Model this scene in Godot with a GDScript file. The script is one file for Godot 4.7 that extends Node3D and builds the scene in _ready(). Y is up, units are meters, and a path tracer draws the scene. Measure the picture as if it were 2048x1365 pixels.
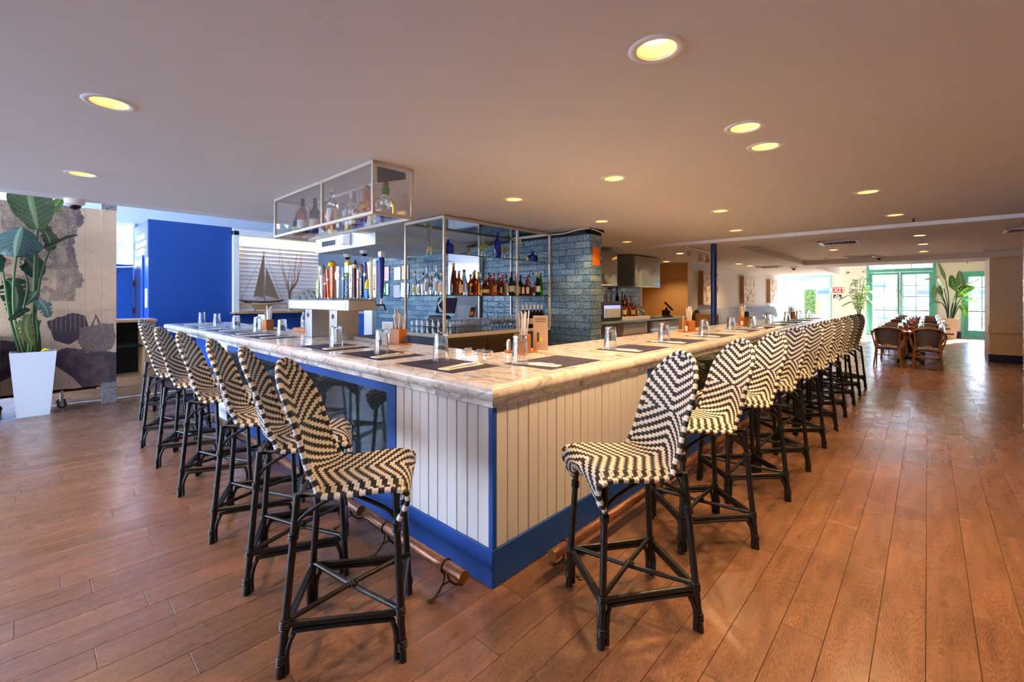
extends Node3D
# A corner bar with woven stools, seen from the inner corner of the room. y is up, metres.
# The long counter runs along -z on the right-hand side and along -x on the left-hand side.

const TOP := 1.07          # counter height
const CEIL := 2.53         # main ceiling
const SOFFIT := 2.48       # dropped border beyond it
const TRAY := 2.61         # ceiling inside the border
const BX := -1.66          # bar face towards the aisle
const BZ := -1.64          # bar face towards the entrance
const FARZ := -24.3        # wall with the garden doors

var taken := {}
var mats := {}
var rng := RandomNumberGenerator.new()


# ---------------------------------------------------------------- mesh building
class Mb:
	var v := PackedVector3Array()
	var n := PackedVector3Array()
	var t := PackedVector2Array()
	var c := PackedColorArray()
	var ix := PackedInt32Array()
	var col := Color.WHITE
	var xf := Transform3D.IDENTITY
	var coloured := false

	func vert(p: Vector3, nn: Vector3, uv := Vector2.ZERO) -> int:
		v.append(xf * p)
		n.append((xf.basis * nn).normalized())
		t.append(uv)
		c.append(col)
		return v.size() - 1

	func tint(k: Color) -> Mb:
		col = k
		coloured = true
		return self

	func quad(a: Vector3, b: Vector3, d: Vector3, e: Vector3, ua := Vector2(0, 0), ub := Vector2(1, 0), ud := Vector2(1, 1), ue := Vector2(0, 1)) -> void:
		# corners run counter-clockwise as seen from outside
		var nn := (b - a).cross(d - a)
		if nn.length_squared() < 1e-16:
			nn = (d - a).cross(e - a)
		var i := vert(a, nn, ua)
		vert(b, nn, ub)
		vert(d, nn, ud)
		vert(e, nn, ue)
		ix.append_array(PackedInt32Array([i, i + 2, i + 1, i, i + 3, i + 2]))

	func tri(a: Vector3, b: Vector3, d: Vector3, ua := Vector2(0, 0), ub := Vector2(1, 0), ud := Vector2(1, 1)) -> void:
		var nn := (b - a).cross(d - a)
		var i := vert(a, nn, ua)
		vert(b, nn, ub)
		vert(d, nn, ud)
		ix.append_array(PackedInt32Array([i, i + 2, i + 1]))

	func quad_out(a: Vector3, b: Vector3, d: Vector3, e: Vector3, out: Vector3) -> void:
		if (b - a).cross(d - a).dot(out) >= 0:
			quad(a, b, d, e, flat(a, out), flat(b, out), flat(d, out), flat(e, out))
		else:
			quad(a, e, d, b, flat(a, out), flat(e, out), flat(d, out), flat(b, out))

	func flat(p: Vector3, out: Vector3) -> Vector2:
		var o := out.abs()
		if o.y >= o.x and o.y >= o.z:
			return Vector2(p.x, p.z)
		return Vector2(p.z, p.y) if o.x >= o.z else Vector2(p.x, p.y)

	func box(lo: Vector3, hi: Vector3, bev := 0.0) -> Mb:
		var h := (hi - lo) * 0.5
		var m := (hi + lo) * 0.5
		bev = minf(bev, minf(h.x, minf(h.y, h.z)) * 0.49)
		for a in 3:
			var b := (a + 1) % 3
			var d := (a + 2) % 3
			for s: float in [-1.0, 1.0]:
				var q := []
				for k: Array in [[-1.0, -1.0], [1.0, -1.0], [1.0, 1.0], [-1.0, 1.0]]:
					var p := Vector3.ZERO
					p[a] = s * h[a]
					p[b] = k[0] * (h[b] - bev)
					p[d] = k[1] * (h[d] - bev)
					q.append(m + p)
				var out := Vector3.ZERO
				out[a] = s
				quad_out(q[0], q[1], q[2], q[3], out)
		if bev <= 0.0:
			return self
		for a in 3:
			var b := (a + 1) % 3
			var d := (a + 2) % 3
			for sa: float in [-1.0, 1.0]:
				for sb: float in [-1.0, 1.0]:
					var q := []
					for e: Array in [[0, -1.0], [0, 1.0], [1, 1.0], [1, -1.0]]:
						var p := Vector3.ZERO
						p[d] = e[1] * (h[d] - bev)
						p[a] = sa * (h[a] - (bev if e[0] == 1 else 0.0))
						p[b] = sb * (h[b] - (bev if e[0] == 0 else 0.0))
						q.append(m + p)
					var out := Vector3.ZERO
					out[a] = sa
					out[b] = sb
					quad_out(q[0], q[1], q[2], q[3], out)
		for sx: float in [-1.0, 1.0]:
			for sy: float in [-1.0, 1.0]:
				for sz: float in [-1.0, 1.0]:
					var out := Vector3(sx, sy, sz)
					var q := []
					for a in 3:
						var p := out * (h - Vector3.ONE * bev)
						p[a] = out[a] * h[a]
						q.append(m + p)
					if (q[1] - q[0]).cross(q[2] - q[0]).dot(out) >= 0:
						tri(q[0], q[1], q[2])
					else:
						tri(q[0], q[2], q[1])
		return self

	func cbox(m: Vector3, size: Vector3, bev := 0.0) -> Mb:
		return box(m - size * 0.5, m + size * 0.5, bev)

	func tube(pts: Array, r, seg := 8, caps := true) -> Mb:
		# r: one radius, or one per point
		var k := pts.size()
		var up := Vector3.UP
		var rows := []
		var along := 0.0
		for i in k:
			var p: Vector3 = pts[i]
			var d: Vector3 = (pts[mini(i + 1, k - 1)] - pts[maxi(i - 1, 0)]).normalized()
			if i == 0:
				up = Vector3.UP if absf(d.y) < 0.9 else Vector3.RIGHT
			else:
				along += p.distance_to(pts[i - 1])
			up = (up - d * up.dot(d)).normalized()
			var side := up.cross(d)
			var rr: float = r[i] if r is Array or r is PackedFloat32Array else r
			var row := PackedInt32Array()
			for j in seg + 1:
				var a := TAU * j / seg
				var o := side * cos(a) + up * sin(a)
				row.append(vert(p + o * rr, o, Vector2(float(j) / seg, along)))
			rows.append(row)
		for i in k - 1:
			for j in seg:
				var a: int = rows[i][j]
				var b: int = rows[i][j + 1]
				var d: int = rows[i + 1][j + 1]
				var e: int = rows[i + 1][j]
				ix.append_array(PackedInt32Array([a, d, b, a, e, d]))
		if caps:
			for end in [0, k - 1]:
				var other: int = 1 if end == 0 else k - 2
				var d: Vector3 = (pts[end] - pts[other]).normalized()
				var mid := vert(pts[end], d)
				var ring := PackedInt32Array()
				for j in seg + 1:
					var src: int = rows[end][j]
					v.append(v[src])
					n.append((xf.basis * d).normalized())
					t.append(t[src])
					c.append(col)
					ring.append(v.size() - 1)
				for j in seg:
					ix.append_array(PackedInt32Array([mid, ring[j], ring[j + 1]] if end == 0 else [mid, ring[j + 1], ring[j]]))
		return self

	func lathe(prof: Array, seg := 16, crease := 40.0) -> Mb:
		# prof: Vector2(radius, height); on an outer wall it runs upwards
		var k := prof.size()
		var dirs := []
		for i in k - 1:
			var d: Vector2 = prof[i + 1] - prof[i]
			dirs.append(Vector2(d.y, -d.x).normalized())
		var lim := cos(deg_to_rad(crease))
		for i in k - 1:
			if prof[i].distance_to(prof[i + 1]) < 1e-6:
				continue
			var n0: Vector2 = dirs[i]
			var n1: Vector2 = dirs[i]
			if i > 0 and dirs[i - 1].dot(dirs[i]) > lim:
				n0 = (dirs[i - 1] + dirs[i]).normalized()
			if i < k - 2 and dirs[i + 1].dot(dirs[i]) > lim:
				n1 = (dirs[i + 1] + dirs[i]).normalized()
			var lo := PackedInt32Array()
			var hi := PackedInt32Array()
			for j in seg + 1:
				var a := TAU * j / seg
				var o := Vector3(cos(a), 0, -sin(a))
				lo.append(vert(o * prof[i].x + Vector3.UP * prof[i].y, o * n0.x + Vector3.UP * n0.y, Vector2(float(j) / seg, prof[i].y)))
				hi.append(vert(o * prof[i + 1].x + Vector3.UP * prof[i + 1].y, o * n1.x + Vector3.UP * n1.y, Vector2(float(j) / seg, prof[i + 1].y)))
			for j in seg:
				if prof[i + 1].x > 1e-6:
					ix.append_array(PackedInt32Array([lo[j], hi[j + 1], lo[j + 1], lo[j], hi[j], hi[j + 1]] if prof[i].x > 1e-6 else [lo[j], hi[j], hi[j + 1]]))
				elif prof[i].x > 1e-6:
					ix.append_array(PackedInt32Array([lo[j], hi[j], lo[j + 1]]))
		return self

	func prism(poly: PackedVector2Array, depth: float, at := Transform3D.IDENTITY) -> Mb:
		# a flat outline in x, y; thickness along z, from 0 to depth
		if not Geometry2D.is_polygon_clockwise(poly):
			poly = poly.duplicate()
		else:
			poly = poly.duplicate()
			poly.reverse()
		var keep := xf
		xf = xf * at
		var tris := Geometry2D.triangulate_polygon(poly)
		for i in range(0, tris.size(), 3):
			var p := [poly[tris[i]], poly[tris[i + 1]], poly[tris[i + 2]]]
			if (p[1] - p[0]).cross(p[2] - p[0]) < 0:
				p.reverse()
			tri(Vector3(p[0].x, p[0].y, depth), Vector3(p[1].x, p[1].y, depth), Vector3(p[2].x, p[2].y, depth), p[0], p[1], p[2])
			tri(Vector3(p[0].x, p[0].y, 0), Vector3(p[2].x, p[2].y, 0), Vector3(p[1].x, p[1].y, 0), p[0], p[2], p[1])
		for i in poly.size():
			var a := poly[i]
			var b := poly[(i + 1) % poly.size()]
			quad(Vector3(a.x, a.y, 0), Vector3(b.x, b.y, 0), Vector3(b.x, b.y, depth), Vector3(a.x, a.y, depth))
		xf = keep
		return self

	func done() -> ArrayMesh:
		var a := []
		a.resize(Mesh.ARRAY_MAX)
		a[Mesh.ARRAY_VERTEX] = v
		a[Mesh.ARRAY_NORMAL] = n
		a[Mesh.ARRAY_TEX_UV] = t
		if coloured:
			a[Mesh.ARRAY_COLOR] = c
		a[Mesh.ARRAY_INDEX] = ix
		var m := ArrayMesh.new()
		m.add_surface_from_arrays(Mesh.PRIMITIVE_TRIANGLES, a)
		return m


func bx(lo: Vector3, hi: Vector3, bev := 0.0) -> ArrayMesh:
	return Mb.new().box(lo, hi, bev).done()


func tb(pts: Array, r, seg := 8) -> ArrayMesh:
	return Mb.new().tube(pts, r, seg).done()


func lt(prof: Array, seg := 16, crease := 40.0) -> ArrayMesh:
	return Mb.new().lathe(prof, seg, crease).done()


func curve(pts: Array, steps := 6) -> Array:
	# a smooth line through the points
	var out := []
	for i in pts.size() - 1:
		var a: Vector3 = pts[maxi(i - 1, 0)]
		var d: Vector3 = pts[mini(i + 2, pts.size() - 1)]
		for k in steps:
			out.append((pts[i] as Vector3).cubic_interpolate(pts[i + 1], a, d, float(k) / steps))
	out.append(pts[-1])
	return out


func V(x: float, y: float, z: float) -> Vector3:
	return Vector3(x, y, z)


# ---------------------------------------------------------------- things and parts
func numbered(called: String) -> String:
	if not taken.has(called):
		taken[called] = 0
		return called
	taken[called] += 1
	return "%s_%03d" % [called, taken[called]]


func tag(o: Node, label: String, category := "", group := "", kind := "") -> Node:
	if label:
		o.set_meta("label", label)
	if category:
		o.set_meta("category", category)
	if group:
		o.set_meta("group", group)
	if kind:
		o.set_meta("kind", kind)
	return o


func thing(called: String, label: String, category: String, at := Vector3.ZERO, turn := 0.0, group := "") -> Node3D:
	var o := Node3D.new()
	o.name = numbered(called)
	add_child(o)
	o.position = at
	o.rotation.y = turn
	tag(o, label, category, group)
	return o


func part(parent: Node, called: String, mesh: Mesh, m: Material, at := Transform3D.IDENTITY) -> MeshInstance3D:
	var o := MeshInstance3D.new()
	o.name = called
	o.mesh = mesh
	o.material_override = m
	parent.add_child(o, true)
	o.transform = at
	return o


func one(called: String, mesh: Mesh, m: Material, label: String, category: String, at := Vector3.ZERO, turn := 0.0, group := "") -> MeshInstance3D:
	var o := part(self, numbered(called), mesh, m)
	o.position = at
	o.rotation.y = turn
	tag(o, label, category, group)
	return o


func struct(called: String, mesh: Mesh, m: Material, label := "") -> MeshInstance3D:
	var o := part(self, numbered(called), mesh, m)
	tag(o, label, "", "", "structure")
	return o


func setting(called: String, label := "") -> Node3D:
	var o := Node3D.new()
	o.name = numbered(called)
	add_child(o)
	tag(o, label, "", "", "structure")
	return o


func again(src: Node3D, label: String, at: Vector3, turn := 0.0, called := "") -> Node3D:
	var o := src.duplicate() as Node3D
	o.name = numbered(called if called else String(src.name).split("_0")[0])
	add_child(o)
	o.position = at
	o.rotation.y = turn
	if label:
		o.set_meta("label", label)
	return o


func at(x: float, y: float, z: float, turn := 0.0) -> Transform3D:
	return Transform3D(Basis(Vector3.UP, turn), Vector3(x, y, z))


var fonts := {}


func words(parent: Node, called: String, text: String, height: float, m: Material, place: Transform3D, depth := 0.003, bold := true, font := "Droid Sans") -> MeshInstance3D:
	var key := font + str(bold)
	if not fonts.has(key):
		var f := SystemFont.new()
		f.font_names = PackedStringArray([font])
		f.font_weight = 700 if bold else 400
		fonts[key] = f
	var tm := TextMesh.new()
	tm.font = fonts[key]
	tm.text = text
	tm.font_size = 32
	tm.pixel_size = height / 24.0
	tm.depth = depth
	tm.curve_step = 2.0
	return part(parent, called, tm, m, place)


# ---------------------------------------------------------------- materials
func mat(key: String, c: Color, rough := 0.6, metal := 0.0) -> StandardMaterial3D:
	if mats.has(key):
		return mats[key]
	var m := StandardMaterial3D.new()
	m.resource_name = key
	m.albedo_color = c
	m.roughness = rough
	m.metallic = metal
	mats[key] = m
	return m


func vmat(key: String, rough := 0.6) -> StandardMaterial3D:
	var m := mat(key, Color.WHITE, rough)
	m.vertex_color_use_as_albedo = true
	return m


func glow(key: String, c: Color, energy: float) -> StandardMaterial3D:
	var m := mat(key, c, 0.6)
	m.emission_enabled = true
	m.emission = c
	m.emission_energy_multiplier = energy
	return m


func pane_mat(key: String, c: Color, alpha: float) -> StandardMaterial3D:
	var m := mat(key, Color(c.r, c.g, c.b, alpha), 0.02)
	m.transparency = BaseMaterial3D.TRANSPARENCY_ALPHA
	return m


func solid_glass(key: String, c: Color, rough := 0.02) -> StandardMaterial3D:
	var m := mat(key, Color(c.r, c.g, c.b, 0.02), rough)
	m.refraction_enabled = true
	m.refraction_scale = 0.05
	return m


func noise(freq: float, seed_: int, oct := 3) -> FastNoiseLite:
	var f := FastNoiseLite.new()
	f.noise_type = FastNoiseLite.TYPE_SIMPLEX_SMOOTH
	f.seed = seed_
	f.frequency = freq
	f.fractal_octaves = oct
	return f


func noise_tex(freq: float, seed_: int, size := 256, bump := 0.0, ramp: Gradient = null, oct := 3) -> NoiseTexture2D:
	var t := NoiseTexture2D.new()
	t.width = size
	t.height = size
	t.seamless = true
	t.noise = noise(freq, seed_, oct)
	if bump > 0.0:
		t.as_normal_map = true
		t.bump_strength = bump
	if ramp:
		t.color_ramp = ramp
	return t


func ramp(stops: Array) -> Gradient:
	var g := Gradient.new()
	g.offsets = PackedFloat32Array()
	g.colors = PackedColorArray()
	var o := PackedFloat32Array()
	var c := PackedColorArray()
	for s: Array in stops:
		o.append(s[0])
		c.append(s[1])
	g.offsets = o
	g.colors = c
	return g


func image_tex(w: int, h: int, bytes: PackedByteArray) -> ImageTexture:
	return ImageTexture.create_from_image(Image.create_from_data(w, h, false, Image.FORMAT_RGB8, bytes))


func world_tri(m: StandardMaterial3D, scale: float) -> StandardMaterial3D:
	m.uv1_triplanar = true
	m.uv1_world_triplanar = true
	m.uv1_scale = Vector3.ONE * scale
	return m


func _ready() -> void:
	rng.seed = 20240611
	look_and_light()
	make_materials()
	build_shell()
	build_floor()
	build_lamps()
	build_bar()
	build_stools()
	build_back_bar()
	build_taps()
	build_hanging_shelf()
	build_counter_settings()
	build_left_side()
	build_back_counter()
	build_dining()
	build_far_end()
	build_outside()


# ---------------------------------------------------------------- camera, sky, sun, exposure
func look_and_light() -> void:
	var cam := Camera3D.new()
	cam.name = "camera"
	add_child(cam)
	cam.position = Vector3(0, 1.52, 0)
	cam.rotation.y = atan2(831.0, 895.0)
	cam.projection = Camera3D.PROJECTION_FRUSTUM
	cam.near = 0.05
	cam.far = 400.0
	var per := cam.near / 895.0             # metres on the near plane for one pixel of the 2048 x 1365 frame
	cam.size = 1365.0 * per
	cam.frustum_offset = Vector2(0.0, (597.0 - 682.5) * per)
	cam.current = true

	var env := Environment.new()
	var sky := Sky.new()
	var air := ProceduralSkyMaterial.new()
	air.sky_top_color = Color(0.55, 0.68, 0.90)
	air.sky_horizon_color = Color(0.88, 0.93, 1.0)
	air.sky_curve = 0.18
	air.ground_bottom_color = Color(0.55, 0.52, 0.48)
	air.ground_horizon_color = Color(0.80, 0.80, 0.80)
	air.sun_angle_max = 12.0
	air.sun_curve = 0.1
	air.energy_multiplier = 12.0
	sky.sky_material = air
	env.sky = sky
	env.background_mode = Environment.BG_SKY
	env.ambient_light_source = Environment.AMBIENT_SOURCE_DISABLED
	env.tonemap_mode = Environment.TONE_MAPPER_LINEAR
	env.tonemap_exposure = 2.0
	env.sdfgi_enabled = true
	env.ssao_enabled = true
	env.ssil_enabled = true
	var we := WorldEnvironment.new()
	we.name = "world_environment"
	we.environment = env
	add_child(we)

	var sun := DirectionalLight3D.new()
	sun.name = "sun"
	add_child(sun)
	sun.look_at_from_position(Vector3.ZERO, Vector3(-0.34, -0.32, 0.90))
	sun.light_color = Color(1.0, 0.95, 0.86)
	sun.light_energy = 28.0
	sun.light_angular_distance = 0.6
	sun.shadow_enabled = true


# ---------------------------------------------------------------- materials
func make_materials() -> void:
	mats["wood_floor"] = floor_wood(Color(1, 1, 1))
	var m := mat("ceiling_paint", Color(0.87, 0.855, 0.83), 0.75)
	m.normal_enabled = true
	m.normal_texture = noise_tex(0.05, 5, 256, 3.0)
	m.normal_scale = 0.08
	world_tri(m, 0.5)
	m = mat("wall_paint", Color(0.86, 0.85, 0.83), 0.7)
	m = mat("cream_paint", Color(0.88, 0.79, 0.66), 0.65)
	m = mat("tan_paint", Color(0.83, 0.67, 0.46), 0.6)
	m = mat("pale_blue_paint", Color(0.80, 0.86, 0.93), 0.7)
	m = mat("blue_paint", Color(0.03, 0.28, 0.60), 0.5)
	m = mat("navy_paint", Color(0.10, 0.16, 0.36), 0.4)
	m = mat("board_white", Color(0.80, 0.80, 0.80), 0.42)
	m = mat("white_trim", Color(0.93, 0.93, 0.92), 0.45)
	m = mat("teal_paint", Color(0.36, 0.70, 0.66), 0.4)
	m = mat("teal_pale", Color(0.55, 0.80, 0.77), 0.4)
	m = mat("black_lacquer", Color(0.02, 0.019, 0.02), 0.36)
	m.clearcoat_enabled = true
	m.clearcoat = 0.15
	m = mat("black_iron", Color(0.05, 0.045, 0.045), 0.5)
	m = mat("dark_gap", Color(0.05, 0.04, 0.035), 0.9)
	m = mat("black_inside", Color(0.03, 0.03, 0.03), 0.8)
	m = mat("charcoal", Color(0.16, 0.165, 0.175), 0.5)
	m = mat("grey_plastic", Color(0.30, 0.30, 0.32), 0.45)
	m = mat("white_plastic", Color(0.9, 0.9, 0.88), 0.4)
	m = mat("chrome", Color(0.86, 0.86, 0.86), 0.12, 1.0)
	m = mat("steel", Color(0.74, 0.73, 0.71), 0.27, 1.0)
	m.roughness_texture = noise_tex(0.02, 7, 256, 0.0, ramp([[0.0, Color(0.6, 0.6, 0.6)], [1.0, Color(1, 1, 1)]]))
	world_tri(m, 1.0)
	m = mat("steel_bright", Color(0.86, 0.85, 0.83), 0.34, 1.0)
	m = mat("aluminium", Color(0.84, 0.80, 0.73), 0.42, 0.35)
	m = mat("brass", Color(0.66, 0.50, 0.28), 0.35, 1.0)
	m = mat("bronze", Color(0.33, 0.25, 0.16), 0.45, 0.8)
	m = mat("copper_rail", Color(0.56, 0.38, 0.28), 0.34, 0.5)
	m.roughness_texture = noise_tex(0.09, 19, 128, 0.0, ramp([[0.2, Color(0.55, 0.55, 0.55)], [0.8, Color(1, 1, 1)]]))
	m = mat("tinted_mirror", Color(0.34, 0.39, 0.40), 0.05, 0.85)
	m = mat("placemat", Color(0.16, 0.155, 0.27), 0.75)
	m = mat("placemat_band", Color(0.25, 0.24, 0.36), 0.75)
	m = mat("napkin", Color(0.95, 0.94, 0.91), 0.85)
	m = mat("caddy_wood", Color(0.72, 0.43, 0.17), 0.5)
	m = mat("straw_paper", Color(0.92, 0.90, 0.87), 0.6)
	m = mat("stirrer_wood", Color(0.76, 0.62, 0.46), 0.7)
	m = mat("menu_white", Color(0.88, 0.88, 0.86), 0.6)
	m = mat("menu_tan", Color(0.80, 0.64, 0.46), 0.6)
	m = mat("ink", Color(0.16, 0.11, 0.10), 0.7)
	m = mat("white_ink", Color(0.93, 0.94, 0.95), 0.6)
	m = mat("salt", Color(0.9, 0.89, 0.87), 0.7)
	m = mat("spice", Color(0.36, 0.28, 0.22), 0.8)
	m = mat("wood_light", Color(0.72, 0.55, 0.38), 0.5)
	m = mat("wood_red", Color(0.55, 0.30, 0.15), 0.45)
	m = mat("cork", Color(0.66, 0.48, 0.30), 0.8)
	m = mat("soil", Color(0.42, 0.26, 0.15), 0.9)
	m = mat("pot_white", Color(0.86, 0.875, 0.90), 0.4)
	m.detail_enabled = true
	m.detail_albedo = speckle(256, 9, Color(0.25, 0.24, 0.24), 26)
	m.detail_mask = speckle(256, 9, Color.WHITE, 26, true)
	world_tri(m, 1.6)
	m.uv2_triplanar = true
	m = pane_mat("window_pane", Color(0.93, 0.97, 0.97), 0.06)
	m = pane_mat("case_pane", Color(0.62, 0.62, 0.66), 0.07)
	m = pane_mat("shelf_glass", Color(0.55, 0.68, 0.62), 0.18)
	m = mat("glass_edge", Color(0.12, 0.30, 0.24), 0.1)
	solid_glass("tumbler_glass", Color(0.97, 0.985, 0.98))
	vmat("paint_mix", 0.5)
	vmat("leaf_green", 0.42)
	mats["leaf_green"].backlight_enabled = true
	mats["leaf_green"].backlight = Color(0.20, 0.34, 0.10)
	mats["leaf_green"].cull_mode = BaseMaterial3D.CULL_DISABLED
	vmat("weave", 0.5)
	# marble
	m = mat("marble", Color.WHITE, 0.16)
	m.albedo_texture = marble_tex()
	world_tri(m, 0.55)
	# glazed handmade tiles, a few tints
	for k in 5:
		var base := [Color(0.42, 0.54, 0.60), Color(0.47, 0.58, 0.63), Color(0.37, 0.50, 0.58), Color(0.53, 0.63, 0.65), Color(0.43, 0.54, 0.59)][k] as Color
		m = mat("glaze%d" % k, base, 0.10)
		m.normal_enabled = true
		m.normal_texture = mats["wavy"] if mats.has("wavy") else noise_tex(0.03, 31, 256, 6.0)
		m.normal_scale = 0.8
		if not mats.has("mottle"):
			mats["mottle"] = noise_tex(0.04, 44, 256, 0.0, ramp([[0.25, Color(0.72, 0.74, 0.76)], [0.5, Color(1, 1, 1)], [0.8, Color(0.86, 0.90, 0.92)]]), 4)
			mats["wavy"] = m.normal_texture
		m.albedo_texture = mats["mottle"]
		world_tri(m, 2.2)
		m.uv1_offset = Vector3(0.37, 0.21, 0.63) * k
	m = mat("grout", Color(0.10, 0.15, 0.17), 0.85)
	m = mat("concrete", Color.WHITE, 0.85)
	m.albedo_texture = noise_tex(0.03, 71, 256, 0.0, ramp([[0.2, Color(0.42, 0.40, 0.40)], [0.5, Color(0.60, 0.57, 0.55)], [0.8, Color(0.36, 0.33, 0.34)]]), 5)
	world_tri(m, 2.5)
	m = mat("rattan", Color.WHITE, 0.45)
	m.albedo_texture = noise_tex(0.06, 83, 128, 0.0, ramp([[0.2, Color(0.42, 0.27, 0.12)], [0.6, Color(0.68, 0.48, 0.26)], [0.9, Color(0.50, 0.33, 0.16)]]), 3)
	m.uv1_scale = Vector3(1, 6, 1)
	m = mat("upholstery", Color.WHITE, 0.9)
	m.albedo_texture = noise_tex(0.2, 90, 128, 0.0, ramp([[0.2, Color(0.46, 0.52, 0.60)], [0.8, Color(0.58, 0.64, 0.71)]]))
	world_tri(m, 3.0)
	m.rim_enabled = true
	m.rim = 0.3
	m = mat("cabinet_oak", Color.WHITE, 0.5)
	m.albedo_texture = floor_wood_tex
	m.uv1_scale = Vector3(0.5, 0.5, 1)
	m.albedo_color = Color(0.95, 0.85, 0.75)
	for k: Array in [["amber", Color(0.86, 0.40, 0.06)], ["dark_amber", Color(0.55, 0.17, 0.03)], ["gold", Color(0.95, 0.66, 0.16)], ["red", Color(0.75, 0.06, 0.08)], ["wine", Color(0.10, 0.025, 0.03)], ["green", Color(0.22, 0.72, 0.12)],
			["bottle_green", Color(0.10, 0.22, 0.06)], ["clear", Color(0.96, 0.97, 0.96)], ["sea_blue", Color(0.10, 0.24, 0.72)], ["rose", Color(0.93, 0.62, 0.50)]]:
		solid_glass("liquor_" + k[0], k[1])
	for k: Array in [["white", Color(0.92, 0.92, 0.90)], ["black", Color(0.05, 0.05, 0.055)], ["red", Color(0.70, 0.06, 0.07)], ["gold", Color(0.82, 0.62, 0.24)], ["cream", Color(0.90, 0.82, 0.62)], ["blue", Color(0.06, 0.16, 0.55)],
			["green", Color(0.20, 0.55, 0.20)], ["orange", Color(0.93, 0.45, 0.04)], ["yellow", Color(0.96, 0.80, 0.05)], ["silver", Color(0.72, 0.73, 0.74)], ["pink", Color(0.90, 0.74, 0.74)], ["sky", Color(0.25, 0.60, 0.85)], ["maroon", Color(0.35, 0.06, 0.09)]]:
		mat("tint_" + k[0], k[1], 0.4)


var floor_wood_tex: ImageTexture


func speckle(size: int, seed_: int, c: Color, count: int, mask := false) -> ImageTexture:
	var r := RandomNumberGenerator.new()
	r.seed = seed_
	var im := Image.create(size, size, false, Image.FORMAT_RGB8)
	im.fill(Color.BLACK if mask else c)
	if mask:
		for k in count:
			var p := Vector2i(r.randi_range(2, size - 4), r.randi_range(2, size - 4))
			im.fill_rect(Rect2i(p, Vector2i(r.randi_range(1, 2), r.randi_range(1, 2))), Color.WHITE)
	return ImageTexture.create_from_image(im)


func floor_wood(tintc: Color) -> StandardMaterial3D:
	# eight boards side by side in one picture: v picks the board, u runs along it
	var w := 1024
	var h := 1024
	var fine := noise(1.0, 11, 2)
	var slow := noise(1.0, 12, 2)
	var warp := noise(1.0, 13, 2)
	var bytes := PackedByteArray()
	bytes.resize(w * h * 3)
	var r := RandomNumberGenerator.new()
	r.seed = 77
	var k := 0
	for b in 8:
		var cx := r.randf_range(0.2, 1.1)
		var cy := r.randf_range(0.03, 0.13)
		var stretch := r.randf_range(7.0, 12.0)
		var dens := r.randf_range(36.0, 60.0)
		var tone := r.randf_range(0.97, 1.03)
		for y in 128:
			var v := y / 128.0 * 0.1655
			for x in w:
				var u := x / 1024.0 * 1.32
				var du := (u - cx) / stretch
				var dv := v - cy + 0.018 * warp.get_noise_2d(u * 3.0 + b * 20.0, v * 9.0)
				var ring := sqrt(du * du + dv * dv) * dens + 0.7 * warp.get_noise_2d(u * 2.2 + b * 31.0, v * 26.0)
				var saw := ring * 2.6
				saw -= floorf(saw)
				var arc := saw * saw * saw
				var g := fine.get_noise_2d(u * 34.0 + b * 90.0, v * 900.0)
				var s := slow.get_noise_2d(u * 1.6 + b * 50.0, v * 14.0)
				var l := tone * (0.98 + 0.10 * s + 0.17 * g) - 0.17 * arc
				bytes[k] = clampi(int(136.0 * l), 0, 255)
				bytes[k + 1] = clampi(int(98.0 * (l - 0.01 * arc)), 0, 255)
				bytes[k + 2] = clampi(int(72.0 * (l - 0.02 * arc)), 0, 255)
				k += 3
	floor_wood_tex = image_tex(w, h, bytes)
	var m := StandardMaterial3D.new()
	m.resource_name = "wood_floor"
	m.albedo_texture = floor_wood_tex
	m.albedo_color = tintc
	m.roughness = 0.30
	m.roughness_texture = noise_tex(0.02, 15, 128, 0.0, ramp([[0.2, Color(0.75, 0.75, 0.75)], [0.8, Color(1, 1, 1)]]))
	m.heightmap_enabled = true
	m.heightmap_texture = floor_wood_tex
	m.heightmap_scale = 0.06
	return m


func marble_tex() -> ImageTexture:
	var w := 768
	var a := noise(0.0052, 21, 4)
	var b := noise(0.010, 22, 4)
	var d := noise(0.03, 23, 3)
	var bytes := PackedByteArray()
	bytes.resize(w * w * 3)
	var k := 0
	for y in w:
		for x in w:
			var ox := 30.0 * b.get_noise_2d(x, y)
			var v1 := 1.0 - absf(a.get_noise_2d(x + ox, y * 1.9 - ox)) * 5.0
			var v2 := 1.0 - absf(b.get_noise_2d(x * 1.6 + 400.0, y * 2.6 + ox)) * 6.0
			v1 = clampf(v1, 0, 1)
			v1 = v1 * v1
			v2 = clampf(v2, 0, 1) * 0.45
			var cl := d.get_noise_2d(x, y * 2.0) * 0.06
			var l := 0.89 + cl - 0.30 * v1 * (0.5 + 0.9 * absf(d.get_noise_2d(x * 0.3, y * 0.3))) - 0.14 * v2
			var warm := clampf(0.5 + 1.6 * b.get_noise_2d(x * 0.35 + 900.0, y * 0.5), 0, 1)
			bytes[k] = clampi(int(255.0 * l), 0, 255)
			bytes[k + 1] = clampi(int(255.0 * (l - 0.008 - 0.02 * warm)), 0, 255)
			bytes[k + 2] = clampi(int(255.0 * (l - 0.012 - 0.05 * warm)), 0, 255)
			k += 3
	return image_tex(w, w, bytes)


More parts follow.
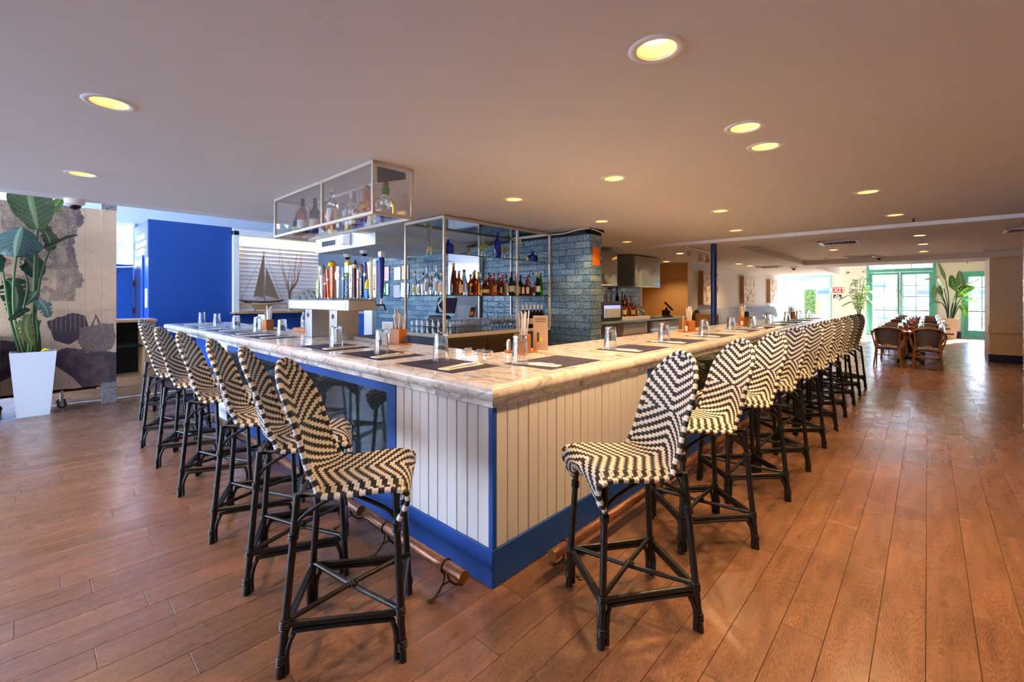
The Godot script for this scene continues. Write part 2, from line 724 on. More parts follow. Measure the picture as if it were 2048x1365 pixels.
# ---------------------------------------------------------------- room shell
func wall_with_holes(called: String, m: Material, axis: String, at_: float, thick: float, lo: Vector2, hi: Vector2, holes: Array, label := "") -> MeshInstance3D:
	# axis "z": wall across z = at_ (first coordinate x); axis "x": wall across x = at_ (first coordinate z)
	var xs := [lo.x, hi.x]
	for h: Rect2 in holes:
		xs.append(h.position.x)
		xs.append(h.end.x)
	xs.sort()
	var mb := Mb.new()
	for i in xs.size() - 1:
		if xs[i + 1] - xs[i] < 1e-4:
			continue
		var mid: float = (xs[i] + xs[i + 1]) / 2
		var spans := [Vector2(lo.y, hi.y)]
		for h: Rect2 in holes:
			if mid > h.position.x and mid < h.end.x:
				var next := []
				for s: Vector2 in spans:
					if h.position.y > s.x:
						next.append(Vector2(s.x, minf(s.y, h.position.y)))
					if h.end.y < s.y:
						next.append(Vector2(maxf(s.x, h.end.y), s.y))
				spans = next
		for s: Vector2 in spans:
			if s.y - s.x < 1e-3:
				continue
			if axis == "z":
				mb.box(V(xs[i], s.x, at_ - thick), V(xs[i + 1], s.y, at_))
			else:
				mb.box(V(at_ - thick, s.x, xs[i]), V(at_, s.y, xs[i + 1]))
	return struct(called, mb.done(), m, label)


const LAMPS := [[-0.806, -1.729], [-0.79, -2.873], [-0.791, -3.323], [-3.097, -0.279], [-5.026, -0.287], [-1.934, -3.344], [-3.091, -3.36], [-0.415, -5.4], [-1.755, -5.42], [-3.131, -5.1], [-0.288, -7.12], [-2.084, -7.135], [-3.937, -7.26],
		[1.1, -3.3]]


func build_shell() -> void:
	var paint: Material = mats["ceiling_paint"]
	# main ceiling with a round hole for every lamp
	var c := CSGBox3D.new()
	c.name = "ceiling"
	c.size = V(9.7, 0.3, 12.5)
	c.position = V(-1.35, CEIL + 0.15, -1.75)
	c.material = paint
	add_child(c)
	taken["ceiling"] = 0
	tag(c, "flat painted ceiling over the bar", "", "", "structure")
	for l: Array in LAMPS:
		var h := CSGCylinder3D.new()
		h.name = "hole"
		h.operation = CSGShape3D.OPERATION_SUBTRACTION
		h.radius = 0.078
		h.height = 0.4
		h.sides = 32
		c.add_child(h, true)
		h.position = V(l[0], CEIL, l[1]) - c.position
	# strip along the open edge of the ceiling
	struct("trim_1", bx(V(-6.46, CEIL - 0.005, -3.6), V(-6.2, CEIL + 0.3, 4.5), 0.02), mats["white_trim"], "white edge board of the ceiling beside the tall hall")
	struct("wall_upper", bx(V(-6.46, CEIL + 0.3, -3.6), V(-6.2, 5.2, 4.5)), mats["pale_blue_paint"])
	# lip where the ceiling drops, border and tray beyond
	struct("trim_2", bx(V(-5.3, SOFFIT, -8.06), V(3.5, CEIL + 0.3, -8.0), 0.004), mats["white_trim"], "pale lip where the ceiling drops towards the dining room")
	var soffit := Mb.new()
	soffit.box(V(-5.3, SOFFIT, -8.95), V(3.5, SOFFIT + 0.4, -8.06))
	soffit.box(V(-6.6, SOFFIT, -12.4), V(-5.3, SOFFIT + 0.4, -8.06))
	soffit.box(V(-5.3, SOFFIT, -22.3), V(-2.6, SOFFIT + 0.4, -8.95))
	soffit.box(V(-2.6, SOFFIT, -16.8), V(3.5, SOFFIT + 0.4, -15.3))
	soffit.box(V(1.6, SOFFIT, -15.3), V(3.5, SOFFIT + 0.4, -8.95))
	struct("ceiling_border", soffit.done(), paint, "dropped border of the ceiling over the dining room")
	struct("ceiling_tray", bx(V(-2.6, TRAY, -15.3), V(1.6, TRAY + 0.2, -8.95)), paint, "raised ceiling inside the dropped border")
	var far := Mb.new()
	far.box(V(-2.6, 3.7, FARZ), V(3.5, 3.9, -16.8))
	far.box(V(-5.6, 3.7, FARZ), V(-2.6, 3.9, -22.3))
	struct("ceiling_high", far.done(), paint, "high ceiling in front of the garden doors")
	# bulkhead at the end of the hall and the low ceiling of the passage under it
	struct("trim_3", bx(V(-8.3, 2.35, -3.85), V(-6.2, 5.2, -3.6)), mats["wall_paint"], "white bulkhead over the service passage")
	struct("ceiling_passage", bx(V(-8.3, 2.36, -8.2), V(-6.2, 2.9, -3.85)), paint, "low ceiling of the service passage")
	struct("wall_return", bx(V(-8.3, 2.9, -8.2), V(-8.1, 5.2, -3.85)), mats["pale_blue_paint"])
	# walls
	struct("wall_right", bx(V(3.5, 0, -24.6), V(3.8, 4.0, 4.7)), mats["cream_paint"], "plain wall along the aisle")
	var rear := []
	for k in 5:
		rear.append(Rect2(-12.2 + k * 2.05, 0.06, 1.95, 2.42))
	for k in 3:
		rear.append(Rect2(-12.2 + k * 2.05, 2.7, 1.95, 2.3))
	wall_with_holes("wall_behind", mats["wall_paint"], "z", 4.7, 0.25, Vector2(-12.9, 0), Vector2(3.8, 5.4), rear, "entrance wall with tall windows")
	window_bars("window_1", rear)
	var side := [Rect2(0.2, 2.7, 3.9, 2.2), Rect2(-1.60, 2.22, 1.0, 0.98)]
	wall_with_holes("wall_left", mats["pale_blue_paint"], "x", -13.3, 0.3, Vector2(-8.4, 0), Vector2(4.7, 5.4), side, "pale wall at the end of the tall hall")
	struct("ceiling_hall", bx(V(-13.6, 5.2, -8.4), V(-6.2, 5.4, 4.7)), mats["pale_blue_paint"], "high ceiling of the tall hall")
	# tiled wall behind the back bar, its end face towards the aisle
	tiled_wall("wall_tiled", V(-9.36, 0, -5.46), Vector3.RIGHT, 9.36 - 3.54, 2.49, 0.30, V(0, 0, 1), "blue glazed brick wall behind the bottle shelves")
	tiled_wall("wall_tiled_end", V(-3.54, 0, -5.46), Vector3.FORWARD, 0.30, 2.49, 0.05, V(1, 0, 0), "narrow end of the blue tiled wall")
	struct("trim_4", bx(V(-3.62, 2.49, -5.80), V(-3.52, CEIL, -5.44)), mats["dark_gap"])
	tiled_wall("wall_tiled_niche", V(-5.2, 0, -5.76), Vector3.FORWARD, 4.5, 2.49, 0.3, V(1, 0, 0), "blue glazed tiles behind the steel cabinets")
	struct("wall_tan", bx(V(-6.6, 0, -12.4), V(-4.75, SOFFIT, -12.1)), mats["tan_paint"], "tan wall beside the banquette")
	part(get_node("wall_tan"), "panel_moulding", frame_mesh(V(-5.45, 0.9, -12.1), V(-4.95, 1.95, -12.092), 0.012), mats["tan_paint"])
	struct("wall_niche_back", bx(V(-6.6, 0, -10.40), V(-5.22, SOFFIT, -10.27)), mats["tan_paint"])
	struct("wall_niche_end", bx(V(-6.6, 0, -12.1), V(-6.4, SOFFIT, -10.2)), mats["tan_paint"])
	struct("wall_banquette", bx(V(-5.3, 0, -22.3), V(-4.75, SOFFIT, -12.4)), mats["wall_paint"], "white wall behind the blue banquette")
	struct("wall_bay", bx(V(-5.9, 0, FARZ), V(-5.6, 3.9, -22.3)), mats["wall_paint"])
	struct("wall_bay_return", bx(V(-5.6, 0, -22.3), V(-5.3, 3.9, -22.0)), mats["wall_paint"])
	struct("wall_over_border", bx(V(-2.65, SOFFIT + 0.4, -22.3), V(-2.6, 3.9, -16.8)), mats["wall_paint"])
	struct("wall_over_border_front", bx(V(-2.6, SOFFIT + 0.4, -16.8), V(3.5, 3.9, -16.7)), mats["wall_paint"])
	struct("wall_over_border_end", bx(V(-5.6, SOFFIT + 0.4, -22.3), V(-2.6, 3.9, -22.2)), mats["wall_paint"])
	# pier at the end of the aisle
	var pier := struct("wall_pier", bx(V(1.08, 0, -16.8), V(3.5, SOFFIT, -15.55), 0.006), mats["cream_paint"], "cream pier with a chair rail at the end of the aisle")
	part(pier, "chair_rail", bx(V(1.06, 0.70, -15.7), V(3.5, 0.90, -15.535), 0.006), mats["cream_paint"])
	part(pier, "rail_lip", bx(V(1.05, 0.69, -15.7), V(3.5, 0.70, -15.527)), mats["cream_paint"])
	struct("baseboard_pier", bx(V(1.065, 0, -16.0), V(3.5, 0.19, -15.53), 0.004), mats["navy_paint"], "navy baseboard of the cream pier")
	# tiled pier at the edge of the picture
	tiled_wall("wall_tiled_pier", V(0.85, 0, -8.12), Vector3.BACK, 2.2, CEIL, 0.6, V(-1, 0, 0), "dark tiled pier beside the aisle")
	struct("wall_pier_end", bx(V(0.855, 0, -8.15), V(1.5, CEIL, -8.12)), mats["grout"])
	struct("wall_white_pier", bx(V(-8.75, 0, 0.27), V(-8.36, 1.05, 0.75), 0.01), mats["board_white"], "white boarded pier end beside the planter")
	# blue column under the lip
	var col := one("blue_column", lt([Vector2(0.05, 0), Vector2(0.05, SOFFIT)], 24), mat("column_blue", Color(0.10, 0.17, 0.42), 0.3), "slim round navy column rising behind the counter", "column", V(-2.76, 0, -8.2))
	part(col, "base_ring", lt([Vector2(0.075, 0), Vector2(0.075, 0.03), Vector2(0.05, 0.05)], 24), mats["column_blue"])


func frame_mesh(lo: Vector3, hi: Vector3, w: float) -> ArrayMesh:
	# four thin bars round a rectangle that faces z
	var mb := Mb.new()
	mb.box(V(lo.x, lo.y, lo.z), V(lo.x + w, hi.y, hi.z))
	mb.box(V(hi.x - w, lo.y, lo.z), V(hi.x, hi.y, hi.z))
	mb.box(V(lo.x + w, lo.y, lo.z), V(hi.x - w, lo.y + w, hi.z))
	mb.box(V(lo.x + w, hi.y - w, lo.z), V(hi.x - w, hi.y, hi.z))
	return mb.done()


func window_bars(called: String, holes: Array) -> void:
	for h: Rect2 in holes:
		var w := setting("window_entrance", "tall white framed window of the entrance wall")
		part(w, "window_frame", frame_mesh(V(h.position.x, h.position.y, 4.52), V(h.end.x, h.end.y, 4.60), 0.05), mats["white_trim"])
		part(w, "glazing_bar", bx(V(h.get_center().x - 0.015, h.position.y, 4.54), V(h.get_center().x + 0.015, h.end.y, 4.58)), mats["white_trim"])
		part(w, "pane", bx(V(h.position.x + 0.05, h.position.y + 0.05, 4.558), V(h.end.x - 0.05, h.end.y - 0.05, 4.562)), mats["window_pane"])


var tile_meshes := {}


func tiled_wall(called: String, start: Vector3, along: Vector3, length: float, height: float, thick: float, face: Vector3, label: String) -> void:
	# a wall of running bond tiles that stand proud of the grout; start is the lower corner of its face
	var lo := start.min(start + along * length)
	var hi := start.max(start + along * length) + Vector3.UP * height
	var back := -face * thick
	var body := struct(called, bx((lo + back).min(lo), (hi + back).max(hi)), mats["grout"], label)
	var tw := 0.285
	var th := 0.098
	var gap := 0.007
	var r := RandomNumberGenerator.new()
	r.seed = hash(called)
	var rows := int(height / th)
	var rest := Mb.new()
	var made := 0
	var limit := 290
	var list := []
	for row in rows:
		var u := -tw * 0.5 if row % 2 else 0.0
		while u < length - 0.01:
			var a := maxf(u, 0.0)
			var b := minf(u + tw - gap, length)
			u += tw
			if b - a < 0.02:
				continue
			list.append([a, b, row * th, row * th + th - gap])
	# the pieces in view come first: those higher up
	list.sort_custom(func(p, q): return p[2] > q[2])
	for e: Array in list:
		var size := Vector2(snappedf(e[1] - e[0], 0.001), e[3] - e[2])
		var key := "%.3f" % size.x
		if not tile_meshes.has(key):
			tile_meshes[key] = Mb.new().box(V(-size.x / 2, -size.y / 2, 0), V(size.x / 2, size.y / 2, 0.009), 0.004).done()
		var basis := Basis(along if along.cross(Vector3.UP).dot(face) > 0 else -along, Vector3.UP, face)
		basis = basis.rotated(Vector3.UP, r.randf_range(-0.012, 0.012)).rotated(along, r.randf_range(-0.014, 0.014))
		var place := Transform3D(basis, start + along * (e[0] + e[1]) / 2 + Vector3.UP * (e[2] + e[3]) / 2)
		if made < limit and e[3] > 0.5:
			part(body, "tile", tile_meshes[key], mats["glaze%d" % r.randi_range(0, 4)], place)
			made += 1
		else:
			rest.xf = place
			rest.box(V(-size.x / 2, -size.y / 2, 0), V(size.x / 2, size.y / 2, 0.009))
	if rest.v.size():
		tag(part(body, "tiles_low", rest.done(), mats["glaze2"]), "", "", "", "stuff")


# ---------------------------------------------------------------- floor of long boards
const SEAMS := {0: -2.393, 1: -2.754, -1: -3.178, 2: -3.597, 3: -3.45, 4: -4.38, -11: -0.464, -13: -0.189, -15: -0.40, -16: 0.05, -17: -0.219, -19: -0.507, -23: -0.397}


func build_floor() -> void:
	var base := struct("floor", bx(V(-13.6, -0.25, -24.6), V(3.8, -0.008, 4.8)), mats["dark_gap"], "floor of long brown wood boards")
	var wide := 0.1655
	var long := 1.32
	var gap := 0.0016
	var meshes := []
	for b in 8:
		meshes.append(plank(wide - gap, long - gap, b))
	var tones := []
	for k: float in [0.97, 1.0, 1.02]:
		var m: StandardMaterial3D = mats["wood_floor"].duplicate()
		m.resource_name = "wood_floor_tone"
		m.albedo_color = Color(k, k, k)
		tones.append(m)
	var fx := -sin(atan2(831.0, 895.0))
	var fz := -cos(atan2(831.0, 895.0))
	var all := []
	for k in range(-78, 25):
		var x := -0.502 + k * wide + wide / 2
		if x < -13.3 or x > 3.5:
			continue
		var z0: float = SEAMS.get(k, -fposmod(k * 0.4937 + 0.3 * sin(k * 2.1), 1.0) * long)
		var n0 := ceili((4.6 - z0) / long)
		for j in range(-22, n0 + 1):
			var z := z0 + j * long + long / 2
			if z > 5.2 or z < FARZ - 0.6:
				continue
			var depth := x * fx + z * fz
			var side := x * -fz + z * fx
			var score := 0.0
			if depth > 1.2 and absf(side / depth) < 1.25 and not (x < BX - 0.1 and z < BZ - 0.3 and x > -9.6):
				score = 1.0 / (depth * depth)
			all.append([score, x, z, absi(k * 7 + j * 3) % 8, absi(k * 5 + j * 11) % 3])
	all.sort_custom(func(a, b): return a[0] > b[0])
	var rest := Mb.new()
	for i in all.size():
		var e: Array = all[i]
		if i < 300:
			part(base, "board", meshes[e[3]], tones[e[4]], at(e[1], 0, e[2]))
		else:
			rest.xf = at(e[1], 0, e[2])
			plank_into(rest, wide - gap, long - gap, e[3])
	tag(part(base, "far_boards", rest.done(), tones[1]), "", "", "", "stuff")


func plank(w: float, l: float, row: int) -> ArrayMesh:
	var mb := Mb.new()
	plank_into(mb, w, l, row)
	return mb.done()


func plank_into(mb: Mb, w: float, l: float, row: int) -> void:
	var b := 0.0011
	var x := w / 2
	var z := l / 2
	var v0 := row / 8.0 + 0.003
	var v1 := (row + 1) / 8.0 - 0.003
	mb.quad(V(-x + b, 0, z - b), V(x - b, 0, z - b), V(x - b, 0, -z + b), V(-x + b, 0, -z + b), Vector2(0.0, v0), Vector2(0.0, v1), Vector2(1.0, v1), Vector2(1.0, v0))
	var c := [V(-x, -b, z), V(x, -b, z), V(x, -b, -z), V(-x, -b, -z)]
	var i := [V(-x + b, 0, z - b), V(x - b, 0, z - b), V(x - b, 0, -z + b), V(-x + b, 0, -z + b)]
	for k in 4:
		var n: int = (k + 1) % 4
		mb.quad(c[k], c[n], i[n], i[k], Vector2(0, v0), Vector2(0, v0), Vector2(0, v0), Vector2(0, v0))
		mb.quad(c[k] + Vector3.DOWN * 0.008, c[n] + Vector3.DOWN * 0.008, c[n], c[k], Vector2(0, v0), Vector2(0, v0), Vector2(0, v0), Vector2(0, v0))


# ---------------------------------------------------------------- recessed lamps
func build_lamps() -> void:
	var warm := Color(1.0, 0.80, 0.57)
	var trim := lt([Vector2(0.078, 0.012), Vector2(0.078, -0.002), Vector2(0.084, -0.006), Vector2(0.106, -0.005), Vector2(0.112, 0.0)], 32)
	var cone := lt([Vector2(0.064, 0.058), Vector2(0.0765, 0.004), Vector2(0.0772, 0.004), Vector2(0.0772, 0.06)], 32)
	var disc := lt([Vector2(0.0, 0.056), Vector2(0.068, 0.056), Vector2(0.068, 0.062), Vector2(0.0, 0.062)], 32)
	var where := ["over the stools at the bar corner", "over the nearest aisle stool", "behind the lamp over the nearest aisle stool", "over the floor left of the stools", "over the floor by the planter", "over the counter beyond the corner", "over the sink side of the bar",
			"over the aisle, second pair", "over the long counter, second pair", "in front of the tiled wall", "over the aisle before the ceiling lip", "over the counter before the ceiling lip", "over the back counter",
			"over the aisle by the tiled pier"]
	var lens := glow("lamp_lens", Color(1.0, 0.76, 0.40), 6.0)
	for i in LAMPS.size():
		downlight(LAMPS[i][0], CEIL, LAMPS[i][1], "round recessed ceiling lamp " + where[i], trim, cone, disc, lens, warm, 1.4)
	# the dining room lamps sit in shallow fittings
	var flat_disc := lt([Vector2(0.0, -0.003), Vector2(0.068, -0.003), Vector2(0.072, -0.001), Vector2(0.072, 0.002), Vector2(0.0, 0.002)].map(func(p): return p), 24)
	var flat_trim := lt([Vector2(0.072, 0.0), Vector2(0.074, -0.006), Vector2(0.100, -0.005), Vector2(0.106, 0.0)], 24)
	var more := [[-0.10, TRAY, -10.47, "first lamp in the tray over the aisle"], [-0.066, TRAY, -12.2, "second lamp in the tray over the aisle"], [-0.068, TRAY, -14.1, "third lamp in the tray over the aisle"], [-1.55, TRAY, -12.29, "lamp in the middle of the tray"],
			[-3.87, SOFFIT, -9.435, "lamp in the border near the blue column"], [-3.85, SOFFIT, -13.41, "lamp in the border before the banquette"], [-3.84, SOFFIT, -14.47, "second lamp in the border before the banquette"], [-5.0, SOFFIT, -11.3, "lamp before the tan wall at the end of the niche"]]
	for e: Array in more:
		downlight(e[0], e[1], e[2], "round recessed " + e[3], flat_trim, null, flat_disc, lens, warm, 1.4)


func downlight(x: float, y: float, z: float, label: String, trim: Mesh, cone: Mesh, disc: Mesh, lens: Material, warm: Color, power: float) -> void:
	var t := thing("ceiling_lamp", label, "ceiling lamp", V(x, y, z), 0.0, "recessed ceiling lamps")
	part(t, "trim_ring", trim, mats["white_trim"])
	if cone:
		part(t, "reflector", cone, mat("lamp_reflector", Color(0.92, 0.90, 0.86), 0.4))
	part(t, "lamp_lens", disc, lens)
	var l := SpotLight3D.new()
	l.name = "lamp_light"
	t.add_child(l)
	l.position.y = -0.004 if cone else -0.012
	l.rotation.x = -PI / 2
	l.spot_angle = 62.0
	l.spot_angle_attenuation = 0.7
	l.spot_range = 30.0
	l.spot_attenuation = 2.0
	l.light_size = 0.05
	l.light_color = warm
	l.light_energy = power
	l.shadow_enabled = true


# ---------------------------------------------------------------- the bar
const EDGE := [Vector2(-0.02, 1.07), Vector2(0.001, 1.07), Vector2(0.002, 1.064), Vector2(0.009, 1.064), Vector2(0.012, 1.071), Vector2(0.024, 1.0695), Vector2(0.037, 1.062), Vector2(0.047, 1.048), Vector2(0.051, 1.030), Vector2(0.047, 1.010),
		Vector2(0.036, 0.995), Vector2(0.022, 0.987), Vector2(0.010, 0.985), Vector2(0.009, 0.985), Vector2(0.009, 0.951), Vector2(0.006, 0.948), Vector2(-0.02, 0.948)]


func moulding(a: Vector3, b: Vector3, oa: Vector3, ob: Vector3) -> ArrayMesh:
	# the rolled edge between two points of the counter's outline; oa, ob are the mitre directions
	var mb := Mb.new()
	var k := EDGE.size()
	var dirs := []
	var across := ((b - a).normalized()).cross(Vector3.UP)
	if across.dot(oa + ob) < 0:
		across = -across
	for i in k - 1:
		var d: Vector2 = EDGE[i] - EDGE[i + 1]
		dirs.append(Vector2(-d.y, d.x).normalized() * (1.0 if true else 1.0))
	for i in k - 1:
		var n0: Vector2 = dirs[i]
		var n1: Vector2 = dirs[i]
		if i > 0 and dirs[i - 1].dot(dirs[i]) > 0.75:
			n0 = (dirs[i - 1] + dirs[i]).normalized()
		if i < k - 2 and dirs[i + 1].dot(dirs[i]) > 0.75:
			n1 = (dirs[i + 1] + dirs[i]).normalized()
		var p := [a + oa * EDGE[i].x, b + ob * EDGE[i].x, b + ob * EDGE[i + 1].x, a + oa * EDGE[i + 1].x]
		var y := [EDGE[i].y, EDGE[i].y, EDGE[i + 1].y, EDGE[i + 1].y]
		var nn := [n0, n0, n1, n1]
		var id := []
		for j in 4:
			var out: Vector3 = across * nn[j].x + Vector3.UP * nn[j].y
			if i >= 1 and i < k - 2 and out.dot(across) < 0 and EDGE[i].x > 0.02:
				out = -out
			id.append(mb.vert(Vector3(p[j].x, y[j], p[j].z), out))
		var face: Vector3 = (mb.v[id[1]] - mb.v[id[0]]).cross(mb.v[id[2]] - mb.v[id[0]])
		var want: Vector3 = mb.n[id[0]] + mb.n[id[2]]
		if face.dot(want) >= 0:
			mb.ix.append_array(PackedInt32Array([id[0], id[2], id[1], id[0], id[3], id[2]]))
		else:
			mb.ix.append_array(PackedInt32Array([id[0], id[1], id[2], id[0], id[2], id[3]]))
	return mb.done()


func build_bar() -> void:
	var endx := -9.75
	var endz := -12.6
	var inx := -2.62
	var inz := -2.60
	var top := thing("countertop", "long veined marble countertop with rolled edge, turning the corner", "countertop")
	var slab: Material = mats["marble"]
	var g := 0.001
	for cut: Array in [[endx, -7.4], [-7.4, -4.9], [-4.9, -2.62], [-2.62, BX]]:
		part(top, "slab", bx(V(cut[0] + g, TOP - 0.03, inz), V(cut[1] - g, TOP, BZ), 0.0015), slab)
	for cut: Array in [[inz, -5.2], [-5.2, -7.8], [-7.8, -10.3], [-10.3, endz]]:
		part(top, "slab", bx(V(inx, TOP - 0.03, cut[1] + g), V(BX, TOP, cut[0] - g), 0.0015), slab)
	var left := V(0, 0, 1)
	var right := V(1, 0, 0)
	var xs := [endx, -8.2, -6.45, -4.55, -3.55, -2.69, BX]
	for i in xs.size() - 1:
		var a := V(xs[i] + (0.0012 if i else 0.0), 0, BZ)
		var b := V(xs[i + 1] - (0.0012 if i < xs.size() - 2 else 0.0), 0, BZ)
		part(top, "edge_moulding", moulding(a, b, left + (V(-1, 0, 0) if i == 0 else Vector3.ZERO), left + (right if i == xs.size() - 2 else Vector3.ZERO)), slab)
	var zs := [BZ, -3.6, -5.4, -7.2, -9.0, -10.8, endz]
	for i in zs.size() - 1:
		var a := V(BX, 0, zs[i] - (0.0012 if i else 0.0))
		var b := V(BX, 0, zs[i + 1] + (0.0012 if i < zs.size() - 2 else 0.0))
		part(top, "edge_moulding", moulding(a, b, right + (left if i == 0 else Vector3.ZERO), right + (V(0, 0, -1) if i == zs.size() - 2 else Vector3.ZERO)), slab)
	part(top, "edge_moulding", moulding(V(endx, 0, inz), V(endx, 0, BZ), V(-1, 0, 0), V(-1, 0, 1)), slab)
	part(top, "edge_moulding", moulding(V(BX, 0, endz), V(inx, 0, endz), V(1, 0, -1), V(0, 0, -1)), slab)

	# the body under it
	var bar := thing("bar_counter", "blue and white boarded front under the marble counter", "bar")
	var h := 0.945
	var blue: Material = mats["blue_paint"]
	var core := Mb.new()
	core.box(V(-6.72, 0, BZ - 0.25), V(BX - 0.02, h, BZ - 0.05))
	core.box(V(BX - 0.25, 0, endz + 0.03), V(BX - 0.05, h, BZ - 0.05))
	part(bar, "core", core.done(), mats["charcoal"])
	# inside shell the staff see
	part(bar, "inner_panel", bx(V(inx + 0.06, 0, endz + 0.03), V(inx + 0.1, h + 0.09, inz + 0.06)), mats["steel"])
	part(bar, "inner_panel", bx(V(-6.7, 0, inz + 0.06), V(inx + 0.06, h + 0.09, inz + 0.1)), mats["steel"])
	# baseboards
	part(bar, "baseboard", bx(V(-2.68, 0, BZ - 0.05), V(BX, 0.201, BZ + 0.0), 0.004), blue)
	part(bar, "baseboard", bx(V(-6.70, 0, BZ - 0.07), V(-2.68, 0.201, BZ - 0.022), 0.004), blue)
	part(bar, "baseboard", bx(V(BX - 0.05, 0, -3.45), V(BX + 0.0, 0.201, BZ - 0.0), 0.004), blue)
	part(bar, "baseboard", bx(V(BX - 0.07, 0, endz), V(BX - 0.022, 0.201, -3.45), 0.004), blue)
	# corner trim and posts
	part(bar, "corner_trim", bx(V(BX - 0.034, 0.198, BZ - 0.034), V(BX - 0.003, h, BZ - 0.003), 0.003), blue)
	part(bar, "post", bx(V(-2.69, 0.2, BZ - 0.06), V(-2.575, h, BZ - 0.004), 0.004), blue)
	part(bar, "post", bx(V(-6.72, 0, BZ - 0.3), V(-6.30, h, BZ - 0.004), 0.004), mats["board_white"])
	part(bar, "post", bx(V(BX - 0.06, 0.2, -3.54), V(BX - 0.004, h, -3.42), 0.004), blue)
	# white boards
	var n := 10
	var w := (2.575 - 0.034 + BX) / n
	for i in n:
		var x := -2.575 + i * w
		part(bar, "board", bx(V(x + 0.0025, 0.2, BZ - 0.02), V(x + w - 0.0025, h, BZ - 0.007 - 0.0012 * (i % 3)), 0.0035), mats["board_white"])
	n = 20
	w = (3.42 + BZ - 0.034) / n
	for i in n:
		var z := BZ - 0.034 - i * w
		part(bar, "board", bx(V(BX - 0.02, 0.2, z - w + 0.0025), V(BX - 0.007 - 0.0012 * (i % 3), h, z - 0.0025), 0.0035), mats["board_white"])
	# glass fronts
	for e: Array in [[-6.30, -4.50], [-4.48, -2.69]]:
		part(bar, "glass_front", bx(V(e[0], 0.201, BZ - 0.034), V(e[1], h - 0.07, BZ - 0.026)), mats["tinted_mirror"])
	part(bar, "top_rail", bx(V(-6.30, h - 0.07, BZ - 0.06), V(-2.69, h, BZ - 0.02), 0.003), blue)
	var z0 := -3.54
	while z0 > endz + 0.3:
		var z1 := maxf(z0 - 1.8, endz)
		part(bar, "glass_front", bx(V(BX - 0.034, 0.201, z1 + 0.01), V(BX - 0.026, h, z0 - 0.01)), mats["tinted_mirror"])
		z0 = z1
	# blue end panel under the far left end
	part(bar, "end_panel", bx(V(-9.6, 0, BZ - 0.42), V(-6.72, h, BZ - 0.38)), blue)

	# foot rails on iron brackets
	foot_rail("short round foot rail below the left side of the corner", V(-2.62, 0.14, -1.46), V(-1.685, 0.14, -1.46), [-2.39, -1.82])
	foot_rail("long round foot rail below the glass front", V(-6.6, 0.14, -1.46), V(-2.70, 0.14, -1.46), [-6.2, -5.3, -4.4, -3.5, -2.86])
	foot_rail("long round foot rail along the aisle side", V(-1.475, 0.14, -1.91), V(-1.475, 0.14, -12.4), [-2.03, -3.2, -4.4, -5.6, -6.8, -8.0, -9.2, -10.4, -11.6])


func foot_rail(label: String, a: Vector3, b: Vector3, stands: Array) -> void:
	var t := thing("foot_rail", label, "foot rail")
	var d := (b - a).normalized()
	part(t, "pipe", Mb.new().tube([a, b], 0.03, 20).done(), mats["copper_rail"])
	for e: Vector3 in [a, b]:
		var o := -d if e == a else d
		part(t, "end_cap", Mb.new().tube([e, e + o * 0.006], 0.0315, 20).done(), mats["brass"])
	var x_way := absf(d.x) > 0.5
	for s: float in stands:
		var c := V(s, a.y, a.z) if x_way else V(a.x, a.y, s)
		var out := V(0, 0, 1) if x_way else V(1, 0, 0)
		var mb := Mb.new()
		var ring := []
		for k in 15:
			var ang := TAU * k / 14.0
			ring.append(c + (out * cos(ang) + Vector3.UP * sin(ang)) * 0.0335)
		mb.tube(ring, 0.0055, 6, false)
		for s2: float in [-1.0, 1.0]:
			mb.tube(curve([c + V(0, -0.03, 0) + out * s2 * 0.01, c + V(0, -0.075, 0) + out * s2 * 0.018, c + V(0, -0.115, 0) + out * s2 * 0.05, c + V(0, -0.131, 0) + out * s2 * 0.075, c + V(0, -0.134, 0) + out * s2 * 0.10]), 0.006, 6)
			mb.xf = Transform3D(Basis(), c + V(0, -0.14, 0) + out * s2 * 0.098)
			mb.lathe([Vector2(0, 0), Vector2(0.017, 0), Vector2(0.016, 0.006), Vector2(0.006, 0.009), Vector2(0, 0.009)], 12)
			mb.xf = Transform3D.IDENTITY
		mb.tube([c + V(0, -0.09, 0) - out * 0.03, c + V(0, -0.09, 0) + out * 0.03], 0.005, 6)
		part(t, "bracket", mb.done(), mats["bronze"])


# ---------------------------------------------------------------- woven bar stools (they face -z)
var shell_line := []        # centre line of the woven shell as Vector2(z, y) against arc length
var shell_s := []


func shell_setup() -> void:
	var raw := [Vector2(-0.250, 0.592), Vector2(-0.268, 0.650), Vector2(-0.266, 0.704), Vector2(-0.243, 0.738), Vector2(-0.205, 0.749), Vector2(-0.12, 0.746), Vector2(-0.03, 0.736), Vector2(0.06, 0.732), Vector2(0.125, 0.738),
			Vector2(0.168, 0.756), Vector2(0.195, 0.795), Vector2(0.212, 0.86), Vector2(0.232, 0.96), Vector2(0.256, 1.06), Vector2(0.282, 1.16), Vector2(0.300, 1.243)]
	var fine := []
	for i in raw.size() - 1:
		for k in 8:
			fine.append((raw[i] as Vector2).cubic_interpolate(raw[i + 1], raw[maxi(i - 1, 0)], raw[mini(i + 2, raw.size() - 1)], k / 8.0))
	fine.append(raw[-1])
	shell_line = fine
	shell_s = [0.0]
	for i in fine.size() - 1:
		shell_s.append(shell_s[-1] + (fine[i] as Vector2).distance_to(fine[i + 1]))


func shell_mid(s: float) -> Vector2:
	for i in shell_s.size() - 1:
		if s <= shell_s[i + 1]:
			return (shell_line[i] as Vector2).lerp(shell_line[i + 1], (s - shell_s[i]) / (shell_s[i + 1] - shell_s[i]))
	return shell_line[-1]


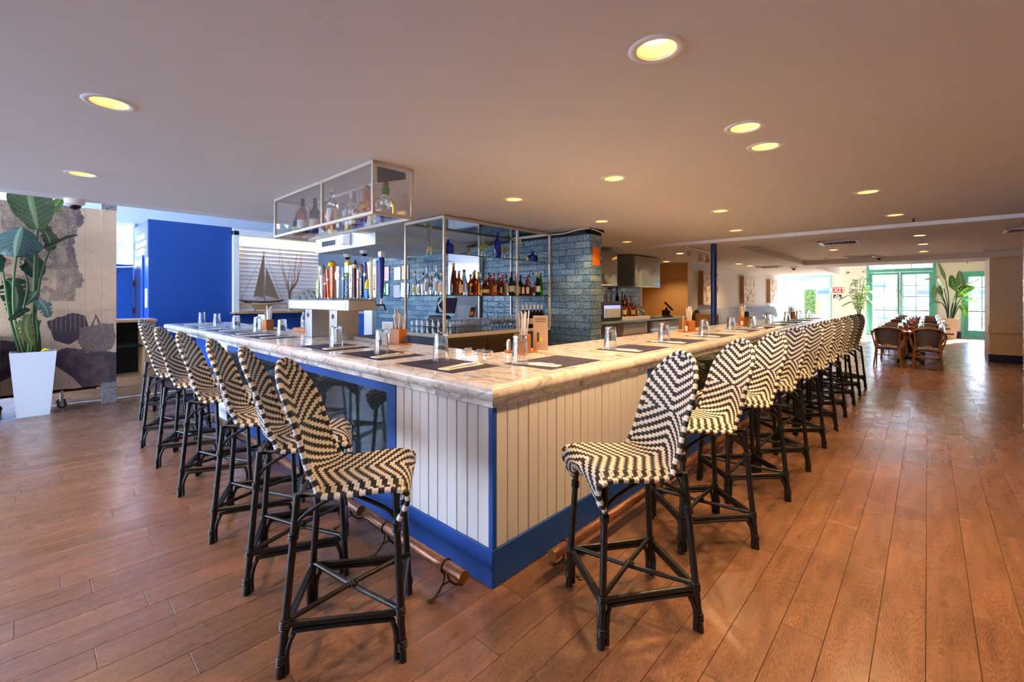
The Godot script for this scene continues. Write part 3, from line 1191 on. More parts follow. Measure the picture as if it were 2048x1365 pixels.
func shell_half(s: float) -> float:
	var l: float = shell_s[-1]
	var q := s / l
	var w := 0.0
	if q < 0.14:
		w = lerpf(0.215, 0.244, q / 0.14)
	elif q < 0.42:
		w = lerpf(0.244, 0.230, (q - 0.14) / 0.28)
	elif q < 0.56:
		w = lerpf(0.230, 0.212, smoothstep(0.42, 0.56, q))
	else:
		w = lerpf(0.212, 0.205, (q - 0.56) / 0.2)
		var r := 0.22
		var over := (s - (l - r)) / r
		if over > 0.0:
			w *= sqrt(maxf(0.0, 1.0 - over * over))
	return w


func shell_at(x: float, s: float) -> Vector3:
	var p := shell_mid(s)
	var l: float = shell_s[-1]
	var q := s / l
	var u := clampf(absf(x) / 0.225, 0.0, 1.0)
	var z := p.x
	var y := p.y
	# front apron: deep at the corners, short in the middle
	if q < 0.12:
		var k := 1.0 - q / 0.12
		y += k * 0.095 * (1.0 - smoothstep(0.30, 0.95, u))
		z += k * 0.03 * u * u
	var seat := smoothstep(0.08, 0.16, q) * (1.0 - smoothstep(0.42, 0.52, q))
	y += seat * (0.016 * u * u - 0.034 * smoothstep(0.80, 1.0, u))
	var back := smoothstep(0.44, 0.56, q)
	z -= back * (0.075 * u * u) * lerpf(1.0, 0.55, smoothstep(0.6, 1.0, q))
	y += back * (1.0 - smoothstep(0.5, 0.7, q)) * 0.012 * u * u
	return Vector3(x, y, z)


func weave(from: float, to: float) -> ArrayMesh:
	var mb := Mb.new()
	mb.coloured = true
	var pale := Color(0.74, 0.70, 0.62)
	var dark := Color(0.022, 0.02, 0.02)
	var cw := 0.0105
	var rh := 0.0113
	var l: float = shell_s[-1]
	var rows := int(l / rh)
	var half_rows := int(l * 0.72 / rh)
	for j in rows + 1:
		var s0 := j * rh
		var s1 := minf(s0 + rh, l)
		var mid := (s0 + s1) / 2
		if mid < from or mid >= to or s1 - s0 < 0.002:
			continue
		var w := shell_half(mid)
		if w < 0.012:
			continue
		var n := ceili(w / cw)
		for i in range(-n, n):
			var x0 := clampf(i * cw, -w, w)
			var x1 := clampf((i + 1) * cw, -w, w)
			if x1 - x0 < 0.002:
				continue
			# stair steps two canes wide, turning at the middle and at two thirds of the height
			var ci: int = i if i >= 0 else -i - 1
			var step: int = ci / 2 - absi(j - half_rows)
			var is_dark := posmod(step, 4) < 2
			mb.col = dark if is_dark else pale * (1.0 - 0.05 * (absi(i + 2 * j) % 3))
			var a := shell_at(x0, s0)
			var b := shell_at(x1, s0)
			var d := shell_at(x1, s1)
			var e := shell_at(x0, s1)
			var nn := (e - a).cross(b - a)
			if nn.length() < 1e-9:
				continue
			nn = nn.normalized()
			if nn.dot(Vector3(0, 1, -1)) < 0:
				nn = -nn
			var m := (a + b + d + e) / 4
			for side: float in [1.0, -1.0]:
				var lift := nn * (0.0042 if side > 0 else -0.0042)
				var base := nn * (0.0020 if side > 0 else -0.0020)
				# canes run along the row in the flats of a step and across it in the risers
				var fu := 0.97 if ci % 2 == 0 else 0.74
				var fv := 0.72 if ci % 2 == 0 else 0.97
				var hu := (b - a) * 0.5 * fu
				var hv := (e - a) * 0.5 * fv
				var p := [m - hu - hv + lift, m + hu - hv + lift, m + hu + hv + lift, m - hu + hv + lift]
				var o := [a + base, b + base, d + base, e + base]
				mb.quad_out(p[0], p[1], p[2], p[3], nn * side)
				for k in 4:
					var kk: int = (k + 1) % 4
					mb.quad_out(o[k], o[kk], p[kk], p[k], nn * side + (p[k] - m) * 30.0)
	return mb.done()


func shell_rim() -> ArrayMesh:
	var mb := Mb.new()
	mb.coloured = true
	var l: float = shell_s[-1]
	var pts := []
	var k := 140
	for i in k + 1:
		var s := l * i / k
		s = l - 0.22 * (1.0 - sin(PI / 2 * (s - (l - 0.22)) / 0.22)) if s > l - 0.22 else s
		pts.append(shell_at(shell_half(s), s))
	for i in range(k, -1, -1):
		pts.append(Vector3(-pts[i].x, pts[i].y, pts[i].z))
	for i in range(1, 40):
		pts.append(shell_at(lerpf(-0.215, 0.215, i / 40.0), 0.0))
	pts.append(pts[0])
	# walk the closed line in even short wraps, pale and dark in turn
	var wrap := 0.0125
	var run := 0.0
	var line := [pts[0]]
	var start: Vector3 = pts[0]
	var count := 0
	for i in range(1, pts.size()):
		var a: Vector3 = pts[i - 1]
		var b: Vector3 = pts[i]
		var d := a.distance_to(b)
		while run + d >= wrap and d > 1e-6:
			var p := a.lerp(b, (wrap - run) / d)
			mb.col = Color(0.74, 0.70, 0.62) if count % 4 < 2 else Color(0.022, 0.02, 0.02)
			var m := (start + p) / 2
			mb.tube([start, m, p], [0.0112, 0.0132, 0.0112], 8, false)
			start = p
			count += 1
			d = p.distance_to(b)
			a = p
			run = 0.0
		run += d
	return mb.done()


func build_stools() -> void:
	shell_setup()
	var l: float = shell_s[-1]
	var cut := l * 0.47
	var rr := "woven bar stools"
	var t := thing("bar_stool", "stool at the bar corner with its seat towards the white boards, aisle side", "bar stool", Vector3.ZERO, 0.0, rr)
	part(t, "seat", weave(0.0, cut), mats["weave"])
	part(t, "backrest", weave(cut, l), mats["weave"])
	part(t, "rim_binding", shell_rim(), mats["weave"])
	var black: Material = mats["black_lacquer"]
	var feet := {}
	var mids := {}
	for sx: float in [-1.0, 1.0]:
		for sz: float in [-1.0, 1.0]:
			var foot := V(0.2175 * sx, 0, 0.24 * sz)
			var head := V(0.178 * sx, 0.715, (0.205 if sz < 0 else 0.185) * sz)
			var leg := Mb.new()
			leg.tube([foot, foot.lerp(head, 0.28), foot.lerp(head, 0.6), head], [0.0165, 0.016, 0.0155, 0.015], 12)
			part(t, "leg", leg.done(), black)
			feet[[sx, sz]] = foot
			mids[[sx, sz]] = [foot, head]
	var on := func(sx: float, sz: float, y: float) -> Vector3:
		var e: Array = mids[[sx, sz]]
		return (e[0] as Vector3).lerp(e[1], y / 0.715)
	var y0 := 0.20
	for e: Array in [[-1.0, -1.0, 1.0, -1.0], [-1.0, 1.0, 1.0, 1.0], [-1.0, -1.0, -1.0, 1.0], [1.0, -1.0, 1.0, 1.0]]:
		var a: Vector3 = on.call(e[0], e[1], y0)
		var b: Vector3 = on.call(e[2], e[3], y0)
		var mb := Mb.new()
		mb.tube([a, b], 0.0135, 10)
		var d := (b - a).normalized()
		var fa: Vector3 = feet[[e[0], e[1]]]
		var fb: Vector3 = feet[[e[2], e[3]]]
		var low := Vector3.DOWN * 0.026
		mb.tube(curve([fa + d * 0.027 + V(0, 0.012, 0), fa + d * 0.027 + V(0, 0.10, 0), a + d * 0.032 + low * 1.6, a + d * 0.065 + low, b - d * 0.065 + low, b - d * 0.032 + low * 1.6, fb - d * 0.027 + V(0, 0.10, 0), fb - d * 0.027 + V(0, 0.012, 0)], 5), 0.0105, 8)
		part(t, "stretcher", mb.done(), black)
	for s: float in [-1.0, 1.0]:
		var a: Vector3 = on.call(-s, -1.0, y0 + 0.012)
		var b: Vector3 = on.call(s, 1.0, y0 + 0.012)
		part(t, "cross_brace", tb([a, (a + b) / 2 + V(0, 0.008 * s, 0), b], 0.0115, 8), black)
	var knot := Mb.new()
	for k in 6:
		var ang := PI * k / 6.0
		var d := V(cos(ang), 0.25 * (-1.0 if k % 2 else 1.0), sin(ang))
		knot.tube([V(0, y0 + 0.012, 0) - d * 0.022, V(0, y0 + 0.031, 0) - d * 0.004, V(0, y0 + 0.012, 0) + d * 0.022], 0.005, 6)
	part(t, "binding", knot.done(), black)
	# curved struts under the seat
	for sx: float in [-1.0, 1.0]:
		for sz: float in [-1.0, 1.0]:
			var mb := Mb.new()
			var a: Vector3 = on.call(sx, sz, 0.545)
			mb.tube(curve([a, a + V(-0.03 * sx, 0.075, 0), V(0.05 * sx, 0.700, a.z)], 5), 0.009, 8)
			mb.tube(curve([a, a + V(0, 0.075, -0.03 * sz), V(a.x, 0.695, 0.05 * sz)], 5), 0.009, 8)
			part(t, "seat_strut", mb.done(), black)
	# wound cane at the joints
	for sx: float in [-1.0, 1.0]:
		for sz: float in [-1.0, 1.0]:
			for y0_: float in [0.05, 0.186, 0.53]:
				# one wound coil
				var coil := []
				for k in 37:
					var p: Vector3 = on.call(sx, sz, y0_ + 0.009 * k / 9.0)
					var ang := TAU * k / 9.0
					coil.append(p + V(cos(ang), 0.0, sin(ang)) * 0.0175)
				part(t, "binding", Mb.new().tube(coil, 0.0047, 5).done(), black)
	part(t, "seat_rail", Mb.new().tube([V(-0.17, 0.705, -0.2), V(0.17, 0.705, -0.2), V(0.17, 0.705, 0.18), V(-0.17, 0.705, 0.18), V(-0.17, 0.705, -0.2)], 0.011, 8).done(), black)

	var right := [["second stool along the aisle, close behind the corner stool", -3.038, 139.0], ["third stool along the aisle", -3.911, 137.0], ["fourth stool along the aisle", -4.692, 138.0], ["fifth stool along the aisle", -5.524, 136.0],
			["sixth stool along the aisle", -6.323, 138.0], ["seventh stool along the aisle", -7.105, 137.0], ["eighth stool along the aisle", -8.0, 135.0], ["ninth stool along the aisle", -8.77, 137.0], ["last stool of the aisle row beside the dining chairs", -9.629, 134.0]]
	t.position = V(-1.075, 0, -2.008)
	t.rotation.y = deg_to_rad(144.7)
	for e: Array in right:
		var o := again(t, "black and white woven stool, " + e[0], V(-1.082, 0, e[1] + 0.075), deg_to_rad(e[2]), "bar_stool")
		o.set_meta("group", rr)
	var left := [["largest stool, in front of the blue post of the corner", -1.903, -0.682, -37.7], ["second stool of the glass-front row", -2.56, -0.753, -27.0], ["third stool of the glass-front row", -3.251, -0.762, -27.0], ["fourth stool of the glass-front row", -4.19, -0.774, -27.0],
			["fifth stool of the glass-front row", -5.052, -0.77, -27.0], ["sixth stool of the glass-front row", -5.85, -0.77, -28.0], ["farthest stool of the glass-front row by the low cabinet", -7.2, -0.93, -27.0]]
	for e: Array in left:
		var a := deg_to_rad(e[3])
		var f := Vector2(-sin(a), -cos(a))
		var r := Vector2(-f.y, f.x)
		var c := Vector2(e[1], e[2]) + f * 0.24 - r * 0.2175
		var o := again(t, "black and white woven stool, " + e[0], V(c.x, 0, c.y), a, "bar_stool")
		o.set_meta("group", rr)


# ---------------------------------------------------------------- bottles
const NTH := ["first", "second", "third", "fourth", "fifth", "sixth", "seventh", "eighth", "ninth", "tenth", "eleventh", "twelfth", "thirteenth", "fourteenth", "fifteenth", "sixteenth", "seventeenth", "eighteenth", "nineteenth", "twentieth", "twenty-first", "twenty-second", "twenty-third", "twenty-fourth", "twenty-fifth", "twenty-sixth"]
var bottle_cache := {}


func bottle(kind: String, h: float, r: float, glass: String, cap: String, sticker: String, label: String, group: String, where: Vector3, turn := 0.0) -> Node3D:
	var t := thing("bottle", label, "bottle", where, turn, group)
	var key := "%s %.3f %.3f" % [kind, h, r]
	if not bottle_cache.has(key):
		bottle_cache[key] = bottle_shapes(kind, h, r)
	var s: Dictionary = bottle_cache[key]
	part(t, "body", s.body, mats["liquor_" + glass])
	var cm: Material = mats["cork"] if cap == "cork" else mats["tint_" + cap]
	part(t, "cap", s.cap, cm)
	if sticker:
		part(t, "label", s.sticker, mats["tint_" + sticker])
	return t


func bottle_shapes(kind: String, h: float, r: float) -> Dictionary:
	var body := Mb.new()
	var cap := Mb.new()
	var st := Mb.new()
	var neck := maxf(r * 0.34, 0.012)
	match kind:
		"round":
			body.lathe([Vector2(0, 0.002), Vector2(r * 0.93, 0.0), Vector2(r, 0.012), Vector2(r, h * 0.55), Vector2(r * 0.88, h * 0.63), Vector2(r * 0.5, h * 0.71), Vector2(neck, h * 0.77), Vector2(neck * 0.95, h * 0.93), Vector2(0, h * 0.93)], 14)
			st.lathe([Vector2(r + 0.0008, h * 0.14), Vector2(r + 0.0012, h * 0.145), Vector2(r + 0.0012, h * 0.46), Vector2(r + 0.0008, h * 0.465)], 14)
		"wine":
			body.lathe([Vector2(0, 0.004), Vector2(r * 0.95, 0.0), Vector2(r, 0.012), Vector2(r, h * 0.58), Vector2(r * 0.82, h * 0.66), Vector2(r * 0.48, h * 0.73), Vector2(neck, h * 0.80), Vector2(neck, h * 0.93), Vector2(0, h * 0.93)], 14)
			st.lathe([Vector2(r + 0.0008, h * 0.16), Vector2(r + 0.0012, h * 0.165), Vector2(r + 0.0012, h * 0.40), Vector2(r + 0.0008, h * 0.405)], 14)
			cap.lathe([Vector2(0, h * 0.78), Vector2(neck + 0.002, h * 0.78), Vector2(neck + 0.002, h), Vector2(0, h)], 12)
			return {"body": body.done(), "cap": cap.done(), "sticker": st.done()}
		"slope":
			body.lathe([Vector2(0, 0.004), Vector2(r * 0.95, 0.0), Vector2(r, 0.012), Vector2(r, h * 0.42), Vector2(r * 0.86, h * 0.55), Vector2(neck * 1.2, h * 0.78), Vector2(neck, h * 0.95), Vector2(0, h * 0.95)], 14)
			st.lathe([Vector2(r + 0.0008, h * 0.12), Vector2(r + 0.0012, h * 0.125), Vector2(r + 0.0012, h * 0.36), Vector2(r + 0.0008, h * 0.365)], 14)
		"square":
			body.box(V(-r, 0, -r), V(r, h * 0.60, r), r * 0.22)
			body.lathe([Vector2(0, h * 0.58), Vector2(r * 0.86, h * 0.585), Vector2(r * 0.6, h * 0.66), Vector2(neck, h * 0.72), Vector2(neck, h * 0.92), Vector2(0, h * 0.92)], 14)
			for q in 4:
				st.xf = Transform3D(Basis(Vector3.UP, q * PI / 2))
				st.box(V(-r * 0.72, h * 0.10, r), V(r * 0.72, h * 0.44, r + 0.0015))
			st.xf = Transform3D.IDENTITY
		"decanter":
			body.lathe([Vector2(0, 0.003), Vector2(r * 0.85, 0.0), Vector2(r, h * 0.08), Vector2(r * 0.98, h * 0.36), Vector2(r * 0.72, h * 0.50), Vector2(neck * 1.1, h * 0.60), Vector2(neck, h * 0.78), Vector2(0, h * 0.78)], 16)
			st.lathe([Vector2(r * 0.99 + 0.0012, h * 0.13), Vector2(r * 0.99 + 0.0014, h * 0.30)], 16)
			var rows := []
			for k in 7:
				var a := -PI / 2 + PI * k / 6.0
				rows.append(Vector2(maxf(0.0, cos(a)) * r * 0.36, h * 0.87 + sin(a) * h * 0.13))
			cap.lathe(rows, 14)
			return {"body": body.done(), "cap": cap.done(), "sticker": st.done()}
		"flask":
			body.xf = Transform3D(Basis().scaled(V(0.62, 1, 1)))
			body.lathe([Vector2(0, 0.003), Vector2(r * 0.9, 0.0), Vector2(r, h * 0.06), Vector2(r * 1.0, h * 0.40), Vector2(r * 0.7, h * 0.56), Vector2(neck * 1.3, h * 0.66), Vector2(neck * 1.1, h * 0.86), Vector2(0, h * 0.86)], 16)
			body.xf = Transform3D.IDENTITY
			st.box(V(r * 0.60, h * 0.12, -r * 0.55), V(r * 0.635, h * 0.46, r * 0.55))
	var y0 := h * (0.86 if kind == "flask" else 0.90)
	cap.lathe([Vector2(0, y0), Vector2(neck + 0.0035, y0), Vector2(neck + 0.0035, h - 0.003), Vector2(neck, h), Vector2(0, h)], 12)
	return {"body": body.done(), "cap": cap.done(), "sticker": st.done()}


func tumbler_mesh(rb: float, rt: float, h: float, wall: float, foot: float, seg := 20) -> ArrayMesh:
	# upturned: the wide rim stands on the surface, the thick foot is on top; rb at the rim, rt at the foot
	return lt([Vector2(rb - wall, 0.0), Vector2(rb, 0.0), Vector2(rb - (rb - rt) * 0.5, h * 0.5), Vector2(rt, h - 0.004), Vector2(rt - 0.004, h), Vector2(0, h), Vector2(0, h - 0.001)], seg)


func glass_mesh(rb: float, rt: float, h: float, wall: float, foot: float, seg := 20) -> ArrayMesh:
	var mb := Mb.new()
	mb.lathe([Vector2(rb - wall, 0.0), Vector2(rb, 0.0), Vector2((rb + rt) / 2, h * 0.5), Vector2(rt, h - 0.005), Vector2(rt - 0.005, h), Vector2(0, h)], seg)
	mb.lathe([Vector2(0, h - foot), Vector2(rt - wall - 0.004, h - foot - 0.002), Vector2((rb + rt) / 2 - wall, h * 0.5), Vector2(rb - wall, 0.0)], seg)
	return mb.done()


# ---------------------------------------------------------------- bottle shelves behind the bar
func build_back_bar() -> void:
	var x0 := -5.07
	var x1 := -4.26
	var z0 := -3.39
	var z1 := -5.44
	var base := 1.08
	var alu: Material = mats["aluminium"]
	# cabinets with steel doors below
	var cab := thing("fridge_cabinet", "steel back bar fridge with two doors under the bottle shelves", "fridge")
	part(cab, "body", bx(V(x0, 0, -4.83), V(x1 - 0.02, base - 0.045, z0 - 0.005), 0.004), mats["steel"])
	for e: Array in [[-3.42, -4.10], [-4.12, -4.82]]:
		var d := part(cab, "door", bx(V(x1 - 0.02, 0.12, e[1]), V(x1 + 0.005, base - 0.06, e[0]), 0.004), mat("steel_door", Color(0.62, 0.54, 0.45), 0.3, 1.0))
		part(d, "latch", bx(V(x1 + 0.005, 0.86, (e[0] + e[1]) / 2 - 0.05), V(x1 + 0.012, 0.885, (e[0] + e[1]) / 2 + 0.05), 0.003), mats["chrome"])
		part(d, "handle", Mb.new().tube(curve([V(x1 + 0.005, 0.62, e[1] + 0.08), V(x1 + 0.04, 0.66, e[1] + 0.08), V(x1 + 0.04, 0.84, e[1] + 0.08), V(x1 + 0.005, 0.88, e[1] + 0.08)], 4), 0.008, 8).done(), mats["chrome"])
	var low := thing("blue_cupboard", "blue grey cupboard beside the steel fridge, against the tiled wall", "cupboard")
	var bg := mat("blue_grey", Color(0.22, 0.32, 0.40), 0.45)
	part(low, "body", bx(V(x0, 0, z1), V(x1 - 0.02, base - 0.045, -4.84), 0.004), bg)
	var dd := part(low, "door", bx(V(x1 - 0.02, 0.1, z1 + 0.015), V(x1 + 0.002, base - 0.06, -4.86), 0.004), bg)
	part(dd, "knob", lt([Vector2(0, 0), Vector2(0.010, 0), Vector2(0.012, 0.012), Vector2(0, 0.018)], 10), mats["brass"], Transform3D(Basis(Vector3.FORWARD, PI / 2), V(x1 + 0.002, 0.93, -4.92)))
	# frame
	var f := thing("bottle_shelf", "open aluminium framed bottle shelf with two glass shelves against the tiled wall", "shelf")
	var p := 0.030
	for z: float in [z0, -4.72, z1]:
		for x: float in [x0, x1]:
			if z == -4.72 and x == x1:
				continue
			part(f, "post", bx(V(x - p / 2, base, z - p / 2), V(x + p / 2, 2.515, z + p / 2), 0.003), alu)
	part(f, "post", bx(V(x1 - p / 2 - 0.02, base, -4.735), V(x1 + p / 2 - 0.02, 2.515, -4.705), 0.003), alu)
	for y: float in [base - 0.045, 2.485]:
		for x: float in [x0, x1]:
			part(f, "rail", bx(V(x - p / 2, y, z1), V(x + p / 2, y + (0.045 if y < 2 else 0.035), z0), 0.003), alu)
		for z: float in [z0, z1]:
			part(f, "rail", bx(V(x0, y, z - p / 2), V(x1, y + (0.045 if y < 2 else 0.035), z + p / 2), 0.003), alu)
	part(f, "deck", bx(V(x0, base - 0.02, z1), V(x1, base, z0)), mats["charcoal"])
	for y: float in [1.56, 2.072]:
		var g := part(f, "glass_shelf", bx(V(x0 + 0.02, y - 0.010, z1 + 0.02), V(x1 - 0.004, y, z0 - 0.004)), mats["shelf_glass"])
		part(g, "front_edge", bx(V(x1 - 0.004, y - 0.010, z1 + 0.02), V(x1 + 0.001, y, z0)), mats["glass_edge"])
		part(g, "side_edge", bx(V(x0 + 0.02, y - 0.010, z0 - 0.004), V(x1, y, z0 + 0.001)), mats["glass_edge"])
		for z: float in [z0 - 0.03, -4.72, z1 + 0.03]:
			part(f, "bracket", bx(V(x1 - 0.03, y - 0.028, z - 0.01), V(x1 + 0.01, y - 0.010, z + 0.01), 0.002), mats["brass"])
	part(f, "top_panel", bx(V(x0, 2.505, z1), V(x1, 2.512, z0)), mat("smoke_mirror", Color(0.16, 0.18, 0.21), 0.06, 0.8))
	# bottles, front row seen from the aisle; shelf at 1.56
	var y := 1.56
	var row := "bottles in the front row of the lower glass shelf"
	var list := [
		[-3.60, "slope", 0.40, 0.042, "dark_amber", "gold", "", "tall slender dark amber bottle with gold foil"],
		[-3.70, "square", 0.31, 0.046, "amber", "white", "white", "square amber bottle with white cap and big white label"],
		[-3.80, "slope", 0.33, 0.046, "clear", "black", "", "clear tapering bottle with black stopper"],
		[-3.885, "square", 0.27, 0.038, "amber", "black", "black", "amber square bottle with slanted black label"],
		[-3.97, "square", 0.33, 0.040, "amber", "gold", "red", "tall amber square bottle with gold cap and red label"],
		[-4.05, "round", 0.31, 0.036, "gold", "yellow", "", "golden bottle with yellow cap"],
		[-4.15, "decanter", 0.26, 0.056, "dark_amber", "gold", "cream", "squat dark bottle with gold cap and crest label"],
		[-4.26, "round", 0.28, 0.044, "amber", "black", "", "round bottle of orange brown spirit with black stopper"],
		[-4.345, "round", 0.29, 0.032, "rose", "red", "cream", "pale bottle with red wax top"],
		[-4.42, "flask", 0.25, 0.046, "dark_amber", "red", "cream", "flat shouldered bottle with red wax dip and cream label"],
		[-4.495, "round", 0.29, 0.030, "red", "red", "black", "red bottle with red cap"],
		[-4.58, "round", 0.27, 0.040, "clear", "black", "silver", "ribbed clear bottle with silver label"],
		[-4.66, "wine", 0.34, 0.040, "bottle_green", "maroon", "cream", "dark green bottle with maroon capsule and cream label"],
		[-4.77, "square", 0.32, 0.040, "amber", "cork", "cream", "tall square bottle with cork and tan label"],
		[-4.885, "square", 0.28, 0.048, "bottle_green", "black", "white", "green square bottle with round white crest label"],
		[-4.99, "flask", 0.27, 0.046, "red", "red", "white", "red bottle with red cap and white block label"],
		[-5.08, "decanter", 0.19, 0.044, "dark_amber", "cork", "", "short round decanter of brown spirit"],
		[-5.17, "slope", 0.35, 0.036, "clear", "black", "maroon", "clear slender bottle with black pourer"],
		[-5.25, "wine", 0.36, 0.038, "wine", "gold", "white", "dark red bottle with gold neck and white label"],
		[-5.335, "slope", 0.35, 0.038, "green", "green", "", "bright green melon coloured bottle"]]
	for i in list.size():
		var e: Array = list[i]
		bottle(e[1], e[2], e[3], e[4], e[5], e[6], e[7] + ", " + NTH[i] + " from the corner post", row, V(-4.34 - 0.015 * (i % 3), y, e[0]), 0.1 * (i % 5) - 0.2)
	# second row behind
	var second := [[-3.76, "wine", "sea_blue", "blue"], [-3.92, "wine", "clear", "blue"], [-4.08, "round", "amber", "black"], [-4.21, "round", "clear", "white"], [-4.37, "round", "dark_amber", "black"], [-4.46, "wine", "red", "red"], [-4.55, "round", "amber", "red"], [-4.72, "round", "bottle_green", "red"], [-4.84, "round", "gold", "gold"], [-5.03, "round", "wine", "black"], [-5.22, "round", "rose", "maroon"]]
	for i in second.size():
		var e: Array = second[i]
		bottle(e[1], 0.32, 0.037, e[2], e[3], "cream" if i % 2 else "white", "%s capped bottle half hidden in the back row, %s from the corner post" % [e[3], NTH[i]], "bottles in the back row of the lower glass shelf", V(-4.50, y, e[0]))
	# the clear spirits on the short side
	var side := [[-4.965, "slope", 0.32, 0.040, "clear", "gold", "cream", "clear bottle with gold cork and round cream seal"], [-4.87, "square", 0.25, 0.036, "clear", "white", "cream", "clear square bottle with white cap"], [-4.78, "round", 0.29, 0.037, "clear", "blue", "", "clear bottle with blue neck band"],
			[-4.70, "round", 0.36, 0.040, "clear", "white", "white", "tall frosted bottle with long white neck"], [-4.605, "decanter", 0.25, 0.042, "clear", "orange", "", "clear decanter with orange ball stopper"], [-4.50, "round", 0.37, 0.044, "clear", "white", "white", "taller frosted bottle with white top"], [-4.41, "round", 0.30, 0.036, "clear", "cork", "cream", "clear bottle with cork next to the corner post"]]
	for i in side.size():
		var e: Array = side[i]
		bottle(e[1], e[2], e[3], e[4], e[5], e[6], e[7] + ", on the short side of the shelf", "clear spirits on the short side", V(e[0], y, -3.46), 0.2)
	# wine on the deck at the far end
	for i in 6:
		bottle("wine", 0.345, 0.037, "wine", "white", "silver" if i < 4 else "maroon", "dark wine bottle with white capsule, %s of six at the shelf foot" % NTH[i], "wine bottles at the foot of the shelf", V(-4.36, base, -4.93 - i * 0.087))
	# upper shelf: vases, blue bottles, air plants
	y = 2.072
	bud_vase("tall slender bud vase of dried flowers on the top glass shelf", V(-4.72, y, -3.5), 0.20, Color(0.80, 0.62, 0.50), 0.20)
	succulent(V(-4.60, y, -3.46))
	bottle("square", 0.20, 0.055, "sea_blue", "silver", "", "short square blue glass bottle beside the corner post", "blue bottles on the top shelf", V(-4.36, y, -3.53))
	bud_vase("small amber glass vase on the top shelf", V(-4.34, y, -3.86), 0.13, Color(0.85, 0.70, 0.45), 0.0)
	air_plant("spiky yellow green air plant in a glass jar, nearer to the corner post", V(-4.35, y, -4.12))
	bottle("round", 0.36, 0.05, "sea_blue", "blue", "", "tall blue glass bottle with beaded neck between the air plants", "blue bottles on the top shelf", V(-4.34, y, -4.38))
	air_plant("spiky yellow green air plant in a glass jar, next to the tall blue bottle", V(-4.42, y, -4.58))
	bud_vase("narrow vase of dried stems before the tiled wall", V(-4.5, y, -4.98), 0.17, Color(0.72, 0.60, 0.46), 0.16)
	one("candle_jar", lt([Vector2(0, 0), Vector2(0.018, 0), Vector2(0.018, 0.05), Vector2(0, 0.05)], 12), mats["tint_cream"], "tiny cream candle on the top glass shelf", "candle", V(-4.33, y, -5.0))
	bottle("square", 0.17, 0.06, "sea_blue", "blue", "", "stubby pale blue square bottle at the far end of the top shelf", "blue bottles on the top shelf", V(-4.40, y, -5.2))

	# stacked upturned rocks glasses
	var rocks := glass_mesh(0.048, 0.040, 0.088, 0.004, 0.012, 14)
	for tier in 2:
		var level: String = ["lower", "upper"][tier]
		for i in 6:
			one("rocks_glass", rocks, mats["tumbler_glass"], "upturned rocks glass, %s tier, %s along the short side of the stack" % [level, NTH[i]], "glass", V(-4.99 + i * 0.115, base + tier * 0.0885, -3.46), 0.0, "stacked rocks glasses")
		for i in 7:
			one("rocks_glass", rocks, mats["tumbler_glass"], "upturned rocks glass, %s tier, %s from the corner post in the front row" % [level, NTH[i]], "glass", V(-4.33, base + tier * 0.0885, -3.57 - i * 0.104), 0.0, "stacked rocks glasses")
		for i in 6:
			one("rocks_glass", rocks, mats["tumbler_glass"], "upturned rocks glass, %s tier, %s from the corner post in the second row" % [level, NTH[i]], "glass", V(-4.435, base + tier * 0.0885, -3.61 - i * 0.104), 0.0, "stacked rocks glasses")
	var goblet := Mb.new()
	goblet.lathe([Vector2(0, 0), Vector2(0.038, 0.0), Vector2(0.038, 0.004), Vector2(0.007, 0.012), Vector2(0.006, 0.06), Vector2(0.03, 0.09), Vector2(0.052, 0.14), Vector2(0.054, 0.20)], 16)
	goblet.lathe([Vector2(0.054, 0.20), Vector2(0.052, 0.20), Vector2(0.049, 0.14), Vector2(0.027, 0.094), Vector2(0, 0.075)], 16)
	var gm := goblet.done()
	for i in 8:
		one("goblet", gm, mats["tumbler_glass"], "stemmed goblet standing beyond the rocks glasses, %s from the stack" % NTH[i], "glass", V(-4.35 - 0.12 * (i % 2), base, -4.33 - 0.062 * i), 0.0, "goblets on the deck")
	# pay station on a stand behind the glasses
	var pos := thing("cash_register", "black touch screen till with purple screen behind the stacked glasses", "cash register", V(-4.82, base, -3.86), deg_to_rad(20))
	part(pos, "drawer", bx(V(-0.20, 0, -0.20), V(0.20, 0.12, 0.20), 0.006), mats["charcoal"])
	part(pos, "printer", bx(V(-0.16, 0.12, 0.02), V(0.10, 0.21, 0.20), 0.02), mats["grey_plastic"])
	var scr := part(pos, "screen_housing", bx(V(-0.15, -0.11, -0.012), V(0.15, 0.11, 0.012), 0.006), mats["charcoal"], Transform3D(Basis(Vector3.RIGHT, -0.35), V(0.0, 0.34, -0.02)))
	part(scr, "screen", bx(V(-0.14, -0.10, 0.012), V(0.14, 0.10, 0.0135)), mat("screen_purple", Color(0.22, 0.15, 0.26), 0.2))
	part(scr, "light_stripe", Mb.new().prism(PackedVector2Array([Vector2(-0.14, 0.02), Vector2(-0.10, 0.10), Vector2(-0.06, 0.10), Vector2(-0.12, 0.0), Vector2(-0.02, -0.10), Vector2(-0.08, -0.10)]), 0.001, Transform3D(Basis(), V(0, 0, 0.0136))).done(), mats["tint_white"])
	var reader := thing("card_reader", "small black card reader with keypad beside the till", "card reader", V(-4.62, base, -4.18), deg_to_rad(25))
	part(reader, "stand", bx(V(-0.10, 0, -0.08), V(0.10, 0.17, 0.08), 0.008), mats["black_lacquer"])
	var rb := part(reader, "handset", bx(V(-0.035, -0.075, -0.015), V(0.035, 0.075, 0.015), 0.008), mats["charcoal"], Transform3D(Basis(Vector3.RIGHT, -0.5), V(0, 0.25, 0.02)))
	part(rb, "keypad", bx(V(-0.026, -0.06, 0.015), V(0.026, 0.0, 0.018), 0.002), mats["tint_orange"])
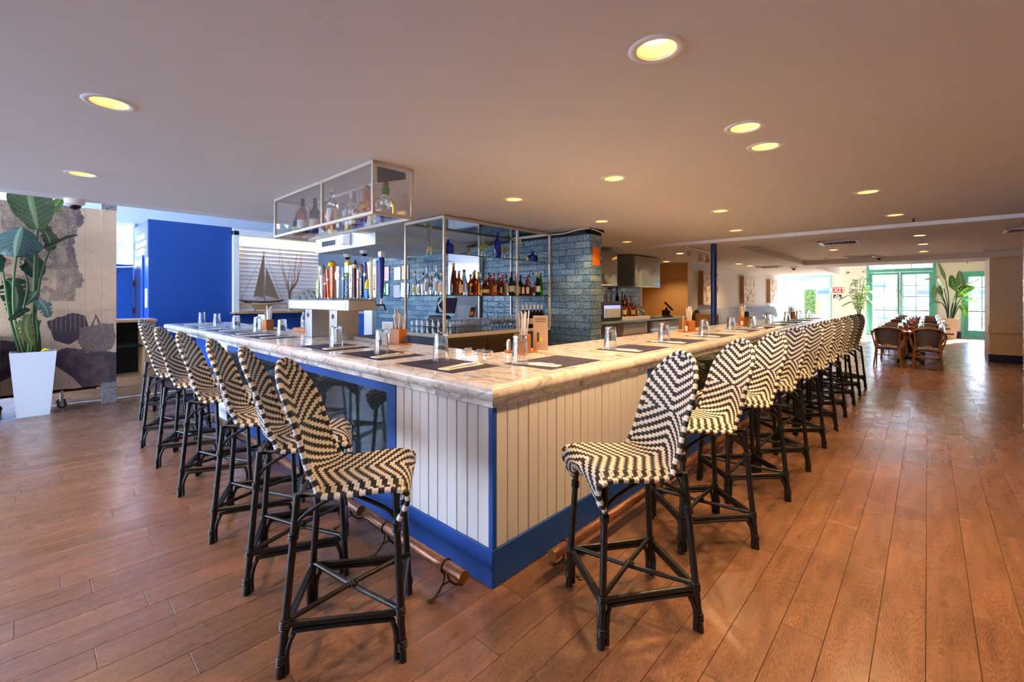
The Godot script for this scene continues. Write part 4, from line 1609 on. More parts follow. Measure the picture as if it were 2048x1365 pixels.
	# grey hatch and steel panel on the tiled wall
	var hatch := thing("wall_hatch", "grey panelled hatch on the tiled wall behind the shelf", "hatch")
	part(hatch, "frame", bx(V(-6.48, 0.95, -5.455), V(-5.78, 1.57, -5.40), 0.006), mat("hatch_grey", Color(0.36, 0.36, 0.37), 0.5))
	part(hatch, "door", bx(V(-6.38, 1.0, -5.40), V(-5.88, 1.40, -5.385), 0.006), mat("hatch_light", Color(0.44, 0.44, 0.45), 0.5))
	one("steel_box", bx(V(-6.62, 1.585, -5.435), V(-5.74, 2.22, -5.36), 0.006), mats["steel_bright"], "plain steel box above the grey hatch", "steel box")
	# framed papers
	var paper := [[-9.075, 1.90, -8.77, 2.24, "tint_pink", "pink permit in a black frame on the tiled wall"], [-9.095, 1.585, -8.79, 1.86, "tint_white", "framed grade card with white letter A on green"], [-8.585, 1.905, -8.31, 2.21, "tint_white", "framed white licence in the upper row beside the pink permit"], [-8.29, 1.91, -8.02, 2.235, "tint_cream", "cream licence in the upper row nearest the shelf"],
			[-8.60, 1.52, -8.33, 1.82, "tint_silver", "tilted grey paper in the lower row beside the grade card"], [-8.325, 1.53, -8.01, 1.86, "tint_white", "tilted white paper in the lower row nearest the shelf"]]
	for i in paper.size():
		var e: Array = paper[i]
		var t := thing("framed_paper", e[5], "framed paper", V((e[0] + e[2]) / 2, (e[1] + e[3]) / 2, -5.445), 0.0, "framed papers on the tiled wall")
		var hw: float = (e[2] - e[0]) / 2
		var hh: float = (e[3] - e[1]) / 2
		if i > 3:
			t.rotation.z = 0.06 if i == 4 else -0.08
		part(t, "frame", bx(V(-hw, -hh, 0), V(hw, hh, 0.014), 0.003), mats["black_lacquer"])
		if i == 1:
			part(t, "card", bx(V(-hw + 0.012, -hh + 0.012, 0.014), V(hw * 0.35, hh - 0.012, 0.0155)), mats["tint_green"])
			part(t, "margin", bx(V(hw * 0.35, -hh + 0.012, 0.014), V(hw - 0.012, hh - 0.012, 0.0155)), mats["tint_white"])
			words(t, "letter", "A", 0.15, mats["white_ink"], Transform3D(Basis(), V(-hw * 0.34, 0, 0.0165)), 0.002)
		else:
			part(t, "sheet", bx(V(-hw + 0.012, -hh + 0.012, 0.014), V(hw - 0.012, hh - 0.012, 0.0155)), mats[e[4]])
			var lines := Mb.new()
			for k in 6:
				lines.box(V(-hw * 0.6, hh * 0.6 - k * hh * 0.22 - 0.004, 0.0155), V(hw * (0.6 - 0.12 * (k % 3)), hh * 0.6 - k * hh * 0.22, 0.0160))
			part(t, "text_lines", lines.done(), mat("faint_ink", Color(0.58, 0.55, 0.55), 0.8))
	# orange notice on the narrow tiled end
	var note := thing("orange_notice", "orange notice card on the narrow end of the tiled wall", "notice", V(-3.53, 2.13, -5.60))
	part(note, "card", bx(V(0, -0.13, -0.09), V(0.006, 0.13, 0.09), 0.001), mats["tint_orange"])
	var ln := Mb.new()
	for k in 8:
		ln.box(V(0.006, 0.09 - k * 0.024, -0.07), V(0.0066, 0.096 - k * 0.024, 0.07 - 0.02 * (k % 3)))
	part(note, "text_lines", ln.done(), mat("orange_ink", Color(0.98, 0.62, 0.28), 0.7))
	# cable along the top of the tiled wall
	one("cable", tb(curve([V(-4.24, 2.495, -5.43), V(-4.0, 2.488, -5.43), V(-3.8, 2.512, -5.43), V(-3.58, 2.52, -5.43), V(-3.50, 2.505, -5.5), V(-3.505, 2.48, -5.74)], 8), 0.008, 6), mats["white_plastic"], "loose white cable along the top of the tiled wall", "cable")


func bud_vase(label: String, where: Vector3, h: float, c: Color, dried: float) -> void:
	var t := thing("bud_vase", label, "vase", where, 0.0, "vases on the top shelf")
	var m := solid_glass("vase_%.2f_%.2f" % [c.r, h], c)
	part(t, "body", lt([Vector2(0, 0), Vector2(0.028, 0), Vector2(0.034, h * 0.18), Vector2(0.022, h * 0.45), Vector2(0.011, h * 0.66), Vector2(0.012, h * 0.9), Vector2(0.018, h), Vector2(0.014, h), Vector2(0.009, h * 0.88), Vector2(0.008, h * 0.66), Vector2(0, h * 0.5)], 14), m)
	if dried <= 0.0:
		return
	var r := RandomNumberGenerator.new()
	r.seed = hash(label)
	for k in 9:
		var a := TAU * k / 9.0
		var tip := V(cos(a) * 0.075 * r.randf_range(0.3, 1.0), h + dried * r.randf_range(0.7, 1.05), sin(a) * 0.075 * r.randf_range(0.3, 1.0))
		var s := part(t, "stem", tb([V(0, h * 0.8, 0), V(tip.x * 0.25, h + dried * 0.4, tip.z * 0.25), tip], 0.0018, 5), mat("dry_stem", Color(0.55, 0.52, 0.32), 0.8))
		part(s, "flower_head", lt([Vector2(0, -0.014), Vector2(0.012, -0.006), Vector2(0.015, 0.006), Vector2(0.006, 0.016), Vector2(0, 0.016)], 7), mat("dry_flower%d" % (k % 2), [Color(0.80, 0.75, 0.58), Color(0.52, 0.55, 0.34)][k % 2], 0.9), Transform3D(Basis(V(1, 0, 0.4).normalized(), r.randf_range(-0.6, 0.6)), tip))


func succulent(where: Vector3) -> void:
	var t := thing("succulent", "small pale green succulent on the top glass shelf beside the bud vase", "plant", where)
	var m := mat("succulent_green", Color(0.62, 0.74, 0.48), 0.6)
	part(t, "cup", lt([Vector2(0, 0), Vector2(0.02, 0), Vector2(0.026, 0.03), Vector2(0, 0.03)], 12), mats["tint_cream"])
	for k in 9:
		var a := TAU * k / 9.0
		var up := 0.05 + 0.03 * (k % 3)
		part(t, "leaf", tb([V(0, 0.03, 0), V(cos(a) * 0.02, 0.03 + up * 0.6, sin(a) * 0.02), V(cos(a) * 0.05, 0.03 + up, sin(a) * 0.05)], [0.007, 0.009, 0.001], 6), m)


func air_plant(label: String, where: Vector3) -> void:
	var t := thing("air_plant", label, "plant", where, 0.0, "air plants on the top shelf")
	part(t, "jar", lt([Vector2(0, 0), Vector2(0.042, 0), Vector2(0.046, 0.05), Vector2(0.034, 0.085), Vector2(0.02, 0.095), Vector2(0.02, 0.11), Vector2(0.016, 0.11), Vector2(0.016, 0.093), Vector2(0.04, 0.05), Vector2(0.037, 0.006), Vector2(0, 0.006)], 16), mats["tumbler_glass"])
	var r := RandomNumberGenerator.new()
	r.seed = hash(label)
	for k in 22:
		var a := TAU * k / 22.0 + r.randf() * 0.3
		var tilt := r.randf_range(0.25, 1.35)
		var ln := r.randf_range(0.13, 0.19)
		var d := V(cos(a) * sin(tilt), cos(tilt), sin(a) * sin(tilt))
		var b := V(0, 0.095, 0)
		part(t, "leaf", tb([b, b + d * ln * 0.5 + V(0, 0.012, 0), b + d * ln + V(0, -0.02 * tilt, 0)], [0.0055, 0.004, 0.0006], 5), mat("air_leaf%d" % (k % 3), [Color(0.72, 0.70, 0.22), Color(0.58, 0.62, 0.22), Color(0.84, 0.76, 0.34)][k % 3], 0.7))


# ---------------------------------------------------------------- beer taps
func build_taps() -> void:
	var t := thing("tap_tower", "stainless steel beer tap tower on two legs over the counter", "beer tower")
	var st: Material = mats["steel_bright"]
	part(t, "tap_box", bx(V(-5.86, 1.392, -2.50), V(-4.31, 1.502, -2.20), 0.004), st)
	part(t, "front_plate", bx(V(-5.80, 1.402, -2.20), V(-4.36, 1.492, -2.197), 0.001), mat("tap_plate", Color(0.90, 0.88, 0.83), 0.42, 0.5))
	part(t, "top_lip", bx(V(-5.87, 1.500, -2.51), V(-4.30, 1.508, -2.19), 0.002), mats["steel"])
	for x: float in [-5.29, -4.665]:
		var leg := part(t, "leg", bx(V(x - 0.085, TOP + 0.001, -2.46), V(x + 0.085, 1.392, -2.205), 0.004), st)
		part(leg, "foot_plate", bx(V(x - 0.095, TOP + 0.001, -2.47), V(x + 0.095, TOP + 0.006, -2.195), 0.002), mats["steel"])
		part(leg, "badge", Mb.new().tube([V(x, 1.325, -2.2055), V(x, 1.325, -2.2015)], 0.026, 18).done(), mat("badge_dark", Color(0.10, 0.10, 0.13), 0.4))
		part(leg, "badge_face", Mb.new().tube([V(x, 1.325, -2.2025), V(x, 1.325, -2.200)], 0.017, 18).done(), mat("badge_red", Color(0.45, 0.18, 0.20), 0.4))
	# drip tray beyond
	one("drip_tray", bx(V(-4.48, TOP + 0.001, -2.58), V(-3.98, TOP + 0.05, -2.34), 0.006), mats["steel"], "low steel drip tray on the counter below the taps", "tray")
	part(get_node("drip_tray"), "grate", bx(V(-4.46, TOP + 0.051, -2.56), V(-4.0, TOP + 0.054, -2.36), 0.001), mats["charcoal"])
	# handles, left to right
	var hs := [
		[-5.82, "board", 0.24, "cream", "cream and green tap handle lettered IPA at the end of the tower"],
		[-5.70, "animal", 0.44, "white", "white tap handle topped with a grey spotted head"],
		[-5.60, "slim", 0.30, "red", "plain red paddle tap handle"],
		[-5.52, "slim", 0.38, "orange", "narrow orange tap handle leaning beside the mango one"],
		[-5.42, "board", 0.42, "orange", "orange tap handle lettered MANGO CART with a striped cap"],
		[-5.26, "disc", 0.40, "white", "white tap handle with a round disc on top"],
		[-5.13, "slim", 0.38, "sky", "thin teal tap handle"],
		[-5.03, "crown", 0.46, "silver", "grey tap handle with yellow crown and white letters"],
		[-4.935, "board", 0.40, "white", "white square tap handle lettered ULTRA"],
		[-4.85, "figure", 0.44, "maroon", "dark red figure tap handle behind the white one"],
		[-4.77, "slim", 0.34, "white", "white and orange striped tap handle"],
		[-4.70, "badge", 0.40, "charcoal", "charcoal tap handle with an orange flame badge"],
		[-4.62, "slim", 0.42, "blue", "dark blue tap handle with pale lettering"],
		[-4.56, "parrot", 0.26, "yellow", "short yellow and blue painted tap handle"],
		[-4.47, "horn", 0.46, "cream", "tall ivory carved tap handle"],
		[-4.395, "board", 0.44, "white", "white tap handle with red script reading Coors"],
		[-4.275, "bulk", 0.50, "blue", "tallest round royal blue tap handle at the tower end"]]
	for e: Array in hs:
		tap_handle(e[0] - 0.02, e[1], e[2], e[3], e[4])


func tap_handle(x: float, kind: String, h: float, tint: String, label: String) -> void:
	var t := thing("beer_tap", label, "tap handle", V(x, 1.509, -2.565), 0.0, "beer tap handles")
	var m: Material = mats["charcoal"] if tint == "charcoal" else mats["tint_" + tint]
	part(t, "faucet", Mb.new().tube([V(0, -0.06, 0.052), V(0, -0.06, -0.03), V(0, -0.12, -0.05)], 0.011, 8).done(), mats["bronze"] if kind == "bulk" else mats["chrome"])
	part(t, "ferrule", lt([Vector2(0, -0.05), Vector2(0.012, -0.05), Vector2(0.010, 0.0), Vector2(0.014, 0.02), Vector2(0, 0.02)], 10), mats["chrome"])
	match kind:
		"board":
			var w := 0.032 if tint != "white" else 0.036
			part(t, "paddle", Mb.new().prism(PackedVector2Array([Vector2(-w * 0.75, 0.02), Vector2(w * 0.75, 0.02), Vector2(w, h * 0.35), Vector2(w, h - 0.02), Vector2(w * 0.8, h), Vector2(-w * 0.8, h), Vector2(-w, h - 0.02), Vector2(-w, h * 0.35)]), 0.024, at(0, 0, -0.012)).done(), m)
			var up := Basis(Vector3.BACK, -PI / 2)
			if "IPA" in label:
				words(t, "lettering", "IPA", 0.035, mats["tint_green"], Transform3D(up, V(0, h * 0.42, 0.013)))
				part(t, "leaf_mark", lt([Vector2(0, -0.018), Vector2(0.014, -0.008), Vector2(0.012, 0.008), Vector2(0, 0.02)], 8), mats["tint_green"], at(0, h * 0.82, 0.004))
			elif "MANGO" in label:
				part(t, "cap", lt([Vector2(0, h - 0.005), Vector2(0.055, h - 0.01), Vector2(0.045, h + 0.03), Vector2(0.02, h + 0.05), Vector2(0, h + 0.052)], 14), mats["tint_yellow"])
				part(t, "cap_stripe", lt([Vector2(0, h + 0.02), Vector2(0.034, h + 0.022), Vector2(0.022, h + 0.054), Vector2(0, h + 0.056)], 14), mats["tint_maroon"])
				var letters := "MANGO CART"
				for k in letters.length():
					if letters[k] != " ":
						words(t, "lettering", letters[k], 0.028, mats["white_ink"], Transform3D(Basis(), V(0, h - 0.035 - k * 0.037, 0.013)))
			elif "ULTRA" in label:
				words(t, "lettering", "ULTRA", 0.026, mats["tint_black"], Transform3D(up, V(0, h * 0.62, 0.013)))
				part(t, "red_mark", bx(V(-0.02, h * 0.3, 0.012), V(0.02, h * 0.33, 0.0135)), mats["tint_red"])
			else:
				words(t, "lettering", "Coors", 0.046, mats["tint_red"], Transform3D(Basis(Vector3.BACK, -PI / 2), V(0.0, h * 0.42, 0.013)), 0.003, true, "Droid Serif")
				part(t, "medallion", Mb.new().tube([V(0, h * 0.86, 0.010), V(0, h * 0.86, 0.015)], 0.03, 16).done(), mats["tint_silver"])
		"disc":
			part(t, "paddle", Mb.new().prism(PackedVector2Array([Vector2(-0.022, 0.02), Vector2(0.022, 0.02), Vector2(0.034, h * 0.62), Vector2(0.034, h), Vector2(-0.034, h), Vector2(-0.034, h * 0.62)]), 0.02, at(0, 0, -0.01)).done(), m)
			part(t, "disc", Mb.new().tube([V(0, h * 0.72, -0.014), V(0, h * 0.72, 0.018)], 0.06, 24).done(), m)
			part(t, "disc_ring", Mb.new().tube([V(0, h * 0.72, 0.018), V(0, h * 0.72, 0.020)], 0.048, 24).done(), mats["tint_pink"])
		"bulk":
			part(t, "grip", lt([Vector2(0, 0.01), Vector2(0.016, 0.01), Vector2(0.018, 0.06), Vector2(0.026, 0.09), Vector2(0.032, h * 0.5), Vector2(0.034, h * 0.84), Vector2(0.028, h * 0.90), Vector2(0, h * 0.91)], 18), m)
			part(t, "wave_top", Mb.new().prism(PackedVector2Array([Vector2(-0.03, h * 0.82), Vector2(0.02, h * 0.86), Vector2(0.0, h * 0.92), Vector2(-0.05, h * 0.86), Vector2(-0.06, h * 0.80)]), 0.03, at(-0.01, 0, 0.0)).done(), mats["tint_sky"])
			part(t, "block_top", bx(V(-0.03, h * 0.90, -0.025), V(0.035, h * 1.03, 0.025), 0.006), mats["tint_white"])
		"animal":
			part(t, "grip", lt([Vector2(0, 0.01), Vector2(0.015, 0.01), Vector2(0.026, 0.08), Vector2(0.030, h * 0.7), Vector2(0, h * 0.72)], 12), m)
			part(t, "head", lt([Vector2(0, h * 0.70), Vector2(0.034, h * 0.74), Vector2(0.045, h * 0.85), Vector2(0.038, h * 0.95), Vector2(0, h)], 12), mats["tint_silver"])
			for s: float in [-1.0, 1.0]:
				part(t, "ear", lt([Vector2(0, 0), Vector2(0.014, 0.008), Vector2(0, 0.045)], 8), mats["tint_black"], at(0.028 * s, h * 0.92, 0))
			part(t, "muzzle", lt([Vector2(0, -0.02), Vector2(0.022, -0.008), Vector2(0.016, 0.012), Vector2(0, 0.018)], 10), mats["tint_white"], at(0, h * 0.80, 0.034))
		"crown":
			part(t, "paddle", bx(V(-0.032, 0.02, -0.014), V(0.032, h * 0.72, 0.014), 0.006), mat("tap_grey", Color(0.32, 0.36, 0.37), 0.5))
			part(t, "plate", bx(V(-0.05, h * 0.68, -0.012), V(0.05, h * 0.86, 0.016), 0.004), mats["tint_white"])
			var pts := PackedVector2Array([Vector2(-0.04, 0), Vector2(0.04, 0), Vector2(0.052, 0.06), Vector2(0.026, 0.035), Vector2(0.0, 0.07), Vector2(-0.026, 0.035), Vector2(-0.052, 0.06)])
			part(t, "crown", Mb.new().prism(pts, 0.03, at(0, h * 0.86, -0.015)).done(), mats["tint_yellow"])
			part(t, "white_script", tb(curve([V(0.012, 0.05, 0.016), V(-0.018, 0.06, 0.016), V(-0.016, 0.10, 0.016), V(0.012, 0.10, 0.016), V(0.012, 0.13, 0.016), V(-0.012, 0.135, 0.016), V(-0.012, 0.16, 0.016), V(0.012, 0.165, 0.016), V(0.012, 0.19, 0.016), V(-0.012, 0.195, 0.016), V(-0.012, 0.22, 0.016), V(0.012, 0.225, 0.016)], 4), 0.0035, 6), mats["white_ink"])
			part(t, "lemon", lt([Vector2(0, -0.025), Vector2(0.022, -0.012), Vector2(0.024, 0.008), Vector2(0, 0.026)], 10), mats["tint_yellow"], at(0.006, h * 0.62, 0.012))
		"figure":
			part(t, "grip", lt([Vector2(0, 0.02), Vector2(0.018, 0.02), Vector2(0.024, h * 0.5), Vector2(0.03, h * 0.62), Vector2(0.02, h * 0.8), Vector2(0, h * 0.82)], 12), m)
			part(t, "head", lt([Vector2(0, h * 0.80), Vector2(0.026, h * 0.84), Vector2(0.03, h * 0.92), Vector2(0, h)], 12), mats["tint_cream"])
			part(t, "hat", lt([Vector2(0.04, h * 0.92), Vector2(0.042, h * 0.93), Vector2(0.02, h * 0.95), Vector2(0.016, h * 1.02), Vector2(0, h * 1.02)], 12), m)
		"badge":
			part(t, "paddle", Mb.new().prism(PackedVector2Array([Vector2(-0.028, 0.02), Vector2(0.028, 0.02), Vector2(0.03, h * 0.66), Vector2(0.046, h * 0.76), Vector2(0.044, h * 0.9), Vector2(0.0, h), Vector2(-0.044, h * 0.9), Vector2(-0.046, h * 0.76), Vector2(-0.03, h * 0.66)]), 0.022, at(0, 0, -0.011)).done(), m)
			part(t, "flame", Mb.new().prism(PackedVector2Array([Vector2(-0.018, h * 0.76), Vector2(0.018, h * 0.76), Vector2(0.016, h * 0.84), Vector2(0.0, h * 0.93), Vector2(-0.016, h * 0.84)]), 0.006, at(0, 0, 0.011)).done(), mats["tint_orange"])
			var marks := Mb.new()
			for k in 7:
				marks.box(V(-0.012, 0.05 + k * 0.028, 0.011), V(0.012, 0.068 + k * 0.028, 0.0125))
			part(t, "lettering", marks.done(), mats["white_ink"])
		"parrot":
			part(t, "grip", lt([Vector2(0, 0.01), Vector2(0.03, 0.015), Vector2(0.036, h * 0.4), Vector2(0, h * 0.42)], 12), mats["tint_sky"])
			part(t, "crest", lt([Vector2(0, h * 0.40), Vector2(0.034, h * 0.44), Vector2(0.030, h * 0.7), Vector2(0.012, h * 0.86), Vector2(0, h * 0.87)], 12), m)
			part(t, "blade", Mb.new().prism(PackedVector2Array([Vector2(-0.006, h * 0.8), Vector2(0.008, h * 0.8), Vector2(-0.01, h * 1.5), Vector2(-0.022, h * 1.5)]), 0.012).done(), mats["tint_maroon"])
		"horn":
			part(t, "grip", lt([Vector2(0, 0.01), Vector2(0.020, 0.01), Vector2(0.032, 0.06), Vector2(0.034, h * 0.55), Vector2(0.038, h * 0.58), Vector2(0.034, h * 0.61), Vector2(0.036, h * 0.78), Vector2(0, h * 0.80)], 14), m)
			part(t, "carving", tb([V(-0.02, h * 0.78, 0), V(-0.024, h * 0.9, 0.0), V(-0.012, h, 0)], [0.018, 0.014, 0.003], 8), m)
			part(t, "carving", tb([V(0.014, h * 0.78, 0.005), V(0.02, h * 0.86, 0.01), V(0.026, h * 0.92, 0.008)], [0.02, 0.016, 0.004], 8), mats["tint_cream"])
		_:
			part(t, "paddle", Mb.new().prism(PackedVector2Array([Vector2(-0.014, 0.02), Vector2(0.014, 0.02), Vector2(0.022, h * 0.7), Vector2(0.018, h), Vector2(-0.018, h), Vector2(-0.022, h * 0.7)]), 0.02, at(0, 0, -0.01)).done(), m)
			part(t, "band", bx(V(-0.0225, h * 0.62, -0.0115), V(0.0225, h * 0.70, 0.0115), 0.002), mats["tint_orange"] if tint == "white" else mats["tint_white"])
			if tint == "white":
				part(t, "stripe", bx(V(0.004, 0.04, 0.010), V(0.017, h * 0.6, 0.0115)), mats["tint_orange"])
			elif tint == "orange":
				t.rotation.z = 0.12
			elif tint == "red":
				t.rotation.z = 0.06


# ---------------------------------------------------------------- glass case hung from the ceiling
func build_hanging_shelf() -> void:
	var x0 := -4.88
	var x1 := -2.965
	var z0 := -1.705
	var z1 := -2.04
	var y0 := 2.135
	var y1 := CEIL - 0.001
	var t := thing("hanging_case", "aluminium framed glass bottle case hung from the ceiling over the counter", "display case")
	var alu: Material = mats["aluminium"]
	var p := 0.024
	for x: float in [x0, -3.80, x1]:
		for z: float in [z0, z1]:
			part(t, "post", bx(V(x - p / 2, y0, z - p / 2), V(x + p / 2, y1, z + p / 2), 0.002), alu)
	for y: float in [y0, y1 - p]:
		for z: float in [z0, z1]:
			part(t, "rail", bx(V(x0, y, z - p / 2), V(x1, y + p, z + p / 2), 0.002), alu)
		for x: float in [x0, x1]:
			part(t, "rail", bx(V(x - p / 2, y, z1), V(x + p / 2, y + p, z0), 0.002), alu)
	part(t, "bottom_pane", bx(V(x0, y0 + 0.012, z1), V(x1, y0 + 0.018, z0)), mats["case_pane"])
	for e: Array in [[x0 + 0.012, -3.812], [-3.788, x1 - 0.012]]:
		part(t, "front_pane", bx(V(e[0], y0 + p, z0 - 0.003), V(e[1], y1 - p, z0 + 0.001)), mats["case_pane"])
		part(t, "back_pane", bx(V(e[0], y0 + p, z1 - 0.001), V(e[1], y1 - p, z1 + 0.003)), mats["case_pane"])
	part(t, "end_pane", bx(V(x1 - 0.002, y0 + p, z1 + 0.012), V(x1 + 0.002, y1 - p, z0 - 0.012)), mats["case_pane"])
	part(t, "corner_mirror", Mb.new().prism(PackedVector2Array([Vector2(0, 0), Vector2(0.24, 0.0), Vector2(0.24, -0.05), Vector2(0.0, -0.12)]), 0.004, Transform3D(Basis(Vector3.UP, PI / 2), V(x1 + 0.006, y1 - 0.04, z0 - 0.03))).done(), mat("case_mirror", Color(0.45, 0.48, 0.52), 0.05, 1.0))
	var y := y0 + 0.019
	var g := "bottles in the hanging case"
	bottle("slope", 0.27, 0.05, "wine", "gold", "cream", "dark bottle with gold neck at the far end of the hanging case", g, V(-4.74, y, -1.87))
	bottle("wine", 0.36, 0.05, "dark_amber", "black", "white", "tall brown bottle with white label in the hanging case", g, V(-4.57, y, -1.85))
	bottle("wine", 0.345, 0.048, "bottle_green", "black", "cream", "green bottle with cream label left of the case's middle post", g, V(-4.40, y, -1.90))
	bottle("round", 0.27, 0.052, "rose", "gold", "", "rose pink bottle just behind the case's middle post", g, V(-4.12, y, -1.87))
	bottle("round", 0.355, 0.050, "clear", "cream", "white", "tall clear bottle with tall white label in the case", g, V(-3.90, y, -1.84))
	bottle("slope", 0.15, 0.026, "gold", "gold", "", "miniature gold bottle in the hanging case", g, V(-3.80, y, -1.80))
	bottle("decanter", 0.285, 0.088, "clear", "silver", "", "wide clear decanter with pale blue neck in the case", g, V(-3.60, y, -1.88))
	bottle("decanter", 0.285, 0.078, "gold", "cork", "", "amber cut glass decanter with ball stopper in the case", g, V(-3.33, y, -1.86))
	var last := bottle("decanter", 0.285, 0.078, "clear", "cork", "", "clear cut glass decanter with green neck at the case's near end", g, V(-3.09, y, -1.88))
	part(last, "neck_ribbon", lt([Vector2(0.030, 0.178), Vector2(0.032, 0.18), Vector2(0.031, 0.222), Vector2(0.029, 0.224)], 14), mats["tint_green"])


# ---------------------------------------------------------------- what stands on the counter
var pint: Mesh


func build_counter_settings() -> void:
	pint = glass_mesh(0.060, 0.046, 0.200, 0.0045, 0.022, 24)
	# left wing: mats along the edge
	var lx := [-9.25, -8.25, -7.2, -6.45, -5.6, -4.02, -3.20, -2.38]
	var gl := [[-9.382, -2.065], [-8.368, -2.045], [-7.239, -2.002], [-6.595, -2.079], [-5.571, -2.02], [-3.901, -1.874], [-3.244, -1.939], [-2.567, -2.013]]
	for i in lx.size():
		var who: String = ["at the far end of the glass-front side", "second from the far end of the glass-front side", "third from the far end of the glass-front side", "beside the far straw caddy", "in front of the tap tower's far leg", "in front of the tap tower's near leg", "one place before the corner on the glass-front side", "at the corner, on the glass-front side"][i]
		place_setting(V(lx[i], TOP, -1.92), 0.0, who)
		one("pint_glass", pint, mats["tumbler_glass"], "upturned pint glass " + who, "glass", V(gl[i][0], TOP + 0.0025, gl[i][1]), 0.0, "upturned pint glasses on the counter")
	var rz := [-2.52, -3.68, -4.62, -5.62, -6.72, -7.62, -8.6, -9.72, -10.8, -11.9]
	var gr := [[-2.021, -2.256], [-2.03, -3.451], [-1.975, -4.412], [-1.94, -5.431], [-1.979, -6.56], [-1.935, -7.40], [-1.96, -8.50], [-1.917, -9.60], [-1.93, -10.7], [-1.93, -11.8]]
	for i in rz.size():
		var who: String = "%s from the corner on the aisle side" % NTH[i]
		place_setting(V(-1.935, TOP, rz[i]), PI / 2, who)
		one("pint_glass", pint, mats["tumbler_glass"], "upturned pint glass " + who, "glass", V(gr[i][0], TOP + 0.0025, gr[i][1]), 0.0, "upturned pint glasses on the counter")
	caddy("straw caddy with a white menu in front of the bottle shelf", V(-3.80, TOP, -2.45), 0.15, "white", true)
	caddy("straw caddy with a tan pineapple menu at the inner corner", V(-2.50, TOP, -2.80), 0.9, "pineapple", false)
	caddy("straw caddy before the steel back counter", V(-2.36, TOP, -6.02), 1.2, "tan", true)
	caddy("straw caddy beyond the blue column", V(-2.22, TOP, -7.95), 1.3, "dark", true)
	caddy("farthest caddy of dark sticks on the counter", V(-2.22, TOP, -11.5), 1.3, "sticks", false)
	caddy("straw caddy at the far left of the counter", V(-6.88, TOP, -2.30), 0.1, "grey", false)
	# lids of the shaker tins at the inner edge
	for i in 6:
		var o := one("chrome_shaker", lt([Vector2(0, 0), Vector2(0.034, 0), Vector2(0.036, 0.006), Vector2(0.036, 0.02), Vector2(0.030, 0.026), Vector2(0, 0.028)], 16), mats["chrome"], "flat chrome shaker in the cluster at the inner corner, %s from the fridge side" % NTH[i], "shaker", V(-2.87 + 0.075 * i - 0.05 * (i / 4), TOP, -2.545 + (0.09 if i % 2 else 0.0)), 0.0, "chrome lids at the inner corner")
		o.scale = Vector3.ONE
	# things behind the far end: jars and tins on a board
	var board := one("wooden_tray", bx(V(-6.35, TOP + 0.001, -2.58), V(-5.42, TOP + 0.05, -2.44), 0.006), mats["caddy_wood"], "long wooden tray behind the tap tower's far leg", "tray")
	board.position = Vector3.ZERO
	var jar := lt([Vector2(0, 0), Vector2(0.075, 0), Vector2(0.08, 0.01), Vector2(0.08, 0.15), Vector2(0.05, 0.20), Vector2(0.05, 0.22), Vector2(0.045, 0.22), Vector2(0.045, 0.2), Vector2(0.074, 0.148), Vector2(0.074, 0.012), Vector2(0, 0.012)], 18)
	var j := thing("glass_jar", "wide glass jar with dark lid on the wooden tray", "jar", V(-5.80, TOP + 0.052, -2.51))
	part(j, "body", jar, mats["tumbler_glass"])
	part(j, "lid", lt([Vector2(0, 0.22), Vector2(0.052, 0.22), Vector2(0.052, 0.25), Vector2(0, 0.25)], 16), mats["bronze"])
	j = again(j, "narrower glass jar with pale lid at the tray's far end", V(-6.12, TOP + 0.052, -2.51))
	j.scale = V(0.7, 0.95, 0.7)
	for i in 3:
		one("shaker_tin", lt([Vector2(0, 0), Vector2(0.036, 0), Vector2(0.048, 0.15 - 0.02 * i), Vector2(0.044, 0.155 - 0.02 * i), Vector2(0, 0.15 - 0.02 * i)], 16), mats["steel_bright"], "steel shaker tin on the wooden tray, %s from the jars" % NTH[i], "shaker", V(-5.655 + 0.098 * i, TOP + 0.052, -2.51), 0.0, "shaker tins on the tray")


func place_setting(c: Vector3, turn: float, who: String) -> void:
	var m := thing("placemat", "dark blue rectangular placemat " + who, "placemat", c, turn, "placemats on the counter")
	part(m, "mat", bx(V(-0.30, 0, -0.205), V(0.30, 0.0018, 0.205), 0.0006), mats["placemat"])
	part(m, "band", frame_mesh_flat(0.225, 0.135, 0.022), mats["placemat_band"])
	# napkin and cutlery across the outer end
	var side := 0.15 if turn == 0.0 else -0.20
	var swing := 0.08 if turn == 0.0 else (0.28 if who.begins_with("first") else 0.05)
	var local := Transform3D(Basis(Vector3.UP, swing), V(side, 0.0024, 0.0))
	var world := Transform3D(Basis(Vector3.UP, turn), c) * local
	var n := thing("napkin", "folded cream napkin on the placemat " + who, "napkin", world.origin, turn + swing, "napkins on the placemats")
	part(n, "fold", bx(V(-0.045, 0, -0.17), V(0.045, 0.004, 0.17), 0.0015), mats["napkin"])
	part(n, "fold", bx(V(-0.043, 0.004, -0.168), V(0.020, 0.007, 0.168), 0.0015), mats["napkin"])
	var f := thing("fork", "steel fork on the napkin " + who, "fork", world * V(-0.016, 0.0098, 0), turn + swing - 0.05, "forks on the napkins")
	fork_parts(f)
	var k := thing("knife", "steel knife on the napkin " + who, "knife", world * V(0.020, 0.0098, 0.0), turn + swing + 0.03, "knives on the napkins")
	knife_parts(k)


var cutlery := {}


